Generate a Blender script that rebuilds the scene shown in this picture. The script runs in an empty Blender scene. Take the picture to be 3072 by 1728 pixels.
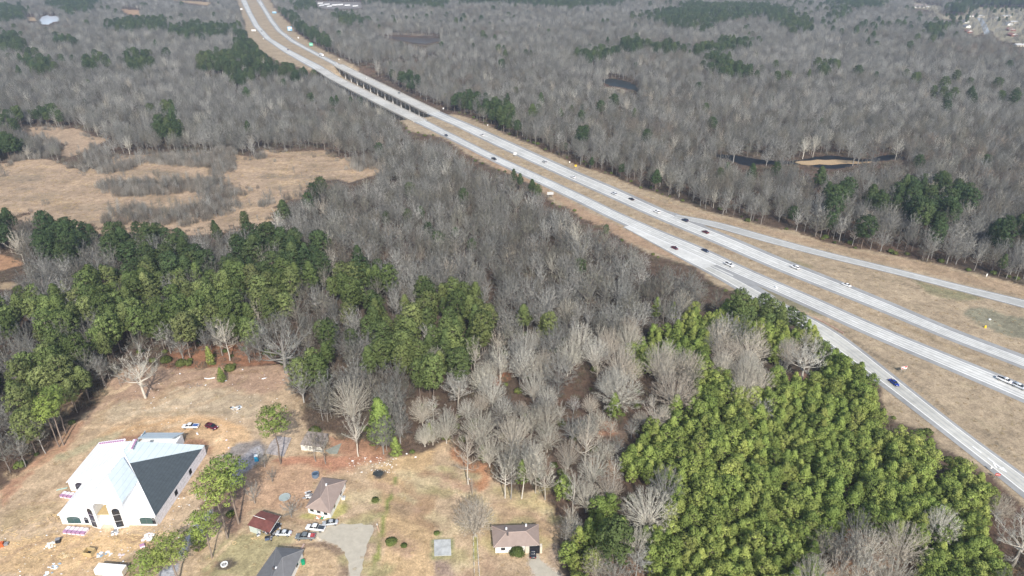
import bpy, math, random
import numpy as np
from mathutils import Vector

# ------------------------------------------------------------------ camera, world, sun, exposure
SC = bpy.context.scene
PITCH = math.radians(27.0); S_, C_ = math.sin(PITCH), math.cos(PITCH); F_ = 2048.0; CAMH = 155.0
cam_d = bpy.data.cameras.new('camera'); cam = bpy.data.objects.new('camera', cam_d)
SC.collection.objects.link(cam); SC.camera = cam
cam.location = (0, 0, CAMH); cam.rotation_euler = (math.radians(90) - PITCH, 0, 0)
cam_d.sensor_width = 36; cam_d.lens = 36 * F_ / 3072; cam_d.clip_start = 1; cam_d.clip_end = 20000
SUN_EL, SUN_AZ = math.radians(40), math.radians(12)      # sun stands behind the camera, 12 deg to its right
sd = (math.sin(SUN_AZ) * math.cos(SUN_EL), -math.cos(SUN_AZ) * math.cos(SUN_EL), math.sin(SUN_EL))
sun_d = bpy.data.lights.new('sun', 'SUN'); sun = bpy.data.objects.new('sun', sun_d); SC.collection.objects.link(sun)
sun_d.energy = 3.7; sun_d.angle = math.radians(0.9); sun_d.color = (1.0, .95, .87)
sun.rotation_euler = Vector(sd).to_track_quat('Z', 'Y').to_euler()
W = bpy.data.worlds.new('World'); SC.world = W; W.use_nodes = True
wn = W.node_tree; sky = wn.nodes.new('ShaderNodeTexSky'); sky.sky_type = 'NISHITA'; sky.sun_disc = False
sky.sun_elevation = SUN_EL; sky.sun_rotation = math.atan2(sd[0], sd[1]); sky.air_density = 1.2; sky.dust_density = 2.0
bg = wn.nodes['Background']; wn.links.new(sky.outputs[0], bg.inputs[0]); bg.inputs[1].default_value = .14
SC.view_settings.view_transform = 'Standard'; SC.view_settings.look = 'None'
SC.view_settings.exposure = 0.40; SC.view_settings.gamma = 1.0
HAZE = 1.4e-4

rnd = random.Random(7); rng = np.random.default_rng(11)
COL = SC.collection

# ------------------------------------------------------------------ pixel of the photo (3072 wide) <-> ground point
def pw(x, y, z=0.0):
    u = (x - 1536) / F_; v = (y - 864) / F_; D = (CAMH - z) / (S_ + v * C_)
    return (u * D, D * (C_ - v * S_), z)
def wp(X, Y, Z):
    D = Y * C_ + (CAMH - Z) * S_; v = ((CAMH - Z) * C_ - Y * S_) / D
    return 1536 + F_ * X / D, 864 + F_ * v, D
def pip(poly, xs, ys):
    p = np.asarray(poly, float); inside = np.zeros(xs.shape, bool); x0, y0 = p[-1]
    bx = (xs >= p[:, 0].min()) & (xs <= p[:, 0].max()) & (ys >= p[:, 1].min()) & (ys <= p[:, 1].max())
    if not bx.any(): return inside
    X = xs[bx]; Y = ys[bx]; ins = np.zeros(X.shape, bool)
    for x1, y1 in p:
        if y1 != y0:
            ins ^= ((y1 > Y) != (y0 > Y)) & (X < (x0 - x1) * (Y - y1) / (y0 - y1) + x1)
        x0, y0 = x1, y1
    inside[bx] = ins
    return inside
def zl(s, ox, oy, *pts): return [(ox + x / s, oy + y / s) for x, y in pts]

# ------------------------------------------------------------------ materials
MATS = {}
def mat(name, col, rough=.8, noise=0, nscale=1.0, metal=0, spec=.3, bump=0):
    if name in MATS: return MATS[name]
    m = bpy.data.materials.new(name); m.use_nodes = True; nt = m.node_tree; b = nt.nodes['Principled BSDF']
    b.inputs['Roughness'].default_value = rough; b.inputs['Metallic'].default_value = metal
    b.inputs['Specular IOR Level'].default_value = spec; b.inputs['Base Color'].default_value = (*col, 1)
    if noise:
        tc = nt.nodes.new('ShaderNodeTexCoord'); n = nt.nodes.new('ShaderNodeTexNoise')
        n.inputs['Scale'].default_value = nscale; n.inputs['Detail'].default_value = 6; n.inputs['Roughness'].default_value = .65
        nt.links.new(tc.outputs['Object'], n.inputs['Vector'])
        r = nt.nodes.new('ShaderNodeMapRange'); r.inputs[1].default_value = .3; r.inputs[2].default_value = .7
        r.inputs[3].default_value = 1 - noise; r.inputs[4].default_value = 1 + noise
        nt.links.new(n.outputs['Fac'], r.inputs[0])
        v = nt.nodes.new('ShaderNodeVectorMath'); v.operation = 'SCALE'; v.inputs[0].default_value = col
        nt.links.new(r.outputs[0], v.inputs['Scale']); nt.links.new(v.outputs[0], b.inputs['Base Color'])
        if bump:
            bp = nt.nodes.new('ShaderNodeBump'); bp.inputs['Strength'].default_value = bump; bp.inputs['Distance'].default_value = .1
            nt.links.new(n.outputs['Fac'], bp.inputs['Height']); nt.links.new(bp.outputs[0], b.inputs['Normal'])
    MATS[name] = m
    return m

def bands(m, k, amt, axis='Z'):
    nt = m.node_tree; b = nt.nodes['Principled BSDF']; src = b.inputs['Base Color'].links[0].from_socket
    tc = nt.nodes.new('ShaderNodeTexCoord'); sp = nt.nodes.new('ShaderNodeSeparateXYZ'); nt.links.new(tc.outputs['Object'], sp.inputs[0])
    mu = nt.nodes.new('ShaderNodeMath'); mu.operation = 'MULTIPLY'; mu.inputs[1].default_value = k; nt.links.new(sp.outputs[axis], mu.inputs[0])
    fr = nt.nodes.new('ShaderNodeMath'); fr.operation = 'FRACT'; nt.links.new(mu.outputs[0], fr.inputs[0])
    lt = nt.nodes.new('ShaderNodeMath'); lt.operation = 'LESS_THAN'; lt.inputs[1].default_value = .13; nt.links.new(fr.outputs[0], lt.inputs[0])
    r = nt.nodes.new('ShaderNodeMapRange'); r.inputs[3].default_value = 1; r.inputs[4].default_value = 1 - amt; nt.links.new(lt.outputs[0], r.inputs[0])
    v = nt.nodes.new('ShaderNodeVectorMath'); v.operation = 'SCALE'; nt.links.new(src, v.inputs[0]); nt.links.new(r.outputs[0], v.inputs['Scale']); nt.links.new(v.outputs[0], b.inputs['Base Color'])
def mix_ramp(nt, fac, stops):
    r = nt.nodes.new('ShaderNodeValToRGB'); cr = r.color_ramp
    while len(cr.elements) < len(stops): cr.elements.new(.5)
    for e, (p, c) in zip(cr.elements, stops): e.position = p; e.color = (*c, 1)
    nt.links.new(fac, r.inputs[0]); return r.outputs[0]

def foliage_mat(name, stops, rough=.75, patch=260, rand=.5, attr=None, spread=.22, bright=1.0, transl=0):
    """colour differs from tree to tree (random) and in broad patches of the wood (noise at the tree's place)"""
    m = bpy.data.materials.new(name); m.use_nodes = True; nt = m.node_tree; b = nt.nodes['Principled BSDF']
    b.inputs['Roughness'].default_value = rough; b.inputs['Specular IOR Level'].default_value = .15
    oi = nt.nodes.new('ShaderNodeObjectInfo'); n = nt.nodes.new('ShaderNodeTexNoise')
    n.inputs['Scale'].default_value = 1 / patch; n.inputs['Detail'].default_value = 4; n.inputs['Roughness'].default_value = .7
    nt.links.new(oi.outputs['Location'], n.inputs['Vector'])
    r = nt.nodes.new('ShaderNodeMapRange'); r.inputs[1].default_value = .32; r.inputs[2].default_value = .68
    nt.links.new(n.outputs['Fac'], r.inputs[0])
    mx = nt.nodes.new('ShaderNodeMix'); mx.data_type = 'FLOAT'; mx.inputs['Factor'].default_value = rand
    nt.links.new(r.outputs[0], mx.inputs['A']); nt.links.new(oi.outputs['Random'], mx.inputs['B'])
    c = mix_ramp(nt, mx.outputs['Result'], stops)
    # brightness per tree, and per twig cluster
    rr = nt.nodes.new('ShaderNodeMath'); rr.operation = 'MULTIPLY'; rr.inputs[1].default_value = 7.31
    nt.links.new(oi.outputs['Random'], rr.inputs[0]); fr = nt.nodes.new('ShaderNodeMath'); fr.operation = 'FRACT'
    nt.links.new(rr.outputs[0], fr.inputs[0]); mr = nt.nodes.new('ShaderNodeMapRange')
    mr.inputs[3].default_value = bright * (1 - spread); mr.inputs[4].default_value = bright * (1 + spread)
    nt.links.new(fr.outputs[0], mr.inputs[0]); k = mr.outputs[0]
    if attr:
        at = nt.nodes.new('ShaderNodeAttribute'); at.attribute_name = attr
        mu = nt.nodes.new('ShaderNodeMath'); mu.operation = 'MULTIPLY'
        nt.links.new(k, mu.inputs[0]); nt.links.new(at.outputs['Fac'], mu.inputs[1]); k = mu.outputs[0]
    v = nt.nodes.new('ShaderNodeVectorMath'); v.operation = 'SCALE'
    nt.links.new(c, v.inputs[0]); nt.links.new(k, v.inputs['Scale']); nt.links.new(v.outputs[0], b.inputs['Base Color'])
    if transl:
        tr = nt.nodes.new('ShaderNodeBsdfTranslucent'); ms = nt.nodes.new('ShaderNodeMixShader'); ms.inputs[0].default_value = transl
        nt.links.new(v.outputs[0], tr.inputs[0]); nt.links.new(b.outputs[0], ms.inputs[1]); nt.links.new(tr.outputs[0], ms.inputs[2])
        nt.links.new(ms.outputs[0], nt.nodes['Material Output'].inputs[0])
    MATS[name] = m
    return m

M_TWIG = foliage_mat('twig', [(.0, (.275, .200, .155)), (.16, (.265, .230, .185)), (.32, (.220, .215, .168)), (.48, (.245, .247, .225)), (.62, (.31, .305, .275)), (.8, (.42, .41, .38)), (.9, (.25, .258, .235)), (1, (.19, .188, .178))], attr='shade', spread=.36, rand=.5, patch=300)
M_BARK = foliage_mat('bare_bark', [(.0, (.22, .185, .16)), (.5, (.29, .275, .255)), (1, (.38, .37, .35))], rand=.8)
M_TWIGL = foliage_mat('pale_twig', [(.0, (.56, .48, .39)), (.5, (.53, .505, .42)), (1, (.58, .565, .51))], attr='shade', rand=.9)
M_BARKL = foliage_mat('pale_bark', [(.0, (.46, .415, .35)), (1, (.58, .55, .49))], rand=.8)
M_PINE = foliage_mat('pine_needles', [(.0, (.105, .152, .056)), (.4, (.140, .188, .066)), (.7, (.185, .225, .078)), (1, (.245, .268, .105))], attr='shade', rand=.7, spread=.28, transl=.28)
M_FPINE = foliage_mat('cloud_shaded_pine_needles', [(.0, (.058, .095, .042)), (.45, (.078, .118, .048)), (1, (.130, .160, .062))], attr='shade', rand=.6, spread=.2, transl=.25)  # darker copy of pine_needles: cloud shade over far woods put into the colour
M_RIDGE = foliage_mat('bright_pine_needles', [(.0, (.115, .165, .055)), (.45, (.165, .215, .072)), (.75, (.225, .262, .10)), (1, (.29, .31, .13))], attr='shade', rand=.7, patch=45, spread=.28, transl=.3)
M_YPINE = foliage_mat('young_pine_needles', [(.0, (.225, .315, .086)), (.5, (.33, .405, .112)), (1, (.45, .48, .148))], attr='shade', patch=40, rand=.6, spread=.24, transl=.40)
M_PBARK = foliage_mat('pine_bark', [(.0, (.20, .15, .12)), (1, (.33, .28, .24))], rand=.8)
M_BUSH = foliage_mat('bush_leaves', [(.0, (.10, .14, .04)), (1, (.18, .20, .06))], attr='shade', rand=.8, transl=.2)
M_BRUSH = foliage_mat('brush_twigs', [(.0, (.15, .095, .07)), (.5, (.165, .135, .105)), (1, (.15, .145, .09))], attr='shade', rand=.6)
M_THICK = foliage_mat('thicket_twigs', [(.0, (.20, .165, .135)), (.4, (.25, .225, .19)), (.7, (.32, .30, .265)), (1, (.40, .385, .35))], attr='shade', rand=.8)

# ------------------------------------------------------------------ mesh helpers
class MB:
    def __init__(s): s.v = []; s.f = []
    def add(s, vs, fs):
        o = len(s.v); s.v += [tuple(map(float, p)) for p in vs]; s.f += [tuple(i + o for i in q) for q in fs]; return s
    def box(s, x0, y0, z0, x1, y1, z1, taper=0):
        t = taper
        s.add([(x0, y0, z0), (x1, y0, z0), (x1, y1, z0), (x0, y1, z0), (x0 + t, y0 + t, z1), (x1 - t, y0 + t, z1), (x1 - t, y1 - t, z1), (x0 + t, y1 - t, z1)],
              [(3, 2, 1, 0), (4, 5, 6, 7), (0, 1, 5, 4), (1, 2, 6, 5), (2, 3, 7, 6), (3, 0, 4, 7)]); return s
    def prism(s, poly, z0, z1):
        n = len(poly); a = sum(poly[i][0] * poly[(i + 1) % n][1] - poly[(i + 1) % n][0] * poly[i][1] for i in range(n))
        if a < 0: poly = poly[::-1]
        s.add([(p[0], p[1], z0) for p in poly] + [(p[0], p[1], z1) for p in poly],
              [tuple(range(n))[::-1], tuple(range(n, 2 * n))] + [(i, (i + 1) % n, n + (i + 1) % n, n + i) for i in range(n)]); return s
    def tube(s, p, q, r0, r1=None, n=6, cap=True):
        r1 = r0 if r1 is None else r1; p = Vector(p); q = Vector(q); d = (q - p)
        if d.length < 1e-6: return s
        d.normalize(); a = d.orthogonal().normalized(); b = d.cross(a)
        vs = []
        for c, r in ((p, r0), (q, r1)):
            for k in range(n):
                t = 2 * math.pi * k / n; vs.append(c + a * (r * math.cos(t)) + b * (r * math.sin(t)))
        fs = [(k, (k + 1) % n, n + (k + 1) % n, n + k) for k in range(n)]
        if cap: fs += [tuple(range(n))[::-1], tuple(range(n, 2 * n))]
        return s.add(vs, fs)
    def ring(s, c, r0, r1, z0, z1, n=20):
        cx, cy = c; vs = []; 
        for k in range(n):
            t = 2 * math.pi * k / n
            for r, z in ((r0, z0), (r1, z0), (r1, z1), (r0, z1)): vs.append((cx + r * math.cos(t), cy + r * math.sin(t), z))
        fs = []
        for k in range(n):
            a = 4 * k; b = 4 * ((k + 1) % n)
            for j in range(4): fs.append((a + j, b + j, b + (j + 1) % 4, a + (j + 1) % 4))
        return s.add(vs, fs)
    def blob(s, c, r, n=8, m=6, jit=.15, R=None):
        R = R or rnd; vs = []; fs = []
        for i in range(m + 1):
            ph = math.pi * i / m - math.pi / 2
            for k in range(n):
                t = 2 * math.pi * k / n; j = 1 + R.uniform(-jit, jit)
                vs.append((c[0] + r[0] * math.cos(ph) * math.cos(t) * j, c[1] + r[1] * math.cos(ph) * math.sin(t) * j, c[2] + r[2] * math.sin(ph) * j))
        for i in range(m):
            for k in range(n): fs.append((i * n + k, i * n + (k + 1) % n, (i + 1) * n + (k + 1) % n, (i + 1) * n + k))
        return s.add(vs, fs)
    def mesh(s, name, m, smooth=False):
        me = bpy.data.meshes.new(name); me.from_pydata(s.v, [], s.f); me.validate()
        if m: me.materials.append(m)
        if smooth: me.polygons.foreach_set('use_smooth', [True] * len(me.polygons))
        me.update(); return me
    def build(s, name, m, parent=None, smooth=False):
        o = bpy.data.objects.new(name, s.mesh(name, m, smooth)); COL.objects.link(o)
        if parent: o.parent = parent
        return o
def tag(o, label=None, cat=None, group=None, kind=None):
    if label: o['label'] = label
    if cat: o['category'] = cat
    if group: o['group'] = group
    if kind: o['kind'] = kind
    return o
def empty(name, loc, rz=0, label=None, cat=None, group=None):
    o = bpy.data.objects.new(name, None); COL.objects.link(o); o.location = loc; o.rotation_euler = (0, 0, rz); o.empty_display_size = .5
    return tag(o, label, cat, group)
def copy_tree(o, parent=None):
    c = o.copy(); COL.objects.link(c)
    if parent: c.parent = parent
    for ch in list(o.children): copy_tree(ch, c)
    return c
def structure(o): o['kind'] = 'structure'; return o

# ------------------------------------------------------------------ roads traced as pairs of edges
def resample(P, step):
    P = np.array(P, float); d = np.r_[0, np.cumsum(np.linalg.norm(np.diff(P, axis=0), axis=1))]
    n = max(2, int(d[-1] / step)); t = np.linspace(0, d[-1], n)
    return np.c_[np.interp(t, d, P[:, 0]), np.interp(t, d, P[:, 1])]
def smooth(A, k):
    A = np.array(A, float); B = A.copy()
    for _ in range(k):
        B[1:-1] = .25 * A[:-2] + .5 * A[1:-1] + .25 * A[2:]; A = B.copy()
    return A
NU = [(739, 0), (757, 39), (779, 77), (815, 116), (880, 155), (969, 200), (1014, 230), (1088, 267), (1166, 306), (1259, 351), (1339, 391), (1483, 463), (1594, 513), (1669, 547), (1783, 600), (1859, 638), (2000, 699), (2114, 743), (2210, 790), (2331, 843), (2472, 902), (2624, 973), (2776, 1033), (2927, 1094), (3072, 1151), (3300, 1250)]
NL = [(721, 0), (740, 39), (759, 77), (793, 116), (848, 155), (950, 214), (994, 241), (1066, 279), (1140, 317), (1240, 366), (1339, 414), (1483, 488), (1594, 541), (1669, 577), (1783, 633), (1859, 672), (2000, 735), (2114, 790), (2210, 826), (2331, 882), (2472, 950), (2605, 1006), (2776, 1083), (2927, 1147), (3041, 1196), (3240, 1285)]
FU = [(784, 0), (803, 31), (823, 62), (848, 93), (890, 124), (948, 155), (1022, 193), (1087, 224), (1320, 334), (1442, 385), (1632, 470), (1745, 520), (1859, 567), (2003, 633), (2107, 675), (2197, 710), (2280, 746), (2383, 790), (2472, 823), (2586, 870), (2700, 916), (2852, 984), (2965, 1026), (3072, 1062), (3300, 1155)]
FL = [(768, 0), (788, 31), (806, 62), (829, 93), (868, 124), (925, 155), (997, 193), (1060, 228), (1284, 344), (1366, 378), (1434, 414), (1544, 465), (1669, 522), (1783, 574), (1859, 608), (2038, 686), (2176, 744), (2314, 806), (2452, 862), (2624, 927), (2776, 992), (2927, 1052), (3072, 1108), (3280, 1195)]
R1U = [(1880, 679), (1960, 718), (2040, 757), (2120, 794), (2200, 826), (2280, 874), (2348, 910), (2400, 935), (2472, 967), (2529, 1003), (2586, 1048), (2643, 1094), (2700, 1138), (2733, 1166), (2820, 1234), (2907, 1304), (2993, 1366), (3072, 1421), (3250, 1550)]
R1L = [(1876, 684), (1945, 724), (2038, 773), (2090, 803), (2170, 848), (2250, 895), (2320, 935), (2380, 975), (2440, 1015), (2510, 1062), (2567, 1100), (2621, 1140), (2660, 1172), (2733, 1226), (2820, 1288), (2907, 1354), (2993, 1425), (3072, 1490), (3200, 1610)]
R2U = [(2030, 643), (2100, 655), (2176, 669), (2245, 692), (2348, 720), (2452, 749), (2586, 781), (2738, 817), (2852, 847), (2965, 874), (3072, 899), (3300, 950)]
R2L = [(2030, 655), (2090, 672), (2141, 684), (2245, 713), (2314, 733), (2417, 757), (2520, 785), (2600, 803), (2700, 828), (2814, 855), (2927, 885), (3072, 926), (3300, 985)]
def road_curve(U, L, step=6, k=8):
    uw = resample([pw(*p)[:2] for p in U], step); lw = resample([pw(*p)[:2] for p in L], 2)
    w = []; 
    for q in uw: 
        d = np.linalg.norm(lw - q, axis=1); w.append(d.min())
    tan = np.gradient(uw, axis=0); tan /= np.linalg.norm(tan, axis=1)[:, None]
    nrm = np.c_[tan[:, 1], -tan[:, 0]]             # towards the L side
    j = np.argmin(np.linalg.norm(lw - uw[len(uw) // 2], axis=1))
    if np.dot(lw[j] - uw[len(uw) // 2], nrm[len(uw) // 2]) < 0: nrm = -nrm
    w = smooth(np.array(w)[:, None], k * 3)
    c = smooth(uw + nrm * w / 2, k)
    return c, w[:, 0]
def offs(c):
    t = np.gradient(c, axis=0); t /= np.linalg.norm(t, axis=1)[:, None]; return t, np.c_[t[:, 1], -t[:, 0]]
CN, WN = road_curve(NU, NL); CF, WF = road_curve(FU, FL); C1, W1 = road_curve(R1U, R1L); C2, W2 = road_curve(R2U, R2L)
def strip(mb, c, o0, o1, z, sel=None, thick=None):
    t, n = offs(c); o0 = np.broadcast_to(o0, (len(c),)); o1 = np.broadcast_to(o1, (len(c),))
    idx = range(len(c)) if sel is None else sel
    vs = []; fs = []; prev = None
    for i in idx:
        a = c[i] + n[i] * o0[i]; b = c[i] + n[i] * o1[i]; k = len(vs)
        vs += [(a[0], a[1], z), (b[0], b[1], z)]
        if prev == i - 1: fs.append((k - 2, k - 1, k + 1, k) if (o0[i] > o1[i]) else (k - 1, k - 2, k, k + 1))
        prev = i
    # face up
    out = []
    for f in fs:
        p = [vs[j] for j in f]; a = (p[1][0] - p[0][0]) * (p[2][1] - p[0][1]) - (p[1][1] - p[0][1]) * (p[2][0] - p[0][0])
        out.append(f if a > 0 else f[::-1])
    mb.add(vs, out)
# bridge spans, by index on each centreline
def span(c, a, b):
    ia = int(np.argmin(np.linalg.norm(c - np.array(pw(*a)[:2]), axis=1))); ib = int(np.argmin(np.linalg.norm(c - np.array(pw(*b)[:2]), axis=1)))
    return min(ia, ib), max(ia, ib)
BN = span(CN, (962, 206), (1262, 363)); BF = span(CF, (1010, 196), (1304, 338))
BR0 = (CN[BN[0]] + CF[BF[0]]) / 2; BR1 = (CN[BN[1]] + CF[BF[1]]) / 2
bt = (BR1 - BR0); BLEN = np.linalg.norm(bt); bt /= BLEN; bn = np.array([bt[1], -bt[0]])
def gz(X, Y):
    """ground height: flat, with the creek valley below the bridge"""
    X = np.asarray(X, float); Y = np.asarray(Y, float)
    a = (X - BR0[0]) * bt[0] + (Y - BR0[1]) * bt[1]; b = np.abs((X - BR0[0]) * bn[0] + (Y - BR0[1]) * bn[1])
    e = np.clip(np.minimum(a + 2, BLEN + 2 - a) / 24, 0, 1); e = e * e * (3 - 2 * e)
    l = np.clip((240 - b) / 150, 0, 1); l = l * l * (3 - 2 * l)
    return -10.5 * e * l

# ------------------------------------------------------------------ painted areas of the ground (what the surface is made of)
Z5 = lambda *p: zl(2.576, 0, 300, *p)
MARSH = Z5((-600, 560), (0, 495), (200, 462), (350, 452), (470, 482), (640, 560), (860, 430), (1640, 400), (1830, 420), (1950, 445), (2050, 378), (2150, 402), (2500, 388), (2576, 440), (2700, 450), (2760, 480), (2900, 500), (2950, 560), (2700, 640), (2576, 600), (2420, 620), (2330, 740), (2120, 820), (2090, 930), (1850, 960), (1620, 935), (1400, 985), (1180, 965), (800, 960), (740, 930), (600, 962), (450, 915), (200, 862), (0, 862), (-600, 900))
MARSH2 = Z5((110, 245), (280, 203), (620, 222), (700, 280), (850, 300), (700, 380), (540, 440), (430, 430), (520, 345), (280, 280))
VERGE = [(560, -90), (710, 0), (726, 50), (738, 101), (776, 148), (835, 186), (880, 196), (958, 216), (1066, 277), (1160, 325), (1191, 355), (1233, 395), (1328, 412), (1404, 465), (1480, 503), (1556, 526), (1612, 560), (1670, 617), (1723, 625), (1745, 655), (1814, 670), (1859, 712), (1952, 762), (2003, 776), (2090, 800), (2148, 859), (2210, 876), (2280, 900), (2348, 930), (2420, 975), (2480, 1020), (2548, 1070), (2624, 1125), (2643, 1172), (2655, 1243), (2712, 1273), (2790, 1297), (2825, 1343), (2907, 1388), (2976, 1432), (3011, 1466), (3072, 1520), (3400, 1780), (3400, 900), (3072, 857), (2927, 819), (2776, 785), (2624, 752), (2555, 745), (2486, 728), (2383, 693), (2314, 683), (2210, 656), (2107, 628), (2003, 590), (1900, 559), (1859, 537), (1745, 499), (1650, 458), (1575, 427), (1499, 393), (1423, 359), (1328, 330), (1057, 191), (1023, 176), (979, 154), (930, 126), (886, 95), (874, 73), (837, 41), (818, 11), (811, 0), (760, -90)]
YARD = [(-300, 1560), (0, 1469), (69, 1407), (138, 1359), (157, 1340), (193, 1300), (252, 1241), (297, 1217), (314, 1180), (340, 1135), (367, 1112), (489, 1100), (559, 1108), (664, 1102), (734, 1102), (839, 1092), (862, 1119), (870, 1157), (915, 1217), (925, 1290), (990, 1300), (1060, 1330), (1110, 1366), (1186, 1369), (1255, 1366), (1300, 1342), (1352, 1311), (1380, 1350), (1425, 1390), (1462, 1395), (1480, 1440), (1540, 1480), (1614, 1470), (1635, 1480), (1662, 1525), (1673, 1573), (1683, 1728), (1690, 1900), (-300, 1900)]
POND1 = [(114, 62), (126, 50), (142, 45), (150, 49), (166, 48), (184, 52), (176, 58), (186, 62), (158, 66), (146, 74), (122, 72)]
POND2 = [(1800, 240), (1835, 236), (1868, 241), (1896, 249), (1915, 262), (1922, 276), (1890, 268), (1862, 262), (1835, 258), (1812, 250)]
BROWN = [(1115, 102), (1169, 106), (1325, 113), (1315, 124), (1275, 134), (1228, 128), (1180, 116)]
RIVER = [(2128, 458), (2193, 460), (2250, 470), (2310, 482), (2382, 483), (2444, 468), (2486, 461), (2530, 468), (2570, 476), (2609, 477), (2640, 465), (2661, 459), (2690, 461), (2720, 472), (2712, 480), (2680, 478), (2650, 482), (2600, 487), (2570, 496), (2540, 508), (2500, 514), (2455, 508), (2430, 500), (2382, 494), (2330, 496), (2290, 494), (2245, 504), (2222, 496), (2190, 476), (2150, 468)]
RIVER = [(x, 484 + (y - 484) * .8) for x, y in RIVER]
ISLAND = [(2384, 488), (2400, 483), (2430, 482), (2452, 477), (2480, 480), (2500, 477), (2530, 479), (2560, 482), (2580, 487), (2620, 484), (2600, 489), (2560, 494), (2530, 493), (2490, 499), (2460, 495), (2430, 500), (2400, 496)]
ISLAND = [(x, 488 + (y - 488) * .7) for x, y in ISLAND]
SUBURB = [(2740, 6), (2790, 15), (2825, 18), (2835, 46), (2892, 46), (2910, 22), (3120, 24), (3200, 60), (3140, 150), (3050, 128), (3010, 125), (2988, 112), (2975, 88), (2925, 108), (2890, 84), (2880, 60), (2815, 56), (2790, 30), (2740, 24)]
TRUCKYARD = [(945, 3), (1085, 7), (1090, 24), (1000, 27), (950, 22)]
FIELD1 = [(357, 27), (419, 31), (423, 47), (384, 43)]
FIELD2 = [(485, 0), (560, 2), (640, 8), (620, 16), (560, 8)]
FIELD3 = [(74, 52), (105, 50), (112, 62), (80, 62)]
LEFTC = [(-80, 755), (0, 765), (60, 775), (70, 795), (0, 810), (-80, 815)]
LEFTD = [(-80, 838), (0, 845), (60, 850), (30, 868), (-80, 868)]
OPEN = [MARSH, MARSH2, VERGE, YARD, POND1, POND2, BROWN, RIVER, SUBURB, TRUCKYARD, FIELD1, FIELD2, FIELD3, LEFTC, LEFTD]

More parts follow.
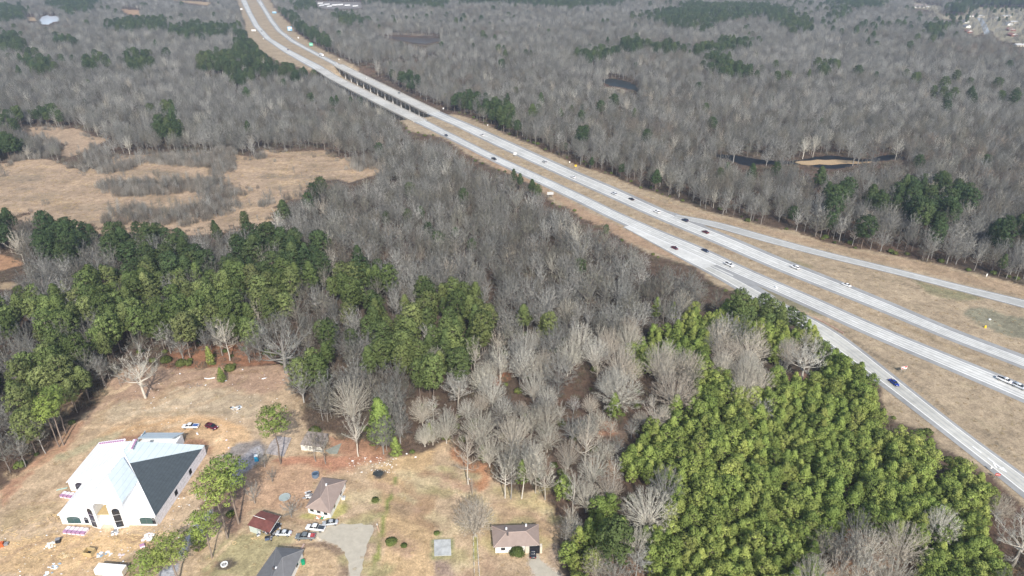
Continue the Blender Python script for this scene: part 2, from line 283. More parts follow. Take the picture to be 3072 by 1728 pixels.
Z2 = lambda *p: zl(2.8986, 600, 1228, *p); Z1 = lambda *p: zl(2.8986, 0, 1228, *p); Z3 = lambda *p: zl(2.8986, 1200, 1228, *p)
Z6 = lambda *p: zl(2.862, 0, 850, *p)
TAN = (.38, .285, .185); LAWN = (.36, .29, .165); ORANGE = (.34, .205, .125); RED = (.27, .135, .08); REED = (.365, .268, .185); DIRT = (.43, .295, .17)
PAINT = [  # (polygon, colour, edge noise in px, strength)
    (Z5((-600, 800), (0, 800), (600, 900), (1400, 930), (2090, 880), (2050, 1000), (1400, 1050), (700, 1040), (300, 960), (0, 930), (-600, 960)), REED, 6), (MARSH, REED, 5), (MARSH2, REED, 3), (FIELD1, (.36, .24, .15), 2), (FIELD2, (.38, .28, .18), 2), (FIELD3, TAN, 2), (LEFTC, ORANGE, 4), (LEFTD, TAN, 4),
    (SUBURB, (.30, .265, .19), 3), (TRUCKYARD, (.22, .20, .19), 2), (VERGE, (.325, .255, .175), 5), (YARD, TAN, 8),
    (ISLAND, (.40, .30, .18), 2), ([(1775, 262), (1850, 262), (1890, 276), (1830, 288), (1775, 284)], (.28, .24, .19), 3),
    ([(1130, 100), (1210, 96), (1325, 108), (1180, 104)], (.30, .24, .18), 2),
    # verge: reddish far bank, greener patches, dark burnt patch
    ([(1900, 580), (2107, 640), (2314, 690), (2555, 750), (2776, 790), (3072, 862), (3300, 900), (3300, 930), (3072, 890), (2776, 818), (2555, 765), (2314, 705), (2107, 650), (1900, 590)], (.315, .232, .155), 6),
    ([(1160, 325), (1328, 405), (1480, 500), (1620, 565), (1750, 655), (1870, 715), (2003, 770), (2090, 795), (2040, 775), (1900, 700), (1750, 625), (1600, 545), (1400, 440), (1250, 372)], (.325, .225, .15), 5),
    ([(2895, 925), (2960, 922), (3020, 945), (3080, 950), (3200, 990), (3200, 1060), (3072, 1015), (3000, 1000), (2930, 970), (2885, 945)], (.205, .19, .135), 9),
    ([(2740, 840), (2830, 862), (2900, 880), (2960, 900), (2880, 900), (2780, 880)], (.22, .20, .12), 8),
    ([(2240, 845), (2400, 900), (2500, 955), (2440, 945), (2330, 905), (2260, 870)], (.19, .17, .11), 5),
    # yard
    (Z6((430, 1431), (760, 1120), (900, 980), (960, 830), (1150, 700), (1600, 740), (2100, 720), (2430, 680), (2470, 900), (2300, 960), (1900, 900), (1500, 880), (1330, 1010), (1000, 1000), (800, 1150), (600, 1330), (500, 1460)), (.325, .225, .155), 14),
    (Z6((1000, 1000), (1330, 1000), (1500, 890), (1700, 900), (2300, 980), (2200, 1150), (1900, 1130), (1400, 1130), (1100, 1180), (900, 1200)), (.37, .295, .20), 14),
    (Z6((850, 1300), (1000, 1230), (1250, 1160), (1500, 1140), (1900, 1150), (2100, 1230), (2150, 1330), (2050, 1440), (1900, 1500), (1700, 1400), (800, 1400)), DIRT, 8),
    (Z1((930, 290), (1050, 240), (1300, 200), (1500, 230), (1780, 260), (1850, 330), (1800, 400), (1780, 330), (1500, 330), (1000, 320)), (.27, .16, .10), 5),
    (Z1((650, 330), (900, 230), (1100, 170), (1000, 260), (820, 330), (500, 480), (450, 420)), (.31, .27, .17), 8),
    (Z1((0, 700), (150, 560), (450, 330), (700, 60), (720, 130), (560, 350), (300, 520), (100, 760), (0, 850)), (.34, .205, .13), 9),
    (Z1((0, 900), (400, 800), (560, 800), (540, 900), (300, 980), (0, 1050)), (.33, .25, .15), 10),
    (Z1((0, 1150), (500, 1100), (900, 1090), (1300, 1100), (1350, 1200), (900, 1449), (0, 1449)), (.44, .31, .175), 10),
    (Z1((850, 1449), (1100, 1250), (1300, 1150), (1500, 1300), (1450, 1449)), (.28, .21, .135), 9),
    (Z2((0, 560), (330, 430), (520, 560), (620, 700), (560, 850), (420, 900), (300, 1150), (200, 1000), (0, 1100)), (.20, .135, .095), 9),
    (Z2((330, 560), (620, 430), (1000, 420), (1300, 420), (1450, 450), (1250, 560), (1050, 600), (930, 850), (720, 870), (480, 880), (400, 1000), (380, 700)), (.375, .25, .16), 12),
    (Z2((560, 430), (880, 400), (1100, 430), (1350, 400), (1560, 360), (1600, 420), (1380, 470), (1150, 540), (900, 470), (700, 470)), (.33, .175, .11), 10),
    (Z2((1100, 260), (1400, 250), (1560, 300), (1650, 380), (1400, 420), (1150, 380)), (.33, .19, .12), 9),
    (Z2((120, 430), (300, 300), (500, 260), (560, 330), (430, 500), (350, 620), (200, 700)), (.21, .185, .165), 9),
    (Z2((250, 1100), (700, 1080), (850, 1150), (620, 1240), (480, 1449), (0, 1449), (60, 1300)), (.29, .25, .14), 12),
    (Z2((120, 1330), (250, 1290), (330, 1330), (240, 1390), (140, 1390)), (.12, .10, .075), 4),
    (Z2((1640, 430), (2029, 340), (2029, 1449), (1560, 1449), (1600, 900), (1450, 560)), (.385, .275, .155), 10),
    (Z2((1800, 560), (2029, 500), (2029, 1050), (1850, 1000)), (.33, .225, .135), 18),
    (Z2((1500, 505), (1610, 530), (1590, 600), (1530, 600)), (.06, .055, .05), 3),
    (Z2((1690, 580), (1710, 600), (1690, 720), (1640, 870), (1600, 870), (1660, 690)), (.17, .185, .06), 1.5),
    (Z2((1600, 880), (1640, 880), (1600, 1100), (1560, 1300), (1500, 1449), (1470, 1449), (1540, 1200), (1570, 1000)), (.19, .195, .065), 2),
    (Z2((1480, 780), (1560, 765), (1570, 810), (1520, 825), (1485, 810)), (.17, .19, .07), 3),
    (Z2((1620, 1130), (1680, 1105), (1745, 1140), (1720, 1200), (1640, 1200)), (.16, .20, .06), 4),
    (Z2((1750, 1165), (1810, 1165), (1800, 1205), (1755, 1200)), (.24, .24, .08), 2),
    (Z2((1160, 800), (1290, 740), (1270, 900), (1160, 950), (900, 950), (830, 940), (900, 900), (1130, 900)), (.30, .27, .11), 5),
    (Z2((700, 1180), (1100, 1150), (1230, 1200), (1290, 1300), (1290, 1449), (1210, 1449), (1230, 1300), (1100, 1210), (900, 1200)), (.20, .145, .10), 5),
    (Z2((830, 1180), (1100, 1220), (1210, 1290), (1210, 1449), (850, 1449)), (.37, .27, .165), 6),
    (Z3((760, 840), (1150, 760), (1340, 850), (1370, 1000), (1350, 1200), (1150, 1240), (800, 1260), (700, 1150)), (.37, .30, .165), 9),
    (Z3((1230, 900), (1360, 1000), (1380, 1150), (1290, 1160), (1230, 1100)), (.38, .28, .16), 6),
    (Z3((480, 290), (640, 480), (760, 460), (780, 620), (700, 740), (560, 640), (600, 520), (450, 420)), (.36, .19, .105), 8),
    (Z3((1290, 1170), (1400, 1150), (1450, 1449), (1400, 1449), (1300, 1300)), (.30, .23, .165), 5),
    (Z3((275, 1120), (465, 1115), (470, 1290), (280, 1300)), (.21, .21, .11), 3),
    (Z3((300, 1300), (470, 1300), (470, 1449), (300, 1449)), (.25, .185, .14), 4),
    (Z3((640, 1100), (665, 1100), (690, 1449), (650, 1449)), (.26, .255, .10), 2),
    (Z3((290, 1060), (350, 1055), (350, 1100), (300, 1100)), (.22, .23, .10), 3),
    (Z3((330, 480), (480, 500), (500, 600), (350, 640)), (.31, .28, .14), 14),
    (Z3((560, 640), (640, 620), (680, 720), (600, 740)), (.19, .16, .12), 6),
    # gravel drives
    (Z2((960, 1060), (1060, 1000), (1200, 985), (1400, 990), (1525, 975), (1535, 1030), (1490, 1110), (1440, 1250), (1390, 1480), (1370, 1600), (1270, 1600), (1290, 1480), (1290, 1320), (1240, 1210), (1100, 1150), (960, 1130)), (.45, .395, .31), 1.5),
    (Z2((1250, 1060), (1480, 1010), (1440, 1140), (1390, 1300), (1360, 1480), (1300, 1480), (1330, 1240)), (.49, .44, .36), 3),
    (Z3((1130, 1240), (1190, 1240), (1230, 1320), (1330, 1380), (1420, 1440), (1450, 1560), (1260, 1560), (1160, 1430), (1120, 1330)), (.42, .375, .31), 3),
    (Z1((1800, 900), (1840, 870), (1850, 940), (1770, 1060), (1660, 1170), (1590, 1290), (1540, 1400), (1520, 1560), (1380, 1600), (1370, 1449), (1420, 1370), (1560, 1290), (1620, 1120), (1690, 1000)), (.32, .325, .335), 2.5),
    (Z2((370, 400), (450, 330), (520, 300), (520, 420), (430, 520), (340, 560), (290, 640), (240, 700), (250, 560)), (.30, .29, .29), 6),
    # openings of bare leaf litter inside the woods
    ([(1455, 1090), (1530, 1080), (1545, 1130), (1500, 1160), (1450, 1150)], (.30, .15, .09), 8),
    ([(1130, 995), (1165, 1000), (1170, 1070), (1140, 1070)], (.24, .11, .07), 5),
    ([(520, 1040), (760, 1030), (840, 1090), (500, 1110)], (.27, .14, .085), 10),
    ([(1700, 1230), (1900, 1280), (1880, 1400), (1700, 1500), (1600, 1440), (1640, 1300)], (.165, .12, .09), 14), ([(1760, 1250), (1860, 1270), (1850, 1310), (1770, 1300)], (.30, .17, .11), 10), ([(1780, 1370), (1860, 1380), (1850, 1440), (1790, 1430)], (.31, .20, .13), 10),
    ([(1800, 1630), (1960, 1620), (1990, 1740), (1800, 1740)], (.24, .15, .10), 12),
    ([(2540, 1560), (2740, 1580), (2760, 1740), (2480, 1740)], (.30, .17, .10), 10),
    ([(2480, 1715), (2700, 1712), (3072, 1700), (3200, 1760), (2400, 1800)], (.42, .26, .14), 6),
    ([(2280, 1120), (2420, 1120), (2440, 1160), (2300, 1170)], (.20, .12, .09), 8),
]
LINES = [  # ditches, tracks: (points, colour, width in m)
    ([(2700, 850), (2740, 862), (2810, 880), (2900, 905)], (.16, .13, .09), .9), ([(2520, 800), (2600, 822), (2680, 845)], (.17, .14, .09), .7),
    ([(2500, 975), (2560, 1020), (2620, 1062), (2680, 1100), (2740, 1150), (2800, 1200), (2850, 1240)], (.17, .14, .10), .8),
    ([(2960, 1300), (2993, 1330), (3030, 1360), (3072, 1395)], (.17, .14, .10), .7),
    ([(2250, 780), (2400, 850), (2560, 915), (2700, 975), (2850, 1040), (3000, 1095)], (.24, .18, .11), .9),
    ([(1900, 640), (2050, 700), (2200, 762)], (.24, .17, .11), 1.0),
    ([(2150, 700), (2260, 745), (2340, 775), (2430, 800)], (.20, .18, .10), 1.4),
    (Z1((350, 1449), (560, 1200), (700, 1180)), (.30, .21, .13), .8), (Z1((640, 1449), (760, 1330), (830, 1290)), (.24, .16, .10), .8),
    (Z1((0, 1330), (200, 1200), (500, 1120)), (.36, .25, .15), 1.0), (Z1((1000, 1100), (1250, 1130), (1400, 1250)), (.30, .2, .12), .8),
    (Z6((1050, 1160), (1300, 1120), (1600, 1100), (1900, 1110)), (.27, .21, .13), .8), (Z6((1100, 1260), (1400, 1190), (1800, 1170), (2050, 1240)), (.46, .30, .16), 1.0),
    (Z6((1330, 920), (1600, 850), (1900, 780), (2200, 760)), (.24, .16, .10), 1.0),
    (Z2((650, 950), (850, 960), (930, 1000)), (.24, .16, .10), 1.0), (Z2((1230, 985), (1400, 930), (1560, 890)), (.26, .18, .11), 1.2),
    (Z2((1510, 1000), (1480, 1100), (1440, 1250), (1390, 1449)), (.22, .16, .11), 1.0),
    ([(620, 470), (700, 480), (830, 470), (940, 495)], (.28, .21, .14), 3.0), (Z5((2050, 430), (2250, 440)), (.27, .19, .13), 4.0), (Z5((2060, 590), (2300, 570), (2576, 510)), (.29, .21, .14), 3.5),
    (Z5((0, 610), (130, 600), (250, 590)), (.27, .21, .14), 4.0), (Z5((240, 760), (420, 780), (560, 820)), (.30, .22, .14), 5.0),
    (Z5((2130, 690), (2340, 680)), (.28, .21, .14), 2.0),
]
_R = random.Random(5)
for _k in range(150):
    _x = _R.uniform(-60, 1100); _y = _R.uniform(455, 665)
    if pip(MARSH, np.array([_x]), np.array([_y]))[0]:
        _l = _R.uniform(25, 110); _s = _R.uniform(-.10, .06); LINES.append(([(_x + _l * t, _y + _s * _l * t + _R.uniform(-1.5, 1.5)) for t in (0, .3, .6, 1)], _R.choice([(.29, .215, .145), (.31, .235, .16), (.25, .195, .14), (.43, .31, .20)]), _R.uniform(1.2, 5.5)))
for _k in range(120):
    _x = _R.uniform(0, 640); _y = _R.uniform(1140, 1728); _l = _R.uniform(40, 160); _s = _R.uniform(-.9, -.1); LINES.append(([(_x + _l * t, _y + _s * _l * t + 14 * math.sin(3 * t)) for t in (0, .25, .5, .75, 1)], _R.choice([(.30, .21, .13), (.48, .36, .23), (.33, .24, .15)]), _R.uniform(.3, .9)))
for _k in range(46):
    _x = _R.uniform(950, 1660); _y = _R.uniform(1400, 1728); _l = _R.uniform(20, 90); _s = _R.uniform(-.6, .6)
    if pip(YARD, np.array([_x]), np.array([_y]))[0]: LINES.append(([(_x + _l * t, _y + _s * _l * t) for t in (0, .5, 1)], _R.choice([(.29, .21, .13), (.40, .33, .20), (.27, .235, .12), (.33, .225, .15)]), _R.uniform(.8, 2.6)))
def build_ground():
    ys = [40.0]
    while ys[-1] < 9000: ys.append(ys[-1] + max(.7, .0052 * ys[-1] * (1 if ys[-1] < 900 else 2.0)))
    ys = np.array(ys); us = np.linspace(-1.15, 1.15, 460)
    Y, U = np.meshgrid(ys, us, indexing='ij'); X = U * (Y * .9 + 90) * 1.02
    Zg = gz(X, Y)
    V = np.stack([X, Y, Zg], -1).reshape(-1, 3); ny, nx = Y.shape
    q = (np.arange(ny - 1)[:, None] * nx + np.arange(nx - 1)[None, :]).ravel()
    Fq = np.stack([q, q + 1, q + nx + 1, q + nx], -1)
    me = bpy.data.meshes.new('ground'); me.vertices.add(len(V)); me.vertices.foreach_set('co', V.ravel())
    me.loops.add(Fq.size); me.loops.foreach_set('vertex_index', Fq.ravel()); me.polygons.add(len(Fq))
    me.polygons.foreach_set('loop_start', np.arange(0, Fq.size, 4)); me.polygons.foreach_set('loop_total', np.full(len(Fq), 4)); me.update(calc_edges=True)
    x, y, z = V.T; px, py, D = wp(x, y, 0 * z)
    def wob(sc, sd):
        r = np.random.default_rng(sd); o = 0
        for i in range(5):
            a = r.uniform(0, 6.28); k = sc * (1.7 ** i); o = o + np.sin((x * math.cos(a) + y * math.sin(a)) * k + r.uniform(0, 6.28) + 2 * np.sin((x * math.sin(a) - y * math.cos(a)) * k * .6 + r.uniform(0, 6))) / (1.35 ** i)
        return o / 2.6
    wx, wy = wob(.12, 1), wob(.12, 2); fx, fy = wob(.9, 3), wob(.9, 4)
    col = np.empty((len(V), 3)); n = np.clip(wob(.03, 5) * .5 + .5, 0, 1)[:, None]; n2 = np.clip(wob(.15, 6) * .5 + .5, 0, 1)[:, None]
    col[:] = np.array((.085, .07, .056)) * (1 - n) + np.array((.125, .082, .060)) * n; col *= (.85 + .3 * n2)
    def soft(poly, e):
        m = np.zeros(len(V)); 
        for k, (a, b) in enumerate(((0, 0), (.6, .2), (-.5, .5), (.1, -.6), (-.3, -.3))):
            m += pip(poly, px + e * (wx + .5 * fx + a), py + e * .6 * (wy + .5 * fy + b))
        return (m / 5)[:, None]
    for poly, c, e in PAINT:
        e = e * np.clip(300 / D, .25, 1.4)
        m = soft(poly, e); col = col * (1 - m) + np.array(c) * m
    for pts, c, w in LINES:
        P = resample([pw(*p)[:2] for p in pts], 1.0); lo = P.min(0) - 8; hi = P.max(0) + 8
        s = np.where((x > lo[0]) & (x < hi[0]) & (y > lo[1]) & (y < hi[1]))[0]
        d = np.full(len(s), 1e9)
        for p in P: d = np.minimum(d, (x[s] + .5 * fx[s] * w - p[0]) ** 2 + (y[s] + .5 * fy[s] * w - p[1]) ** 2)
        m = (np.clip(1.6 - np.sqrt(d) / w, 0, 1) * (.75 + .25 * wx[s]))[:, None]; col[s] = col[s] * (1 - m) + np.array(c) * m
    col *= 1 + np.array((.18, .17, .19)) * soft(YARD, 3) + .06 * soft(VERGE, 3)
    at = me.attributes.new('soil', 'FLOAT_COLOR', 'POINT'); at.data.foreach_set('color', np.c_[col, np.ones(len(V))].ravel())
    me.polygons.foreach_set('use_smooth', np.ones(len(Fq), bool))
    m = bpy.data.materials.new('soil_and_grass'); m.use_nodes = True; nt = m.node_tree; b = nt.nodes['Principled BSDF']
    b.inputs['Roughness'].default_value = .95; b.inputs['Specular IOR Level'].default_value = .05
    a = nt.nodes.new('ShaderNodeAttribute'); a.attribute_name = 'soil'; ge = nt.nodes.new('ShaderNodeNewGeometry')
    cur = a.outputs['Color']
    for sc, lo, hi, tint in ((.045, .80, 1.2, (1.0, 1.02, 1.06)), (.28, .68, 1.30, (.97, 1.04, 1.0)), (1.6, .64, 1.34, (1, 1, 1)), (6.0, .80, 1.2, (1, 1, 1))):
        n = nt.nodes.new('ShaderNodeTexNoise'); n.inputs['Scale'].default_value = sc; n.inputs['Detail'].default_value = 5; n.inputs['Roughness'].default_value = .7
        n.inputs['Distortion'].default_value = .6
        nt.links.new(ge.outputs['Position'], n.inputs['Vector'])
        r = nt.nodes.new('ShaderNodeMapRange'); r.inputs[1].default_value = .3; r.inputs[2].default_value = .7; r.inputs[3].default_value = lo; r.inputs[4].default_value = hi
        nt.links.new(n.outputs['Fac'], r.inputs[0]); v = nt.nodes.new('ShaderNodeVectorMath'); v.operation = 'SCALE'
        nt.links.new(cur, v.inputs[0]); nt.links.new(r.outputs[0], v.inputs['Scale']); cur = v.outputs[0]
    n = nt.nodes.new('ShaderNodeTexNoise'); n.inputs['Scale'].default_value = .11; n.inputs['Detail'].default_value = 8; n.inputs['Roughness'].default_value = .75
    nt.links.new(ge.outputs['Position'], n.inputs['Vector'])
    r = nt.nodes.new('ShaderNodeMapRange'); r.inputs[1].default_value = .52; r.inputs[2].default_value = .72; r.inputs[4].default_value = .28
    nt.links.new(n.outputs['Fac'], r.inputs[0]); mx = nt.nodes.new('ShaderNodeMix'); mx.data_type = 'RGBA'; mx.blend_type = 'MULTIPLY'
    nt.links.new(r.outputs[0], mx.inputs['Factor']); nt.links.new(cur, mx.inputs['A']); mx.inputs['B'].default_value = (.66, .78, .62, 1)
    nt.links.new(mx.outputs['Result'], b.inputs['Base Color'])
    bp = nt.nodes.new('ShaderNodeBump'); bp.inputs['Strength'].default_value = .5; bp.inputs['Distance'].default_value = .25
    n = nt.nodes.new('ShaderNodeTexNoise'); n.inputs['Scale'].default_value = 1.1; n.inputs['Detail'].default_value = 6; nt.links.new(ge.outputs['Position'], n.inputs['Vector'])
    nt.links.new(n.outputs['Fac'], bp.inputs['Height']); nt.links.new(bp.outputs[0], b.inputs['Normal'])
    me.materials.append(m); o = bpy.data.objects.new('ground', me); COL.objects.link(o); structure(o)
build_ground()

def water(name, poly, colr, rough=.35, z=.12, sp=.04):
    pts = smooth(resample([pw(*p)[:2] for p in poly + [poly[0]]], 3), 2)[:-1]; pts = pts + rng.normal(0, .9, pts.shape)
    m = mat('%s_%.2f' % (name, colr[2]), colr, rough, spec=sp)
    o = MB().prism([tuple(p) for p in pts], -.3, z).build(name, m); structure(o)
WDARK = (.012, .015, .02)
water('water', RIVER, WDARK); water('water', POND2, (.02, .025, .025)); water('water', POND1, (.60, .65, .72), .25, sp=.6)  # POND1: the reflected sky is put into its pale base colour
water('water', [(1150, 108), (1230, 112), (1321, 115), (1315, 124), (1275, 132), (1228, 126), (1185, 118)], (.07, .055, .045))
island = MB().prism([tuple(p) for p in resample([pw(*p)[:2] for p in ISLAND + [ISLAND[0]]], 3)[:-1]], -.2, .5).build('reed_bank', mat('reeds', (.40, .29, .17), .95, .3, 1.5, bump=.8)); structure(island)

# ------------------------------------------------------------------ pavement
def pave_mat(name, colr, joint=0):
    m = mat(name, colr, .85, .12, .35, spec=.2)
    nt = m.node_tree; b = nt.nodes['Principled BSDF']; src = b.inputs['Base Color'].links[0].from_socket
    ge = nt.nodes.new('ShaderNodeNewGeometry'); n = nt.nodes.new('ShaderNodeTexNoise'); n.inputs['Scale'].default_value = .03; n.inputs['Detail'].default_value = 7; n.inputs['Roughness'].default_value = .7
    nt.links.new(ge.outputs['Position'], n.inputs['Vector'])
    r = nt.nodes.new('ShaderNodeMapRange'); r.inputs[1].default_value = .35; r.inputs[2].default_value = .65; r.inputs[3].default_value = .82; r.inputs[4].default_value = 1.12
    nt.links.new(n.outputs['Fac'], r.inputs[0]); v = nt.nodes.new('ShaderNodeVectorMath'); v.operation = 'SCALE'
    nt.links.new(src, v.inputs[0]); nt.links.new(r.outputs[0], v.inputs['Scale']); nt.links.new(v.outputs[0], b.inputs['Base Color'])
    return m
M_CONC = pave_mat('concrete_lane', (.57, .565, .535)); M_SHLD = pave_mat('asphalt_shoulder', (.31, .31, .305)); M_DECK = pave_mat('bridge_concrete', (.48, .465, .425))
M_RAMP = pave_mat('ramp_concrete', (.50, .49, .445)); M_WHITE = mat('road_paint', (.85, .85, .83), .7); M_PARA = mat('parapet_concrete', (.46, .43, .38), .85, .12, .3)
M_RUT = pave_mat('worn_lane', (.42, .42, .40))
def carriage(C, Wd, B, inner_neg, nlanes, name, rampm=M_CONC, inner=2.0, outer=3.2, z=.06):
    """C centreline, Wd paved width; the median lies on the -n side if inner_neg"""
    sg = -1 if inner_neg else 1
    sel = [i for i in range(len(C)) if B is None or not (B[0] < i < B[1])]
    mb = MB(); strip(mb, C, -Wd / 2, Wd / 2, z, sel); structure(mb.build(name + '_shoulder', M_SHLD))
    a = sg * (Wd / 2 - inner); b = -sg * (Wd / 2 - outer)
    mb = MB(); strip(mb, C, a, b, z + .03, sel); structure(mb.build(name + '_lanes', rampm))
    mk = MB(); rut = MB()
    strip(mk, C, a - sg * .15, a - sg * .4, z + .06, sel); strip(mk, C, b + sg * .2, b + sg * .5, z + .06, sel)
    wl = np.abs(a - b)
    P = resample(C, 1.5); f = np.linspace(0, len(C) - 1, len(P)); ai = np.interp(f, range(len(C)), a); bi = np.interp(f, range(len(C)), b); wi = np.abs(ai - bi)
    for k in range(1, nlanes):
        o = ai + (bi - ai) * k / nlanes
        sel2 = [i for i in range(len(P)) if (i % 8) < 3 and (B is None or not (B[0] - 1 < f[i] < B[1] + 1) or True)]
        t, n = offs(P)
        for i0 in range(0, len(P) - 3, 8): strip(mk, P, o - .1, o + .1, z + (.06 if B is None or not (B[0] < f[i0] < B[1]) else .09), range(i0, i0 + 3))
    for k in range(nlanes):          # tyre-darkened wheel paths
        for d in (-.95, .95):
            o = a + (b - a) * (k + .5) / nlanes + d
            strip(rut, C, o - .3, o + .3, z + .045, sel)
    structure(mk.build(name + '_markings', M_WHITE)); structure(rut.build(name + '_wheel_tracks', M_RUT))
n_in = np.dot((CF[len(CF) // 2] - CN[len(CN) // 2]), offs(CN)[1][len(CN) // 2]) < 0
f_in = np.dot((CN[len(CN) // 2] - CF[len(CF) // 2]), offs(CF)[1][len(CF) // 2]) < 0
carriage(CN, WN, BN, n_in, 2, 'road_near', inner=2.2, outer=2.6); carriage(CF, WF, BF, f_in, 3 if False else 2, 'road_far', inner=2.6, outer=3.4)
t1 = offs(C1)[1]; r1_in = np.dot(np.array(pw(2900, 1150)[:2]) - C1[len(C1) // 2], t1[len(C1) // 2]) < 0
carriage(C1, W1, None, r1_in, 1, 'ramp_near', M_RAMP, np.clip(W1 * .14, .2, 1.6), np.clip(W1 * .22, .3, 2.4), .10)
t2 = offs(C2)[1]; r2_in = np.dot(np.array(pw(2900, 950)[:2]) - C2[len(C2) // 2], t2[len(C2) // 2]) < 0
carriage(C2, W2, None, r2_in, 1, 'ramp_far', M_RUT, 1.0, 1.4, .10)
# the ramp leaves as an extra lane of the lower carriageway: fill between both lanes
_t, _n = offs(C1); _sg = -1 if r1_in else 1; _sel = [i for i in range(len(C1)) if wp(C1[i][0], C1[i][1], 0)[0] < 2128]
_d = np.array([np.linalg.norm(CN - c, axis=1).min() for c in C1]); _w = np.array([WN[int(np.argmin(np.linalg.norm(CN - c, axis=1)))] for c in C1])
_o = _sg * np.maximum(_d - (_w / 2 - 2.3), .2)
mb = MB(); strip(mb, C1, -_sg * W1 * .2, _o, .175, _sel); structure(mb.build('ramp_near_merge_lane', M_CONC))
mb = MB(); strip(mb, C1, _o - _sg * .1, _o - _sg * .35, .19, _sel); structure(mb.build('ramp_near_merge_line', M_WHITE))
# gore triangles
def patch(name, pts, m, z): 
    structure(MB().prism([pw(*p)[:2] for p in pts], -.1, z).build(name, m))
patch('road_gore', [(2085, 765), (2150, 800), (2240, 853), (2290, 880), (2330, 893), (2280, 862), (2200, 815)], M_SHLD, .05)
patch('road_gore', [(1840, 655), (1900, 688), (1960, 722), (2040, 766), (2120, 806), (2190, 842), (2200, 826), (2150, 798), (2060, 755), (1960, 708), (1900, 680), (1850, 655)], M_CONC, .052)
patch('road_gore', [(1950, 618), (2035, 650), (2120, 690), (2180, 716), (2100, 668), (2030, 640)], M_SHLD, .05)
patch('road_apron', [(2250, 868), (2300, 880), (2370, 925), (2330, 945), (2260, 905)], M_RAMP, .055)
# turn arrow and bar painted on the near ramp
i = int(np.argmin(np.linalg.norm(C1 - np.array(pw(2995, 1390)[:2]), axis=1))); T, Nn = offs(C1); a0 = C1[i]; tt = T[i]; nn = Nn[i]
def loc(u, v): p = a0 + tt * u + nn * v; return (p[0], p[1])
mk = MB()
for poly in ([(-4, -.2), (1.2, -.2), (1.2, .2), (-4, .2)], [(1.2, -.9), (3.4, 0), (1.2, .9)], [(-10, -.2), (-6.5, -.2), (-6.5, .2), (-10, .2)], [(-1, .2), (1, 1.3), (.6, 1.6), (-1.6, .5)]):
    mk.prism([loc(*p) for p in poly], .14, .17)
structure(mk.build('road_arrow', M_WHITE))

# ------------------------------------------------------------------ bridges
def bridge(C, Wd, B, label, name='highway_bridge'):
    i0, i1 = B; c = C[i0:i1 + 1]; w = np.full(len(c), float(np.median(Wd[i0:i1 + 1])) + .6); w = np.minimum(w, 14.2)
    root = empty(name, (*c[len(c) // 2], 0), 0, label, 'bridge', 'pair of highway bridges over the wooded creek bottom'); off = c[len(c) // 2]
    cc = c - off; t, n = offs(cc); hw = w / 2
    def ribbon(mb, o0, o1, z0, z1):
        vs = []; fs = []
        for i in range(len(cc)):
            a = cc[i] + n[i] * o0[i]; b = cc[i] + n[i] * o1[i]
            vs += [(a[0], a[1], z0), (b[0], b[1], z0), (b[0], b[1], z1), (a[0], a[1], z1)]
        for i in range(len(cc) - 1):
            for j in range(4): fs.append((4 * i + j, 4 * i + (j + 1) % 4, 4 * i + 4 + (j + 1) % 4, 4 * i + 4 + j))
        fs += [(0, 1, 2, 3), tuple(4 * (len(cc) - 1) + j for j in (3, 2, 1, 0))]
        mb.add(vs, fs)
    mb = MB(); ribbon(mb, -hw, hw, -.35, .12)
    for g in np.linspace(-.8, .8, 5): ribbon(mb, hw * g - .25, hw * g + .25, -1.7, -.36)
    mb.build('deck', M_DECK, root)
    for sgn in (-1, 1):
        mb = MB(); ribbon(mb, sgn * hw - .22, sgn * hw + .22, -.5, 1.0); mb.build('parapet', M_PARA, root)
    L = np.linalg.norm(cc[-1] - cc[0]); npier = 12
    mp = mat('pier_concrete', (.62, .60, .56), .85, .1, .4)
    for k in range(1, npier + 1):
        j = k * (len(cc) - 1) / (npier + 1); a = int(j); p = cc[a] + (cc[min(a + 1, len(cc) - 1)] - cc[a]) * (j - a); nv = n[a]; h = hw[a] * .86
        g = float(gz(p[0] + off[0], p[1] + off[1])) - .5
        mb = MB(); e0 = p - nv * h; e1 = p + nv * h; tv = t[a] * .6
        mb.prism([tuple(e0 - tv), tuple(e1 - tv), tuple(e1 + tv), tuple(e0 + tv)], -2.8, -1.72); pier = mb.build('pier', mp, root)
        for s_ in (-.8, 0, .8):
            q = p + nv * h * s_; MB().tube((q[0], q[1], g), (q[0], q[1], -2.78), .72, n=8).build('column', mp, pier)
    return root
bridge(CN, WN, BN, 'highway bridge on concrete piers carrying the lower carriageway, nearer the camera')
bridge(CF, WF, BF, 'highway bridge on concrete piers carrying the upper carriageway, behind the other')

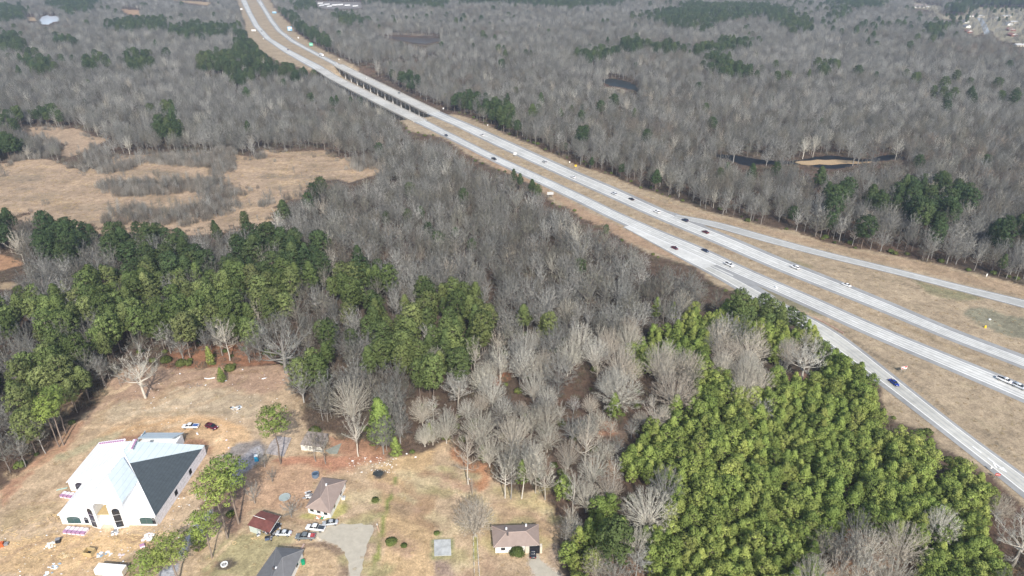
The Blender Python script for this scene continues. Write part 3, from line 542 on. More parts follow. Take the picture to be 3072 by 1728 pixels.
# ------------------------------------------------------------------ tree shapes
class TG:      # triangles gathered with numpy-friendly lists
    def __init__(s): s.v = []; s.f = []; s.sh = []; s.n = []
    def tube(s, p, q, r0, r1, n=4, shade=1.0):
        d = q - p; L = d.length
        if L < 1e-5: return
        d /= L; a = d.orthogonal().normalized(); b = d.cross(a); o = len(s.v)
        for c, r in ((p, r0), (q, r1)):
            for k in range(n):
                t = 6.2832 * k / n; e = a * math.cos(t) + b * math.sin(t); s.v.append(c + e * r); s.sh.append(shade); s.n.append(e)
        for k in range(n): s.f.append((o + k, o + (k + 1) % n, o + n + (k + 1) % n, o + n + k))
    def tri(s, a, b, c, shade, n=None):
        o = len(s.v); g = (b - a).cross(c - a)
        if n is not None and g.dot(n) < 0: b, c = c, b
        s.v += [a, b, c]; s.sh += [shade] * 3; s.n += [n if n is not None else g.normalized()] * 3; s.f.append((o, o + 1, o + 2))
    def mesh(s, name, m, customn=False):
        me = bpy.data.meshes.new(name); me.from_pydata([tuple(p) for p in s.v], [], s.f); me.materials.append(m)
        at = me.attributes.new('shade', 'FLOAT', 'POINT'); at.data.foreach_set('value', s.sh)
        me.polygons.foreach_set('use_smooth', [True] * len(me.polygons)); me.update()
        if customn: me.normals_split_custom_set_from_vertices([tuple(Vector(x).normalized()) for x in s.n])
        return me
V3 = Vector
def rv(R): 
    while True:
        v = V3((R.uniform(-1, 1), R.uniform(-1, 1), R.uniform(-1, 1)))
        if .05 < v.length < 1: return v.normalized()
def branchline(tg, R, p, q, r0, r1, k, wig, n=4, shade=1.0):
    pts = [p]; L = (q - p).length
    for i in range(1, k): pts.append(p.lerp(q, i / k) + rv(R) * L * wig)
    pts.append(q)
    for i in range(k): tg.tube(pts[i], pts[i + 1], r0 + (r1 - r0) * i / k, r0 + (r1 - r0) * (i + 1) / k, n, shade)
    return pts
def bare_tree(seed, H, R_, base=.3, limbs=18, sub=7, tw=8, fork=False, spread=1.0, tr=.28, twl=1.2, tww=.06, pale=False):
    """H height, R_ crown radius, base: height share where the crown starts"""
    R = random.Random(seed); wood = TG(); tw_ = TG()
    top = V3((R.uniform(-.4, .4), R.uniform(-.4, .4), H * (.62 if fork else .93)))
    tp = branchline(wood, R, V3((0, 0, -.3)), top, tr, .06 if not fork else tr * .45, 6, .012, 6)
    def on_trunk(z):
        z = min(z, top.z); 
        for a, b in zip(tp[:-1], tp[1:]):
            if a.z <= z <= b.z: return a.lerp(b, (z - a.z) / max(1e-6, b.z - a.z))
        return tp[-1]
    tips = []
    for i in range(limbs):
        f = (i + .5) / limbs; ang = i * 2.4 + R.uniform(-.4, .4)
        zt = H * (base + (1 - base) * (f ** .8)) ; rel = (zt / H - base) / (1 - base)
        rad = R_ * math.sqrt(max(.03, 1 - (abs(rel - .38) / .66) ** 2.2)) * R.uniform(.75, 1.08) * (1 if spread >= 1 else spread)
        tip = V3((math.cos(ang) * rad, math.sin(ang) * rad, min(zt, H * .99)))
        z0 = H * base * R.uniform(.75, 1.0) + max(0, zt - H * base) * (.25 if fork else .55); s = on_trunk(max(H * base * .7, min(z0, zt - rad * .45)))
        r0 = max(.05, tr * (.55 if fork else .38) * (1 - .6 * rel))
        mid = s.lerp(tip, .5) + V3((0, 0, -rad * .10)) + rv(R) * rad * .08
        a = branchline(wood, R, s, mid, r0, r0 * .6, 2, .03, 4); b = branchline(wood, R, mid, tip, r0 * .6, .03, 2, .05, 3)
        pts = a + b[1:]
        for j in range(sub):
            t = .25 + .75 * (j + R.random()) / sub; k = min(len(pts) - 2, int(t * (len(pts) - 1))); p = pts[k].lerp(pts[k + 1], t * (len(pts) - 1) - k)
            d = ((p - V3((0, 0, H * base * .6))).normalized() * .8 + rv(R) * .75 + V3((0, 0, .45))).normalized(); L = R_ * R.uniform(.24, .45) * (1.15 - .5 * t)
            q = p + d * L; sh = R.uniform(.8, 1.15); nout = (q - V3((0, 0, H * (base + (1 - base) * .30)))).normalized()
            w = .035; pp = [p, p.lerp(q, .55) + rv(R) * L * .08, q]
            for u, v in zip(pp[:-1], pp[1:]): wood.tube(u, v, w, w * .6, 3, 1) if j % 2 == 0 else tw_.tube(u, v, w, w * .6, 3, sh)
            for m in range(tw):
                u = R.uniform(.15, 1); o = p.lerp(q, u); dd = (d * .7 + rv(R) * .8 + V3((0, 0, .25))).normalized(); l = twl * R.uniform(.6, 1.2)
                sd = dd.cross(rv(R)).normalized() * tww * .5
                tw_.tri(o - sd, o + sd, o + dd * l, sh * R.uniform(.85, 1.15), (nout * .75 + rv(R) * .45).normalized())
    return wood, tw_
def dome_tree(seed, H, R_, nb=60, sub=7, tw=9, tr=.38, z0=.12, zc=.42, twl=.9, tww=.05, low=-.25):
    """vase of curved limbs that ends in a smooth rounded crown"""
    R = random.Random(seed); wood = TG(); tw_ = TG(); c = V3((0, 0, H * zc)); zr = H * (1 - zc)
    wood.tube(V3((0, 0, -.3)), V3((0, 0, H * z0)), tr, tr * .85, 7)
    for i in range(nb):
        zz = low + (1 - low) * (i + .5) / nb; ang = i * 2.39996 + R.uniform(-.3, .3); rr = math.sqrt(max(0, 1 - zz * zz)); k = R.uniform(.88, 1.04)
        tip = c + V3((math.cos(ang) * rr * R_, math.sin(ang) * rr * R_, zz * zr if zz > 0 else zz * H * zc * .8)) * k - c * (k - 1) * 0
        s0 = V3((R.uniform(-.2, .2), R.uniform(-.2, .2), H * z0 * R.uniform(.7, 1.0)))
        up = V3((0, 0, 1)); m1 = s0.lerp(tip, .35) + up * (tip - s0).length * .10 * (1 - zz) - V3((tip.x, tip.y, 0)) * .06; m2 = s0.lerp(tip, .7) + up * (tip - s0).length * .07 * (1 - zz)
        r0 = tr * R.uniform(.13, .24) * (1.5 if i % 6 == 0 else 1); pts = [s0, m1 + rv(R) * .25, m2 + rv(R) * .25, tip]
        for a, b, u, v in zip(pts[:-1], pts[1:], (r0, r0 * .62, r0 * .36), (r0 * .62, r0 * .36, .02)): wood.tube(a, b, u, v, 4)
        nout = (tip - c).normalized()
        for j in range(sub):
            t = .45 + .55 * (j + R.random()) / sub; kk = min(2, int(t * 3)); p = pts[kk].lerp(pts[kk + 1], t * 3 - kk); d = ((p - s0).normalized() * .9 + rv(R) * .55).normalized(); L = R_ * .26 * R.uniform(.6, 1.1) * (1.25 - t * .6); q = p + d * L
            rad = (q - c); e = math.sqrt((rad.x / R_) ** 2 + (rad.y / R_) ** 2 + (rad.z / zr) ** 2)
            if e > 1.06: q = c + rad / e * 1.05
            sh = R.uniform(.8, 1.15); tw_.tube(p, q, .03, .012, 3, sh)
            for m in range(tw):
                o = p.lerp(q, R.uniform(.1, 1)); dd = (d * .9 + rv(R) * .7).normalized(); sd = dd.cross(rv(R)).normalized() * tww * .5
                tw_.tri(o - sd, o + sd, o + dd * twl * R.uniform(.5, 1.1), sh * R.uniform(.85, 1.15), (nout * .8 + rv(R) * .4).normalized())
    return wood, tw_
def cluster(tg, R, c, r, n, size, outward, shade, flat=.75):
    for i in range(n):
        e = rv(R); e = V3((e.x, e.y, e.z * flat)); p = c + e * r * R.uniform(.55, 1.0)
        nn = (e * .62 + outward * .38 + V3((0, -.0, .22))).normalized()
        a = rv(R); t1 = a.cross(nn); t1 = (t1.normalized() if t1.length > .01 else V3((1, 0, 0))); t2 = (nn * .55 + rv(R) * .7).cross(t1).normalized()
        s = size * R.uniform(.7, 1.3)
        tg.tri(p + t1 * s, p - t1 * s * .6 + t2 * s * .75, p - t1 * s * .5 - t2 * s * .7, shade * R.uniform(.88, 1.12), nn)
def pine(seed, H, R_, base=.45, ncl=80, cr=1.15, nt=26, size=.34, shape='round', tr=.24, lean=0, deadlimbs=6):
    R = random.Random(seed); wood = TG(); lf = TG(); 
    top = V3((lean + R.uniform(-.3, .3), R.uniform(-.3, .3), H * .96)); tp = branchline(wood, R, V3((0, 0, -.3)), top, tr, .05, 6, .008, 6)
    def axis(z):
        for a, b in zip(tp[:-1], tp[1:]):
            if a.z <= z <= b.z: return a.lerp(b, (z - a.z) / max(1e-6, b.z - a.z))
        return tp[-1]
    for i in range(ncl):
        f = ((i + R.random()) / ncl); ang = i * 2.39996 + R.uniform(-.5, .5)
        if shape == 'round': prof = math.sqrt(max(0, 1 - abs((f - .42) / .62) ** 2.3))
        elif shape == 'cone': prof = (1 - f) ** .75 * (1 if f > .12 else .6 + f * 3.3)
        else: prof = (1 - f ** 1.9) * (.55 + min(.45, f * 2.5))
        rr = R_ * prof * (R.uniform(.62, 1.0) if i % 3 else R.uniform(.1, .6)); z = H * (base + (1 - base) * f * .97)
        ax = axis(max(.5, z - rr * .25)); p = V3((ax.x + math.cos(ang) * rr, ax.y + math.sin(ang) * rr, z))
        if i % 2 == 0 and rr > R_ * .35: wood.tube(ax - V3((0, 0, rr * .12)), p, .06, .025, 3)
        out = V3((math.cos(ang) * rr, math.sin(ang) * rr, (f - .3) * R_)).normalized()
        cluster(lf, R, p, cr * R.uniform(.75, 1.2), nt, size, out, R.uniform(.8, 1.18), .62)
    for i in range(deadlimbs):
        z = H * (base * R.uniform(.45, 1)); a = R.uniform(0, 6.28); s = axis(z); wood.tube(s, s + V3((math.cos(a), math.sin(a), R.uniform(-.1, .35))) * R.uniform(.6, 1.8), .04, .015, 3)
    return wood, lf
def thicket(seed, H=5.0, n=70, w=3.2):
    R = random.Random(seed); tg = TG()
    for i in range(n):
        a = R.uniform(0, 6.28); r = w * math.sqrt(R.random()); p = V3((r * math.cos(a), r * math.sin(a), -.2)); h = H * R.uniform(.6, 1.05) * (1 - .35 * (r / w) ** 2)
        q = p + V3((R.uniform(-.5, .5), R.uniform(-.5, .5), h)); sh = R.uniform(.7, 1.2); tg.tube(p, q, .045, .015, 3, sh)
        for k in range(9):
            o = p.lerp(q, R.uniform(.35, 1)); d = (V3((0, 0, 1)) + rv(R) * .8).normalized(); sd = d.cross(rv(R)).normalized() * .03
            tg.tri(o - sd, o + sd, o + d * R.uniform(.6, 1.2), sh)
    return tg
def brush(seed, H=1.6, w=1.8, n=150):
    R = random.Random(seed); tg = TG()
    for i in range(n):
        a = R.uniform(0, 6.28); r = w * math.sqrt(R.random()); p = V3((r * math.cos(a), r * math.sin(a), -.1)); d = (V3((math.cos(a) * .5, math.sin(a) * .5, .9)) + rv(R) * .5).normalized()
        sd = d.cross(rv(R)).normalized() * .05; tg.tri(p - sd, p + sd, p + d * H * R.uniform(.5, 1.1), R.uniform(.75, 1.2))
    return tg
def bush(seed, r=1.0, h=1.2, n=12, nt=30, size=.16):
    R = random.Random(seed); tg = TG()
    for i in range(n * 3):
        e = rv(R); e.z = abs(e.z) * .9; p = V3((e.x * r * .72, e.y * r * .72, h * .28 + e.z * h * .62)); cluster(tg, R, p, r * .33, nt // 2, size, e, R.uniform(.85, 1.15), .9)
    return tg

SHAPES = {}     # kind -> list of (trunk mesh, crown mesh, natural height)
def reg(kind, wood, crown, H, mw, mc, cn): SHAPES.setdefault(kind, []).append((wood.mesh(kind + '_trunk', mw), crown.mesh(kind + '_crown', mc, cn), H))
for s_ in range(4):
    w_, t_ = bare_tree(100 + s_, 16, 4.3, .36, 20, 8, 10, fork=s_ != 1, tr=.20, twl=1.1, tww=.055); reg('forest', w_, t_, 16, M_BARK, M_TWIG, True)
for s_ in range(2):
    w_, t_ = bare_tree(110 + s_, 17, 3.0, .32, 18, 6, 10, tr=.16, twl=1.1, tww=.05); reg('slim', w_, t_, 17, M_BARK, M_TWIG, True)
for s_ in range(3):
    w_, t_ = dome_tree(120 + s_, 15.5, 5.2, 46, 7, 9, .28, .24 + .06 * s_, .52, 1.0, .055, -.35); reg('broad', w_, t_, 15.5, M_BARK, M_TWIG, True)
for s_ in range(3):
    w_, t_ = dome_tree(130 + s_, 16, 7.6, 110, 8, 9, .42, .12, .42, .9, .045, -.22 + .1 * s_); reg('elm', w_, t_, 16, M_BARKL, M_TWIGL, True)
for s_ in range(2):
    w_, t_ = bare_tree(140 + s_, 18, 4.4, .34, 20, 8, 9, fork=s_ == 0, tr=.24, twl=1.2, tww=.045); reg('pale', w_, t_, 18, M_BARKL, M_TWIGL, True)
w_, t_ = bare_tree(150, 24, 12.5, .26, 20, 13, 11, fork=True, tr=.95, twl=1.9, tww=.07); reg('oak', w_, t_, 24, M_BARK, M_TWIG, True)
w_, t_ = bare_tree(151, 22, 8.5, .36, 16, 12, 11, fork=True, tr=.5, twl=1.6, tww=.06); reg('oak', w_, t_, 22, M_BARKL, M_TWIGL, True)
w_, t_ = bare_tree(152, 17, 1.9, .25, 34, 3, 2, tr=.2, twl=.7); reg('snag', w_, t_, 17, M_BARKL, M_TWIGL, False)
for s_ in range(2):
    w_, t_ = bare_tree(160 + s_, 6, 2.3, .25, 12, 5, 7, fork=True, tr=.11, twl=.8, tww=.04); reg('smalltree', w_, t_, 6, M_BARK, M_TWIG, False)
for s_ in range(4):
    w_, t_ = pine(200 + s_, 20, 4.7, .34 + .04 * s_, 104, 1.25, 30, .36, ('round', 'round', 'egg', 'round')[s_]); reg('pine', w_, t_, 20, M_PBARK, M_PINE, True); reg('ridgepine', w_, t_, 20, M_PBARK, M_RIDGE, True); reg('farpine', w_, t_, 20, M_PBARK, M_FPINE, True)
for s_ in range(2):
    w_, t_ = pine(210 + s_, 22, 3.9, .62, 74, .98, 32, .24, 'round', deadlimbs=12); reg('tallpine', w_, t_, 22, M_PBARK, M_YPINE, True)
for s_ in range(4):
    w_, t_ = pine(220 + s_, 9.5, 2.8, .20, 80, .72, 26, .24, ('round', 'egg', 'egg', 'round')[s_], tr=.12, deadlimbs=0); reg('youngpine', w_, t_, 9.5, M_PBARK, M_YPINE, True)
w_, t_ = pine(230, 9, 2.4, .06, 70, .6, 24, .22, 'cone', tr=.12, deadlimbs=0); reg('cedar', w_, t_, 9, M_PBARK, M_YPINE, True)
w_, t_ = pine(231, 17, 4.6, .10, 120, 1.1, 28, .36, 'egg', tr=.25, deadlimbs=0); reg('fullpine', w_, t_, 17, M_PBARK, M_YPINE, True)

TREES = {'bare': [], 'pine': [], 'young': []}      # every single tree that is a thing of its own
def single_tree(name, kind, v, loc, H, rz, label, cat, group=None, sx=1.0):
    tm, cm, h0 = SHAPES[kind][v % len(SHAPES[kind])]; k = H / h0
    r = empty(name, (loc[0], loc[1], float(gz(loc[0], loc[1]))), rz, label, cat, group); r.scale = (k * sx, k * sx, k)
    for nm, me in (('trunk', tm), ('crown', cm)):
        o = bpy.data.objects.new(nm, me); COL.objects.link(o); o.parent = r
    return r

# ------------------------------------------------------------------ where the woods grow
PINEZ = [  # areas whose canopy is pine in the photograph
    [(0, 640), (90, 648), (175, 656), (218, 675), (280, 664), (325, 682), (420, 675), (560, 680), (660, 668), (720, 668), (760, 690), (705, 700), (560, 704), (545, 720), (440, 730), (440, 790), (335, 800), (325, 720), (255, 710), (245, 770), (125, 775), (110, 670), (40, 668), (30, 760), (0, 758), (-200, 760), (-200, 640)],
    [(326, 805), (380, 790), (460, 775), (530, 730), (605, 765), (640, 775), (700, 740), (740, 690), (850, 715), (960, 710), (985, 760), (985, 800), (960, 840), (1000, 860), (1060, 815), (1105, 820), (1150, 800), (1215, 850), (1165, 890), (1165, 960), (1100, 980), (1080, 960), (1030, 930), (1000, 880), (960, 860), (915, 855), (860, 930), (790, 960), (760, 985), (700, 1050), (650, 1030), (640, 960), (610, 940), (590, 1010), (520, 1045), (430, 1020), (380, 1000), (330, 1080), (275, 1065), (310, 960), (270, 940), (210, 975), (140, 990), (120, 900), (60, 870), (0, 870), (0, 860), (70, 855), (150, 900), (230, 850), (300, 830)],
    [(0, 870), (60, 862), (130, 900), (200, 905), (215, 985), (150, 1000), (70, 1010), (0, 960), (-200, 1000), (-200, 860)],
    [(-200, 1120), (0, 1115), (60, 1090), (100, 1080), (160, 1040), (200, 1035), (250, 1080), (285, 1140), (220, 1180), (190, 1210), (130, 1225), (60, 1240), (0, 1180), (-200, 1200)],
    [(950, 980), (1024, 1014), (1027, 1046), (1003, 1095), (950, 1147), (870, 1154), (863, 1122), (884, 1077), (915, 1046)],
    [(1229, 886), (1285, 868), (1343, 886), (1353, 877), (1437, 877), (1489, 933), (1489, 1007), (1437, 1035), (1400, 1088), (1328, 1141), (1250, 1141), (1253, 1079), (1204, 1082), (1114, 1094), (1114, 1026), (1188, 970), (1235, 948)],
    [(1535, 955), (1560, 945), (1655, 948), (1660, 990), (1560, 990)],
    [(1766, 1521), (1845, 1504), (1876, 1538), (1905, 1556), (1900, 1618), (1849, 1625), (1800, 1618), (1769, 1683), (1711, 1687), (1711, 1642), (1759, 1590)],
    [(1717, 1705), (1766, 1700), (1766, 1780), (1710, 1780)],
    [(2190, 905), (2229, 885), (2292, 888), (2341, 920), (2421, 951), (2432, 991), (2420, 1000), (2330, 985), (2250, 975), (2195, 960)],
    [(586, 179), (683, 155), (715, 120), (722, 60), (738, 116), (796, 148), (854, 190), (932, 196), (965, 217), (893, 233), (800, 217), (718, 252), (683, 217), (594, 206)],
    [(318, 74), (388, 62), (497, 58), (509, 89), (582, 70), (718, 78), (680, 105), (543, 113), (485, 85), (388, 93), (330, 85)],
    [(0, 15), (60, 30), (80, 55), (20, 60), (-100, 50), (-100, 20)], [(150, 0), (300, 0), (260, 30), (200, 40)], [(-100, 112), (60, 108), (75, 140), (-100, 138)], [(160, 115), (200, 110), (225, 125), (160, 128)],
    [(252, 182), (318, 167), (322, 194), (256, 202)], [(353, 171), (388, 159), (443, 163), (443, 202), (411, 213), (388, 186)], [(74, 180), (110, 178), (175, 182), (150, 215), (110, 225)],
    [(19, 335), (116, 335), (128, 374), (47, 389), (19, 378)], [(131, 327), (175, 327), (175, 372), (135, 372)], [(-100, 401), (0, 401), (62, 428), (31, 486), (0, 490), (-100, 490)],
    [(488, 312), (527, 318), (540, 380), (520, 400), (490, 405), (455, 400), (460, 365), (490, 350)], [(1169, 224), (1240, 230), (1243, 280), (1180, 252)], [(1324, 286), (1424, 286), (1414, 335), (1330, 332)],
    [(1428, 321), (1470, 293), (1491, 314), (1540, 307), (1550, 384), (1519, 391), (1470, 377)], [(1739, 150), (1825, 148), (1830, 172), (1750, 177)], [(1847, 126), (1931, 126), (1931, 152), (1850, 148)],
    [(1942, 140), (2022, 133), (2050, 128), (2052, 152), (1950, 152)], [(2081, 150), (2170, 122), (2240, 118), (2268, 129), (2170, 152), (2085, 162)],
    [(1882, 52), (1994, 42), (2057, 10), (2134, 17), (2300, 12), (2420, 58), (2420, 88), (2380, 84), (2300, 45), (2170, 60), (2127, 80), (2015, 80), (1994, 63)], [(2130, 165), (2175, 175), (2240, 210), (2235, 228), (2170, 225), (2150, 190)],
    [(2497, 28), (2545, 30), (2540, 58), (2500, 50)], [(2828, 16), (2910, 12), (2912, 44), (2832, 48)], [(2782, 70), (2830, 72), (2822, 108), (2788, 105)], [(2463, 185), (2512, 190), (2507, 208), (2465, 205)],
    [(2702, 577), (2737, 539), (2760, 546), (2801, 534), (2845, 534), (2898, 567), (2934, 587), (2934, 613), (2883, 620), (2878, 656), (2850, 684), (2850, 790), (2806, 795), (2801, 648), (2755, 646), (2666, 602), (2663, 587)],
    [(2615, 582), (2663, 590), (2655, 623), (2615, 623)], [(2563, 715), (2600, 660), (2622, 690), (2622, 748), (2570, 745)], [(2972, 679), (3010, 654), (3072, 641), (3300, 640), (3300, 740), (3072, 705), (3010, 722), (2975, 735)],
    [(2931, 825), (2960, 810), (2985, 778), (3010, 766), (3018, 800), (3057, 812), (3044, 852), (2985, 842)], [(2480, 580), (2535, 580), (2535, 625), (2480, 630)], [(2368, 640), (2410, 632), (2410, 692), (2370, 688)], [(2440, 660), (2490, 645), (2500, 700), (2495, 727), (2450, 705)],
    [(1380, -60), (1700, -60), (1870, -10), (1860, 14), (1700, 18), (1500, 8), (1390, 8)], [(2490, -50), (2700, -50), (2650, 14), (2560, 26), (2500, 10)], [(837, 25), (874, 47), (917, 85), (975, 110), (1000, 135), (948, 128), (899, 100), (874, 78)], [(995, 52), (1045, 40), (1085, 55), (1070, 68), (1020, 65)],
    [(870, 10), (930, 5), (960, 22), (900, 30)], [(1101, 1), (1330, 1), (1330, 18), (1180, 14)], [(2840, -40), (3300, -40), (3300, 20), (2900, 20)],
]
YOUNGZ = [(1887, 1061), (1914, 1022), (1949, 991), (2033, 974), (2050, 950), (2072, 918), (2090, 920), (2114, 953), (2190, 905), (2195, 960), (2250, 975), (2330, 985), (2420, 1000), (2450, 1005), (2500, 1022), (2548, 1062), (2620, 1120), (2650, 1200), (2650, 1243), (2630, 1280), (2712, 1282), (2790, 1302), (2825, 1352), (2900, 1395), (2985, 1455), (3011, 1480), (2985, 1510), (2955, 1590), (2940, 1640), (3010, 1640), (3010, 1720), (2990, 1900), (1990, 1900), (1985, 1728), (1945, 1625), (1870, 1612), (1905, 1570), (1990, 1565), (2022, 1520), (2030, 1480), (2000, 1430), (1950, 1412), (1880, 1425), (1872, 1385), (1912, 1306), (1966, 1265), (2030, 1262), (2024, 1203), (2086, 1190), (2092, 1120), (2050, 1080), (2000, 1065), (1950, 1090), (1915, 1110)]
YHOLES = [[(2130, 1000), (2200, 990), (2290, 1005), (2320, 1080), (2320, 1130), (2260, 1180), (2215, 1170), (2200, 1110), (2115, 1090)], [(2350, 1010), (2420, 992), (2470, 1050), (2480, 1090), (2440, 1130), (2360, 1120), (2330, 1080)],
          [(2440, 1728), (2480, 1560), (2560, 1555), (2640, 1570), (2740, 1590), (2750, 1680), (2700, 1760), (2560, 1900), (2440, 1900)], [(2630, 1255), (2712, 1282), (2650, 1300)], [(2800, 1540), (2860, 1545), (2850, 1600), (2800, 1595)], [(2770, 1350), (2850, 1400), (2850, 1430), (2800, 1410)]]
LONEPINE = [(1229, 569, 14), (1391, 592, 16), (1224, 648, 12), (1261, 640, 12), (1286, 690, 13), (1314, 723, 15), (1366, 700, 10), (1416, 737, 11), (1541, 528, 14), (1560, 540, 13), (1596, 560, 14), (1612, 572, 12), (960, 560, 18), (940, 575, 16), (924, 603, 15), (850, 634, 19), (734, 661, 15), (991, 741, 13), (1072, 761, 13), (1743, 802, 13), (1970, 914, 11), (1628, 970, 12),
            (1845, 1208, 11), (1160, 655, 12), (1697, 442, 10), (1775, 486, 10), (1865, 508, 11), (1818, 690, 9), (2020, 925, 9), (190, 860, 9), (275, 815, 12), (2208, 930, 14), (2235, 918, 15), (2262, 925, 14), (2290, 915, 15), (2318, 930, 14), (2345, 938, 14), (2372, 952, 14), (2400, 966, 13), (2425, 985, 12), (2250, 950, 13), (2225, 955, 13), (2300, 955, 13), (2335, 965, 13), (2440, 1003, 12), (1107, 985, 16), (1053, 1020, 14), (730, 940, 14), (1290, 1290, 8), (660, 1120, 7), (625, 1060, 9)]
ELMS = [ # crown centre px, radius m, base px : broad bare crowns that stand out
    (1853, 1235, 17, 9.4, 'elm', 0, 'broad round bare crown, left one of the pair beside the young pines'), (2020, 1232, 16.5, 9.0, 'elm', 1, 'broad round bare crown, right one of the pair beside the young pines'),
    (1440, 1348, 16.5, 6.7, 'elm', 2, 'fan-shaped bare tree at the wood edge above the brown-roofed house, left of its twin'), (1540, 1372, 17.5, 6.6, 'elm', 0, 'fan-shaped bare tree at the wood edge above the brown-roofed house, right of its twin'),
    (1940, 1590, 14.5, 8.4, 'elm', 1, 'pale tan bare tree with wide round crown on the edge of the young pine plantation'), (1426, 1608, 13.5, 6.2, 'elm', 2, 'lone vase-shaped bare tree on the lawn beside the wire fence'),
    (1782, 1108, 15, 6.2, 'elm', 2, 'wide bare tree in the wood between the dark pines and the young pines'), (1675, 1180, 19, 7.0, 'broad', 0, 'tall bare tree with long rising limbs left of the broad pair of crowns'),
    (1060, 1262, 18, 7.8, 'elm', 0, 'big grey bare tree behind the white shed'), (1755, 1402, 19, 6.0, 'oak', 1, 'whitish bare tree with heavy pale limbs in the open wood right of the lawn'),
    (1958, 1302, 14, 6.0, 'pale', 0, 'pale bushy bare tree on the left edge of the young pines'), (860, 1118, 24, 12.5, 'oak', 0, 'huge spreading bare oak at the top edge of the building site'),
    (437, 1194, 21.5, 9.0, 'oak', 1, 'forked bare tree standing in red leaves behind the white building'), (563, 1047, 17, 2.0, 'snag', 0, 'dead white snag with short broken limbs among the pines'),
    (690, 1082, 19, 5.2, 'pale', 1, 'vase-shaped pale bare tree between pines above the building site'), (1375, 1228, 16, 5.6, 'pale', 0, 'bright whitish bare tree left of centre in the open wood'),
    (1548, 1125, 17, 5.8, 'broad', 1, 'bare tree with crooked pale limbs below the small pine patch'), (1500, 1150, 18, 4.6, 'pale', 1, 'tall narrow bare tree beside the big dark pine patch'),
    (75, 792, 20, 6.2, 'pale', 0, 'pale bare tree rising out of the dark pines at the far left'), (150, 912, 20, 11, 'oak', 0, 'wide sprawling bare oak at the left edge above the pines'), (475, 792, 18, 6.0, 'broad', 0, 'bare tree standing between pines below the marsh'),
    (300, 832, 18, 4.6, 'slim', 0, 'clump-like slim bare tree behind the bright pine ridge'), (270, 900, 15, 6.0, 'broad', 1, 'leaning bare tree at the left end of the bright pine ridge'),
    (2240, 1100, 16, 8.6, 'elm', 1, 'bare hardwood in the upper gap of the young pines'), (2170, 1110, 15, 6.4, 'elm', 0, 'bare hardwood at the left side of the gap in the young pines'), (2270, 1200, 14, 6.2, 'elm', 2, 'bare hardwood at the bottom of the gap in the young pines'), (2405, 1140, 17, 9.0, 'oak', 1, 'silvery bare hardwood inside the young pines next to the exit ramp'),
    (2285, 1270, 10, 4.5, 'broad', 1, 'small brownish bare tree sunk among the young pines'), (2590, 1700, 13, 6.2, 'elm', 0, 'brownish bare tree in the bottom gap of the young pines, left one'), (2690, 1690, 14, 7.0, 'elm', 1, 'bare tree with upright pale limbs in the bottom gap of the young pines'), (3035, 1700, 18, 8.5, 'oak', 1, 'big silvery bare tree at the right edge below the ramp'),
    (1075, 1369, 20, 4.2, 'pale', 0, 'tall pale bare tree with red leaves at its foot right of the white shed'), (1405, 1453, 21, 4.9, 'pale', 1, 'tall whitish bare tree at the corner of the big lawn'), (1515, 1494, 20, 4.6, 'pale', 0, 'tall whitish bare tree, left one of the row behind the lawn'), (1532, 1497, 22, 3.8, 'slim', 1, 'slender bare tree, middle one of the row behind the lawn'),
    (1606, 1479, 19, 3.6, 'pale', 1, 'tall whitish bare tree right of the leaning dead pole'), (1635, 1499, 15.5, 4.4, 'pale', 0, 'low-branched whitish bare tree at the right end of the row behind the lawn'), (1718, 1542, 17, 3.8, 'pale', 1, 'white bare tree in the brush right of the lawn'), (1697, 1660, 14, 3.4, 'slim', 0, 'bare tree on the wood edge right of the brown-roofed house'),
    (948, 1385, 13.5, 3.0, 'slim', 1, 'bare tree standing before the white shed, left trunk'), (977, 1392, 14, 2.8, 'slim', 0, 'bare tree standing before the white shed, right trunk'), (795, 1402, 8, 2.6, 'smalltree', 0, 'small forked bare tree beside the blue portable toilet'), (818, 1446, 5.5, 2.0, 'smalltree', 1, 'stubby bare tree on the red slope below the ruined slab'),
    (765, 1512, 9.5, 2.4, 'smalltree', 0, 'crooked bare tree between the tall pines and the shed with the rusty roof'), (875, 1552, 7.0, 3.4, 'smalltree', 1, 'many-stemmed bare tree in front of the brown hip-roofed house'), (1840, 1765, 12, 4.6, 'broad', 0, 'pale bare tree at the bottom edge left of the young pines'),
    (1910, 1740, 11, 4.4, 'slim', 1, 'slim bare tree at the bottom edge beside the young pines'), (363, 1160, 13, 2.2, 'slim', 0, 'thin bare tree left of the forked tree behind the white building'), (137, 1360, 15, 3.2, 'slim', 1, 'thin bare tree at the shaded left edge of the building site'), (60, 1170, 15, 5, 'broad', 0, 'bare tree at the far left edge above the pines'),
    (1572, 1090, 15, 6.6, 'elm', 1, 'fan-shaped pale bare tree directly below the small pine patch'), (1700, 985, 15, 6.0, 'elm', 2, 'rounded bare crown above the wide bare tree in the middle wood'), (1880, 1035, 14, 6.0, 'elm', 0, 'rounded bare crown just left of the top of the young pines'), (2040, 950, 14, 6.2, 'elm', 1, 'rounded bare crown above the young pines left of the ramp pines'),
    (1640, 1310, 15, 5.4, 'elm', 2, 'beige bare tree in the open wood right of the fan-shaped pair'), (1715, 1340, 13, 4.6, 'broad', 2, 'brownish bare tree beside the whitish heavy-limbed one'), (1340, 1330, 14, 4.6, 'elm', 0, 'pale bare tree at the upper corner of the big lawn'), (1905, 1690, 13, 5.0, 'elm', 1, 'brownish bare tree left of the bottom left young pines'), (1310, 1140, 15, 5.4, 'elm', 2, 'grey bare crown below the lower dark pine patch'), (1450, 1190, 15, 5.6, 'elm', 1, 'pale bare crown between the dark pine patch and the fan-shaped pair')]
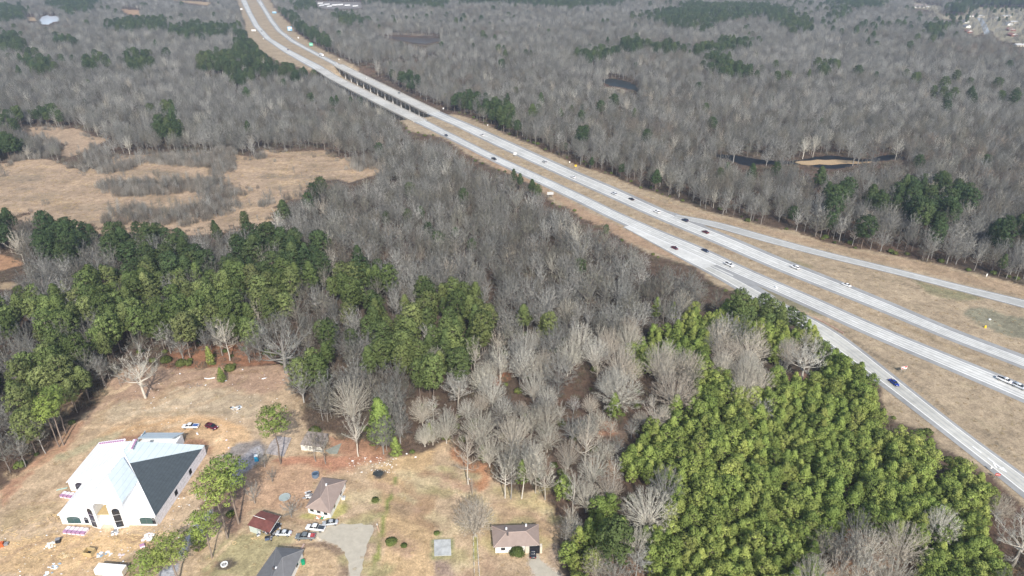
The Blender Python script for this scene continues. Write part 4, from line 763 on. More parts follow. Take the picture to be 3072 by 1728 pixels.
HEROPINE = [
    (191, 1336, 22, 4.4, 'tallpine', 0, 'tall pine with long bare trunk at the left edge of the building site'), (178, 1341, 20, 3.8, 'tallpine', 1, 'slightly shorter pine twin to the left of the tall one at the site edge'), (199, 1300, 20, 3.6, 'tallpine', 0, 'tall pine just behind the pair at the left edge of the building site'), (110, 1362, 18, 4.5, 'pine', 1, 'full-crowned pine at the left edge of the building site'),
    (717, 1571, 25, 5.6, 'tallpine', 1, 'tallest pine of the trunk row between the white building and the red slope'), (683, 1615, 25, 5.6, 'tallpine', 0, 'tall pine standing right beside the gravel drive of the white building'), (636, 1674, 17, 4.4, 'tallpine', 1, 'pine with a leaning trunk below the gravel drive'),
    (535, 1745, 16, 5.0, 'tallpine', 0, 'low pine at the bottom edge next to the white box trailer'), (470, 1765, 12.5, 4.6, 'tallpine', 1, 'small pine at the bottom edge over the littered ground'), (843, 1391, 23, 5.2, 'tallpine', 0, 'big pine rising beside the ruined slab'), (1145, 1335, 19.5, 5.2, 'fullpine', 0, 'bright yellow-green full pine standing alone in the bare wood'),
    (1190, 1367, 8.2, 2.6, 'cedar', 0, 'small bright conifer at the edge of the big lawn'), (1450, 1375, 6.0, 1.9, 'cedar', 0, 'little green conifer between the bare trees behind the lawn'), (600, 1645, 8.5, 2.6, 'cedar', 0, 'dark small conifer beside the gravel drive'), (1565, 1450, 10.0, 2.6, 'cedar', 0, 'dark narrow conifer behind the leaning dead pole'),
    (1690, 1500, 9, 3.0, 'youngpine', 0, 'thin olive-green pine in the brush right of the lawn')]
NAMED = []
for (bx, by, H, R_, kind, v, lab) in ELMS:
    p = pw(bx, by); h0 = SHAPES[kind][v % len(SHAPES[kind])][2]
    r0 = {'elm': 7.6, 'broad': 5.2, 'pale': 4.4, 'oak': (12.5, 8.5)[v % 2], 'snag': 1.9, 'slim': 3.0, 'smalltree': 2.3}[kind]
    nm = 'dead_tree' if kind == 'snag' else 'bare_tree'
    single_tree(nm, kind, v, p, H, rnd.uniform(0, 6.28), lab, 'tree' if kind != 'snag' else 'dead tree', 'bare trees that stand out singly', sx=(R_ / r0) / (H / h0)); NAMED.append((p[0], p[1], R_)); TREES['bare'].append(1)
for (bx, by, H, R_, kind, v, lab) in HEROPINE:
    p = pw(bx, by); h0 = SHAPES[kind][v % len(SHAPES[kind])][2]; r0 = {'pine': 4.7, 'tallpine': 3.9, 'fullpine': 4.6, 'cedar': 2.4, 'youngpine': 2.8}[kind]
    single_tree('conifer_tree' if kind == 'cedar' else 'pine_tree', kind, v, p, H, rnd.uniform(0, 6.28), lab, 'conifer' if kind == 'cedar' else 'pine tree', 'pines and conifers that stand out singly', sx=(R_ / r0) / (H / h0)); NAMED.append((p[0], p[1], R_ * .8)); TREES['pine'].append(1)
NAMED = np.array(NAMED)

def grid_points(step_near, step_far, pxlo=-260, pxhi=3330, ytop=2700, y0=112):
    out = []; y = y0; 
    while y < ytop:
        t = min(1, max(0, (y - 250) / 900)); st = step_near + (step_far - step_near) * t; D = y * .89 + 70
        xs = np.arange((pxlo - 1536) / F_ * D, (pxhi - 1536) / F_ * D, st)
        out.append(np.c_[xs + rng.uniform(-.46, .46, len(xs)) * st, y + rng.uniform(-.46, .46, len(xs)) * st, np.full(len(xs), st)]); y += st
    return np.vstack(out)
def in_any(polys, x, y):
    m = np.zeros(len(x), bool)
    for p in polys: m |= pip(p, x, y)
    return m
def near_named(P, k=.85):
    m = np.zeros(len(P), bool)
    for x, y, r in NAMED: m |= (P[:, 0] - x) ** 2 + (P[:, 1] - y) ** 2 < (r * k) ** 2
    return m
def road_clear(P, r):
    m = np.zeros(len(P), bool)
    for c, w in ((CN, WN), (CF, WF), (C1, W1), (C2, W2)):
        for q, ww in zip(c, w):
            m |= (P[:, 0] - q[0]) ** 2 + (P[:, 1] - q[1]) ** 2 < (ww / 2 + r) ** 2
    return m
G = grid_points(6.0, 7.8); gx, gy = G[:, 0], G[:, 1]; gzz = gz(gx, gy)
H0 = 15.5 * rng.uniform(.66, 1.2, len(G)) * np.where(gy > 900, 1.08, 1)
ppx = [wp(gx, gy, gzz + f * H0)[:2] for f in (0, .35, .72, 1.0)]
jx = rng.normal(0, 1, len(G)) * np.where(gy > 550, 11, 7); jy = rng.normal(0, 1, len(G)) * np.where(gy > 550, 4.5, 5)
def swirl(x, y, k, ph): return np.sin(x * k + ph + 1.7 * np.sin(y * k * .8 + ph)) * np.sin(y * k * 1.2 - ph + 1.3 * np.sin(x * k * .7))
ww = swirl(gx, gy, .021, 1.0) * 10; wv = swirl(gx, gy, .024, 4.0) * 5
pine_m = in_any(PINEZ, ppx[2][0] + jx + ww, ppx[2][1] + jy + wv)
drift = swirl(gx, gy, .006, 2.2) + .6 * swirl(gx, gy, .017, .4)
young_m = pip(YOUNGZ, *wp(gx, gy, gzz + 6)[:2])
holes = in_any(YHOLES, *wp(gx, gy, gzz + 8)[:2])
openm = np.zeros(len(G), bool)
for q in ppx: openm |= in_any(OPEN, *q)
openm |= in_any(OPEN, *wp(gx, gy, gzz + .55 * H0)[:2])
for hx, hy in ((1500, 1100), (1150, 1035)): openm |= ((ppx[0][0] - hx) ** 2 + (ppx[0][1] - hy) ** 2 < 18 ** 2)
rc = road_clear(G, 4.5)
sub = in_any([SUBURB], *ppx[1]) & (rng.random(len(G)) < .22); H0 = np.where(sub, H0 * .7, H0); openm &= ~sub
keep = ~openm & ~rc & ~pip([(1690, 1700), (1700, 1640), (1755, 1585), (1760, 1515), (1845, 1495), (1890, 1530), (1955, 1570), (1990, 1590), (1960, 1640), (1780, 1690), (1775, 1800), (1690, 1800)], *wp(gx, gy, gzz + 6)[:2]) & ~near_named(G, .92)
thin = rng.random(len(G))
isY = keep & young_m & ~holes
isP = keep & pine_m & ~isY
isB = keep & ~isP & ~isY & ~(young_m & ~holes)
# a few pines scattered among the bare trees of the far woods, a few bare trees among pines
sw = isP & (thin < np.where(gy > 550, .22, np.where(ppx[2][1] < 800, .22, np.where(ppx[2][0] > 1050, .06, .13)))); lone = isB & (gy > 330) & (rng.random(len(G)) < np.where(drift > .55, .035, .003) * np.where(gy > 600, 1.2, .6)); isB |= sw; isP &= ~sw; isP |= lone; isB &= ~lone
nearopen = isB & (ppx[2][0] > 1230) & (ppx[2][0] < 2000) & (ppx[0][1] > 1150); H0 = np.where(nearopen, H0 * .78, H0); isB &= ~(nearopen & (rng.random(len(G)) < .20))
isP &= ~((thin > .93) & (gy < 420))
# left strip bands: open the wood with random small gaps
isB &= ~((thin > .955) & (gy < 500))
YG = grid_points(3.4, 3.4, 1660, 3200, 420, 118); yx, yy = YG[:, 0], YG[:, 1]
YOUNG2 = [(1700, 1700), (1706, 1640), (1759, 1585), (1764, 1521), (1845, 1500), (1885, 1535), (1950, 1575), (1990, 1590), (1960, 1640), (1900, 1632), (1849, 1632), (1800, 1630), (1775, 1690), (1770, 1800), (1700, 1800)]
ym = (pip(YOUNGZ, *wp(yx, yy, 6 + 0 * yx)[:2]) | pip(YOUNG2, *wp(yx, yy, 6 + 0 * yx)[:2])) & ~in_any(YHOLES, *wp(yx, yy, 7 + 0 * yx)[:2]) & ~in_any([VERGE], *wp(yx, yy, 0 * yx)[:2]) & ~road_clear(YG, 3.5) & (rng.random(len(YG)) > .05) & ~near_named(YG, .62) & ~in_any([VERGE], *wp(yx, yy, 8.5 + 0 * yx)[:2])
YG = YG[ym]
def order(P): return np.argsort(wp(P[:, 0], P[:, 1], 0)[2])
def infr(P, H):
    x, y, D = wp(P[:, 0], P[:, 1], H * .7); return (x > -10) & (x < 3082) & (y > 0) & (y < 1740)

# zone names for the trees nobody can tell apart within their stand
def zone_bare(x, y):
    if x > 1990 and y > 880: return 'gaps in the young pine plantation', 'brownish bare tree in a gap of the young pine plantation'
    if x > 1690 and y > 1350: return 'brush strip beside the plantation', 'grey bare tree in the brush strip between lawn and young pines'
    if x > 1480 and y > 1180: return 'open wood behind the ranch house', 'bare tree in the open wood straight behind the ranch house lawn'
    if x > 1250 and y > 1180: return 'open wood at the lawn corner', 'bare tree in the open wood at the upper corner of the big lawn'
    if x < 420: return 'left edge wood', 'grey bare tree mixed with the pines at the left edge'
    if y > 1090: return ('wood behind the shed', 'grey bare tree in the wood behind the white shed') if x < 1120 else ('wood right of the bright pine', 'grey bare tree in the wood right of the bright full pine')
    if x > 1600: return 'wood beside the highway', 'grey bare tree in the wood between the dark pines and the highway'
    return 'middle grey wood', 'grey bare tree in the middle wood around the dark pine patch'
def zone_pine(x, y):
    if x < 420 and y > 1030: return 'pines at the left edge of the building site', 'full-crowned pine in the stand left of the white building'
    if x > 1690 and y > 1480: return 'dark pine clump at the bottom', 'dark green pine of the clump right of the brown-roofed house'
    if x > 2100: return 'dark pines by the ramp merge', 'dark green pine in the clump where the near ramp joins the highway'
    if x > 1500: return 'small pine patch in the middle wood', 'green pine in the small patch between the grey bare trees'
    if x > 1090 and y > 860: return ('upper dark pine patch', 'green pine in the upper part of the patch amid the grey wood') if y < 970 else ('lower dark pine patch', 'green pine in the lower part of the patch amid the grey wood')
    if x > 850 and y > 960: return 'pine clump right of the oak', 'yellow-green pine in the clump right of the huge bare oak'
    if y < 790: return 'pine band along the marsh', 'dark green pine in the band along the near edge of the tan marsh'
    if y > 930: return ('pines above the forked tree', 'green pine just behind the forked bare tree') if x < 560 else ('pines around the white snag', 'green pine right of the dead white snag')
    if x < 300: return 'pines at the left end of the ridge', 'green pine at the left end of the pine ridge'
    if x < 560: return 'pines of the bright ridge crest', 'round-crowned bright pine on the ridge crest below the bare clump'
    if x < 800: return 'pines in the middle of the ridge', 'round-crowned pine in the middle of the pine ridge'
    return 'pines at the right end of the ridge', 'green pine at the right end of the pine ridge near the grey wood'
def zone_young(x, y):
    if x > 2740 and y < 1500: return 'young pine in the outer rows nearest the ramp arrow', 'young pines below the ramp arrow'
    if x > 2740: return 'young pine in the far right corner of the plantation', 'young pines of the right corner'
    if x > 2440 and y < 1560: return 'young pine in the plantation above the right-hand bare gap', 'young pines above the right gap'
    if x < 1960 and y > 1480: return 'young pine in the clump right of the ranch house', 'young pines of the clump right of the ranch house'
    if x < 2080 and y < 1560: return 'young pine on the left flank of the plantation by the pale tan bare tree', 'young pines of the left flank'
    if x < 2250 and y > 1560: return 'young pine at the bottom left of the plantation', 'young pines of the bottom left'
    if y > 1560: return 'young pine at the bottom edge left of the right-hand bare gap', 'young pines of the bottom middle'
    return 'young pine in the dense middle of the plantation', 'young pines of the plantation middle'
# --- single bare trees
PB = np.c_[G[isB][:, :2], H0[isB]]; vis = infr(PB, PB[:, 2]); od = order(PB); 
single = [i for i in od if vis[i]][:300 - len(TREES['bare'])]; smask = np.zeros(len(PB), bool); smask[single] = True
for i in single:
    x, y, H = PB[i]; px_, py_, _ = wp(x, y, 8); g, l = zone_bare(px_, py_); kind = rnd.choice(['elm', 'broad', 'elm', 'pale']) if py_ > 1000 and px_ > 1230 else rnd.choice(['forest', 'forest', 'broad', 'broad', 'slim'])  # near wood gets mostly pale kinds, front light put into their colour
    single_tree('bare_tree', kind, rnd.randrange(4), (x, y), H * (.92 if py_ > 1180 else 1), rnd.uniform(0, 6.28), l, 'tree', g, sx=.82 if kind == 'elm' else 1)
RESTB = PB[~smask]
PP = np.c_[G[isP][:, :2], H0[isP] * 1.16]; extra = []
for x, y, H in LONEPINE:
    q = pw(x, y, H * .62); extra.append((q[0], q[1], H))
PP = np.vstack([PP, extra]); vis = infr(PP, PP[:, 2]); od = order(PP)
single = [i for i in od if vis[i] and wp(PP[i][0], PP[i][1], 8)[1] > 620][:300 - len(TREES['pine'])]; smask = np.zeros(len(PP), bool); smask[single] = True
for i in single:
    x, y, H = PP[i]; px_, py_, _ = wp(x, y, 12)
    lone = i >= len(PP) - len(extra)
    if lone: g, l = 'single pines scattered through the grey wood', 'single green pine standing alone among grey bare trees'
    else: g, l = zone_pine(px_, py_)
    single_tree('pine_tree', 'fullpine' if lone and H < 13 else ('ridgepine' if ('ridge' in l or 'snag' in l or 'forked' in l or 'oak' in l or 'white building' in l) and not 'marsh' in l else 'pine'), rnd.randrange(4), (x, y), H, rnd.uniform(0, 6.28), l, 'pine tree', g, sx=rnd.uniform(.78, 1.08))
RESTP = PP[~smask]
YG[:, :2] += rng.normal(0, .7, (len(YG), 2)); YP = np.c_[YG[:, :2], rng.uniform(7.2, 10.8, len(YG))]; vis = infr(YP, YP[:, 2]); od = order(YP)
single = [i for i in od if vis[i]][:300]; smask = np.zeros(len(YP), bool); smask[single] = True
for i in single:
    x, y, H = YP[i]
    px_, py_, _ = wp(x, y, 5); l, g = zone_young(px_, py_)
    single_tree('young_pine_tree', 'youngpine', rnd.randrange(4), (x, y), H, rnd.uniform(0, 6.28), l, 'young pine', g)
RESTY = YP[~smask]
print('trees', len(PB), len(PP), len(YP))

# --- the rest of each kind: one object each, copies laid by geometry nodes
def scatter(name, pts, kinds, label, cat):
    """pts: x, y, z, rot, scale_xy, scale_z, variant; kinds: source meshes"""
    lib = bpy.data.collections.new(name + '_shapes'); objs = []
    for j, meshes in enumerate(kinds):
        if len(meshes) > 1:
            vs = []; fs = []; mats = []; mi = []; sh = []; off = 0; nn = []
            for me in meshes:
                n = len(me.vertices); co = np.empty(n * 3); me.vertices.foreach_get('co', co); vs.append(co.reshape(-1, 3))
                s_ = np.empty(n); me.attributes['shade'].data.foreach_get('value', s_); sh.append(s_)
                fs += [tuple(k + off for k in p.vertices) for p in me.polygons]; mats.append(me.materials[0]); mi += [len(mats) - 1] * len(me.polygons); off += n
                cn = np.empty(len(me.loops) * 3); me.corner_normals.foreach_get('vector', cn); nn.append(cn.reshape(-1, 3))
            me2 = bpy.data.meshes.new(name + '_shape'); me2.from_pydata(np.vstack(vs).tolist(), [], fs)
            for m in mats: me2.materials.append(m)
            me2.polygons.foreach_set('material_index', mi); at = me2.attributes.new('shade', 'FLOAT', 'POINT'); at.data.foreach_set('value', np.concatenate(sh))
            me2.polygons.foreach_set('use_smooth', [True] * len(fs)); me2.update(); me2.normals_split_custom_set(np.vstack(nn).tolist())
        else: me2 = meshes[0]
        o = bpy.data.objects.new('%s_%02d' % (name, j), me2); lib.objects.link(o); objs.append(o)
    P = np.asarray(pts, float); me = bpy.data.meshes.new(name); me.vertices.add(len(P)); me.vertices.foreach_set('co', P[:, :3].ravel())
    for nm, ty, arr in (('rot', 'FLOAT', P[:, 3]), ('sxy', 'FLOAT', P[:, 4]), ('sz', 'FLOAT', P[:, 5])):
        me.attributes.new(nm, ty, 'POINT').data.foreach_set('value', arr)
    me.attributes.new('var', 'INT', 'POINT').data.foreach_set('value', P[:, 6].astype(np.int32))
    ob = bpy.data.objects.new(name, me); COL.objects.link(ob); tag(ob, label, cat, None, 'stuff')
    ng = bpy.data.node_groups.new(name, 'GeometryNodeTree'); ng.interface.new_socket('Geometry', in_out='INPUT', socket_type='NodeSocketGeometry'); ng.interface.new_socket('Geometry', in_out='OUTPUT', socket_type='NodeSocketGeometry')
    N = ng.nodes; Lk = ng.links; gi = N.new('NodeGroupInput'); go = N.new('NodeGroupOutput'); ip = N.new('GeometryNodeInstanceOnPoints'); m2p = N.new('GeometryNodeMeshToPoints')
    ci = N.new('GeometryNodeCollectionInfo'); ci.inputs['Collection'].default_value = lib; ci.inputs['Separate Children'].default_value = True; ci.inputs['Reset Children'].default_value = True
    def att(nm, ty):
        a = N.new('GeometryNodeInputNamedAttribute'); a.data_type = ty; a.inputs['Name'].default_value = nm; return a.outputs['Attribute']
    r = N.new('ShaderNodeCombineXYZ'); Lk.new(att('rot', 'FLOAT'), r.inputs['Z']); s = N.new('ShaderNodeCombineXYZ'); a = att('sxy', 'FLOAT'); Lk.new(a, s.inputs['X']); Lk.new(a, s.inputs['Y']); Lk.new(att('sz', 'FLOAT'), s.inputs['Z'])
    Lk.new(gi.outputs[0], m2p.inputs[0]); Lk.new(m2p.outputs[0], ip.inputs['Points']); Lk.new(ci.outputs[0], ip.inputs['Instance']); ip.inputs['Pick Instance'].default_value = True
    Lk.new(att('var', 'INT'), ip.inputs['Instance Index']); Lk.new(r.outputs[0], ip.inputs['Rotation']); Lk.new(s.outputs[0], ip.inputs['Scale']); Lk.new(ip.outputs[0], go.inputs[0])
    md = ob.modifiers.new('copies', 'NODES'); md.node_group = ng
    return ob
def pts_for(P, shapes, choose, jit=.12):
    out = []; n = len(P); zz = gz(P[:, 0], P[:, 1]); h = np.array([s[2] for s in shapes])
    var = choose(n); k = P[:, 2] / h[var]
    return np.c_[P[:, 0], P[:, 1], zz, rng.uniform(0, 6.28, n), k * rng.uniform(1 - jit, 1 + jit, n), k, var]
BSH = SHAPES['forest'] + SHAPES['slim'] + SHAPES['broad'] + SHAPES['pale'][:1]
scatter('bare_woods', pts_for(RESTB, BSH, lambda n: rng.choice(len(BSH), n, p=[.14, .13, .14, .13, .08, .06, .10, .09, .09, .04])), [s[:2] for s in BSH], 'grey leafless hardwood forest stretching to the horizon', 'forest')
scatter('pine_woods', pts_for(RESTP, SHAPES['farpine'], lambda n: rng.integers(0, 4, n), .2), [s[:2] for s in SHAPES['farpine']], 'stands of pines tinted dark as under cloud, scattered through the far forest', 'pine forest')
scatter('pine_plantation', pts_for(RESTY, SHAPES['youngpine'], lambda n: rng.integers(0, 4, n)), [s[:2] for s in SHAPES['youngpine']], 'far half of the dense young pine plantation beside the near ramp', 'pine plantation')
# brush under and between the trees
TH = [Z5((480, 500), (640, 470), (700, 350), (850, 365), (870, 475), (1150, 425), (1640, 400), (1640, 310), (1830, 320), (1830, 560), (1640, 610), (1640, 525), (1300, 512), (1130, 497), (1000, 537), (800, 575), (640, 548), (520, 530)),
      Z5((740, 700), (760, 620), (900, 598), (1100, 603), (1500, 600), (1640, 585), (1900, 690), (1880, 740), (1700, 760), (1480, 715), (1250, 742), (900, 745)),
      Z5((750, 935), (780, 880), (1000, 800), (1260, 835), (1640, 740), (1900, 790), (2330, 705), (2420, 690), (2330, 740), (2120, 820), (1850, 840), (1640, 920), (1400, 978), (1180, 968), (850, 972)),
      Z5((90, 310), (280, 275), (520, 340), (440, 420), (350, 450), (100, 480)), Z5((1950, 400), (2040, 400), (2040, 465), (1960, 465)), [(1055, 475), (1150, 465), (1170, 500), (1080, 520), (1040, 500)], Z5((0, 530), (60, 550), (40, 600), (0, 600))]
q = grid_points(2.8, 2.8, -150, 1400, 700, 340); zq = 0 * q[:, 0]
ax_, ay_, _ = wp(q[:, 0], q[:, 1], zq); wq = swirl(q[:, 0], q[:, 1], .07, .5) * 5; m = in_any(TH, ax_ + wq, ay_ + wq * .4) & in_any(TH, *wp(q[:, 0], q[:, 1], zq + 3.5)[:2]) & (rng.random(len(q)) < .8); q = q[m]
thm = [(thicket(300 + i, 5 + i, 60, 2.6 + .3 * i).mesh('thicket_shape', M_THICK),) for i in range(3)] + [SHAPES['slim'][0][:2]]
mq = grid_points(3.2, 3.2, -150, 1300, 700, 330); mx_, my_, _ = wp(mq[:, 0], mq[:, 1], 0 * mq[:, 0]); wb = swirl(mq[:, 0], mq[:, 1], .09, 2.0)
inm = pip(MARSH, mx_, my_) | pip(MARSH2, mx_, my_); nb_ = np.zeros(len(mq), bool)
for dx_, dy_ in ((0, -7), (0, -12), (9, 0), (-9, 0)): nb_ |= inm & ~(pip(MARSH, mx_ + dx_, my_ + dy_) | pip(MARSH2, mx_ + dx_, my_ + dy_))
nb_ &= (rng.random(len(mq)) < .55) & (wb > -.2); spots = inm & (rng.random(len(mq)) < .006) 
q = np.vstack([q, mq[nb_ | spots]])
k = rng.uniform(.6, 1.25, len(q)); k[-int((nb_ | spots).sum()):] *= .62; tv = np.where(rng.random(len(q)) < .30, 3, rng.integers(0, 3, len(q))); k = np.where(tv == 3, k * .55, k); scatter('marsh_thicket', np.c_[q[:, :2], 0 * k, rng.uniform(0, 6.28, len(q)), k * rng.uniform(.8, 1.1, len(q)), k, tv], thm, 'ribbons of grey-brown leafless saplings winding through the tan marsh', 'thicket')
q = grid_points(3.4, 7, -150, 3250, 1300, 115); zq = 0 * q[:, 0]
bx_, by_, bD = wp(q[:, 0], q[:, 1], zq); o0 = in_any(OPEN, bx_, by_) | in_any(OPEN, *wp(q[:, 0], q[:, 1], zq + 1.5)[:2])
m = ~o0 & ~road_clear(q, 2.5) & ~(pip(YOUNGZ, *wp(q[:, 0], q[:, 1], zq + 6)[:2])) & (rng.random(len(q)) < .55); q = q[m]
brm = [(brush(320 + i).mesh('brush_shape', M_BRUSH),) for i in range(3)]
k = rng.uniform(.5, 1.35, len(q)) * np.where(q[:, 1] > 500, 1.5, 1); scatter('undergrowth', np.c_[q[:, :2], gz(q[:, 0], q[:, 1]), rng.uniform(0, 6.28, len(q)), k, k, rng.integers(0, 3, len(q))], brm, 'brown leafless undergrowth on the forest floor', 'undergrowth')
# green bushes along wood edges
bm_ = [(bush(340 + i).mesh('bush_shape', M_BUSH, True),) for i in range(3)]
q = grid_points(6, 9, -50, 3150, 700, 125); zq = 0 * q[:, 0]; bx_, by_, bD = wp(q[:, 0], q[:, 1], zq)
edge = in_any([VERGE, YARD], bx_, by_ + 14) | in_any([VERGE], bx_, by_ - 10) | ((by_ > 1000) & (bx_ > 1250) & (bx_ < 1950) & (rng.random(len(q)) < .5)) | ((bx_ < 3000) & (by_ > 1230) & (bx_ > 1250) & (rng.random(len(q)) < .3)) | ((by_ > 930) & (by_ < 1140) & (bx_ > 380) & (bx_ < 860) & (rng.random(len(q)) < .6))
m = edge & ~in_any(OPEN, bx_, by_) & ~road_clear(q, 3) & (rng.random(len(q)) < .55); q = q[m]
k = rng.uniform(.7, 2.0, len(q)); scatter('green_undergrowth', np.c_[q[:, :2], gz(q[:, 0], q[:, 1]), rng.uniform(0, 6.28, len(q)), k, k * .9, rng.integers(0, 3, len(q))], bm_, 'low olive-green evergreen shrubs along the edges of the woods', 'shrubs')
# coarse dry tufts on the verges, the marsh and the lawns
def tuft(seed, n=26, H=.5, w=.7):
    R = random.Random(seed); tg = TG()
    for i in range(n):
        a = R.uniform(0, 6.28); r = w * math.sqrt(R.random()); p = V3((r * math.cos(a), r * math.sin(a), -.05)); d = (V3((0, 0, 1)) + rv(R) * .7).normalized(); sd = d.cross(rv(R)).normalized() * .07
        tg.tri(p - sd, p + sd, p + d * H * R.uniform(.6, 1.2), R.uniform(.8, 1.2))
    return tg
M_TUFT = foliage_mat('dry_grass', [(.0, (.33, .235, .14)), (.4, (.40, .30, .18)), (.7, (.36, .30, .16)), (1, (.46, .35, .22))], attr='shade', patch=25, rand=.5)
tfm = [(tuft(360 + i).mesh('tuft_shape', M_TUFT),) for i in range(3)]
q = grid_points(2.3, 5.5, -60, 3130, 640, 120); zq = 0 * q[:, 0]; bx_, by_, bD = wp(q[:, 0], q[:, 1], zq)
dens = np.where(pip(MARSH, bx_, by_), .5, np.where(pip(VERGE, bx_, by_), .3, np.where(pip(YARD, bx_, by_), .18, 0)))
m = (rng.random(len(q)) < dens) & ~road_clear(q, 1.5); q = q[m]
GRASSQ = q
k = rng.uniform(.4, 1.0, len(q)) * np.where(q[:, 1] > 380, 1.5, 1)
scatter('dry_grass', np.c_[q[:, :2], 0 * k, rng.uniform(0, 6.28, len(q)), k, k, rng.integers(0, 3, len(q))], tfm, 'dry tan grass tufts on the verges, lawns and marsh', 'grass')

# ------------------------------------------------------------------ the white building under construction
WRAP = mat('house_wrap', (.86, .87, .88), .55, .05, .8); WRAP2 = mat('printed_house_wrap', (.80, .79, .84), .6, .22, 1.6); UND = mat('white_underlayment', (.93, .94, .95), .5, .04, .5)
GREYU = mat('pale_grey_underlayment', (.58, .66, .69), .6, .05, .6); DARKS = mat('charcoal_shingles', (.068, .084, .096), .9, .16, .9); GLASS = mat('window_glass', (.045, .10, .10), .08, spec=.8); FRAME = mat('white_frame', (.8, .8, .8), .5)
HOLE = mat('dark_opening', (.02, .02, .025), .9); OSB = mat('osb_sheathing', (.50, .38, .20), .8, .15, 3); GLASSD = mat('dark_glass', (.02, .025, .035), .08, spec=.8); LUM = mat('lumber', (.62, .47, .26), .8, .18, 4)
PINK = mat('pink_wrap', (.42, .24, .38), .6, .2, 3); BUND = mat('white_bundle', (.80, .72, .77), .6, .12, 3); TARP = mat('white_tarp', (.80, .81, .82), .6, .1, 3); TARPB = mat('blue_grey_tarp', (.30, .38, .45), .6, .3, 2)
bands(UND, 1.1, .22); bands(GREYU, 1.1, .14); bands(DARKS, 2.2, .25); bands(WRAP, .37, .12); bands(WRAP2, .8, .2)
church = empty('church_building', (-120, 165, 0), 0, 'large white-wrapped church building under construction with hipped roof, half of it dark', 'building')
CO = Vector((-120, 165, 0))
def P_(x, y, z): return (x - CO.x, y - CO.y, z)
def poly_part(name, polys, m, parent, thick=.12):
    """flat polygons given a real thickness"""
    mb = MB()
    for pl in polys:
        v = [Vector(p) for p in pl]; n = Vector((0, 0, 0))
        for i in range(len(v)): n += v[i].cross(v[(i + 1) % len(v)])
        n.normalize(); 
        if n.z < 0: v = v[::-1]; n = -n
        k = len(v); lo = [p - n * thick for p in v]
        mb.add(v + lo, [tuple(range(k)), tuple(range(k, 2 * k))[::-1]] + [(i, k + i, k + (i + 1) % k, (i + 1) % k) for i in range(k)])
    return mb.build(name, m, parent)
FLc, FRc, BRc, BLc, LWc = (-134.2, 149, 3.8), (-105.0, 148.5, 3.8), (-103.3, 180.5, 3.8), (-139.6, 182, 3.8), (-139.6, 162.6, 3.8)
R1, R2, VV = (-120.8, 166, 13.7), (-120.8, 170.5, 13.7), (-124.0, 162.0, 11.9); FL2 = (-134.2, 162.3, 3.8)
A1 = tuple(FRc[i] + (R1[i] - FRc[i]) * .80 for i in range(3)); PB_ = tuple(FRc[i] + (BRc[i] - FRc[i]) * .94 for i in range(3))
c_ = lambda *p: [P_(*q) for q in p]
# walls: outer shell set in from the eaves
def wall_prism(mb, pts, z1, inset=.45):
    cx = sum(p[0] for p in pts) / len(pts); cy = sum(p[1] for p in pts) / len(pts); out = []
    for p in pts:
        d = Vector((cx - p[0], cy - p[1])); d.normalize(); out.append((p[0] + d.x * inset - CO.x, p[1] + d.y * inset - CO.y))
    mb.prism(out, -.2, z1); return out
mb = MB(); wall_prism(mb, [FLc, FRc, (-104.2, 164), (-139.0, 164), (-134.2, 162.6)], 3.72); wall_prism(mb, [(-139.6, 162.8), (-104, 162.8), BRc, BLc], 3.72)
mb.add([P_(-139.1, 163.0, 3.6), P_(-124.2, 163.0, 3.6), P_(-124.2, 163.0, 11.7)], [(0, 1, 2)]); mb.build('wall', WRAP, church)
mb = MB(); a, b = Vector(P_(-104.98, 149.0, 0)), Vector(P_(-103.42, 180.3, 0)); nrm = Vector((.05, -.002, 0))
mb.add([a + nrm, b + nrm, b + nrm + Vector((0, 0, 3.75)), a + nrm + Vector((0, 0, 3.75))], [(0, 1, 2, 3)]); o = mb.build('side_wall', WRAP2, church); o['label'] = 'greyish printed wrap on the long right wall'
for t in (.33, .63):
    p = a.lerp(b, t); q_ = a.lerp(b, t + .05); mb = MB().add([p + nrm * 2 + Vector((0, 0, 1.1)), q_ + nrm * 2 + Vector((0, 0, 1.1)), q_ + nrm * 2 + Vector((0, 0, 3.0)), p + nrm * 2 + Vector((0, 0, 3.0))], [(0, 1, 2, 3)]); mb.build('window_opening', HOLE, church)
poly_part('roof', [c_(FLc, FRc, R1), c_(FLc, R1, VV, FL2), c_(BLc, LWc, (-124.0, 162.6, 12.1), R1, R2)], UND, church)
poly_part('roof_back_slope', [c_(BLc, R2, BRc)], GREYU, church)
o = poly_part('roof_right_slope', [c_(A1, PB_, BRc, R2, R1)], GREYU, church); o['label'] = 'pale grey back part of the right roof slope'
o = poly_part('roof_shingled_slope', [c_(FRc, PB_, A1)], DARKS, church); o['label'] = 'dark charcoal triangle of the right roof slope'
poly_part('roof', [c_((-126.5, 181, 3.8), (-113, 181.3, 3.8), (-114, 178, 5.6), (-125.5, 178, 5.6)), c_((-126.5, 187, 3.8), (-126.5, 181, 3.8), (-125.5, 181, 5.6), (-125.5, 186, 5.6)), c_((-126.5, 187, 3.8), (-113, 187, 3.8), (-114, 181, 6.3), (-125.5, 181, 6.3))], GREYU, church)
MB().box(*P_(-126, 179, -.2), *P_(-113.5, 186.5, 3.7)).build('rear_porch', WRAP, church)
# white strips along hips and ridge of the underlayment laps
for s, e in ((FRc, A1), (A1, R1), (FLc, R1), (R1, R2)):
    MB().tube(P_(s[0], s[1], s[2] + .03), P_(e[0], e[1], e[2] + .03), .16, n=6).build('ridge_strip', TARP, church)
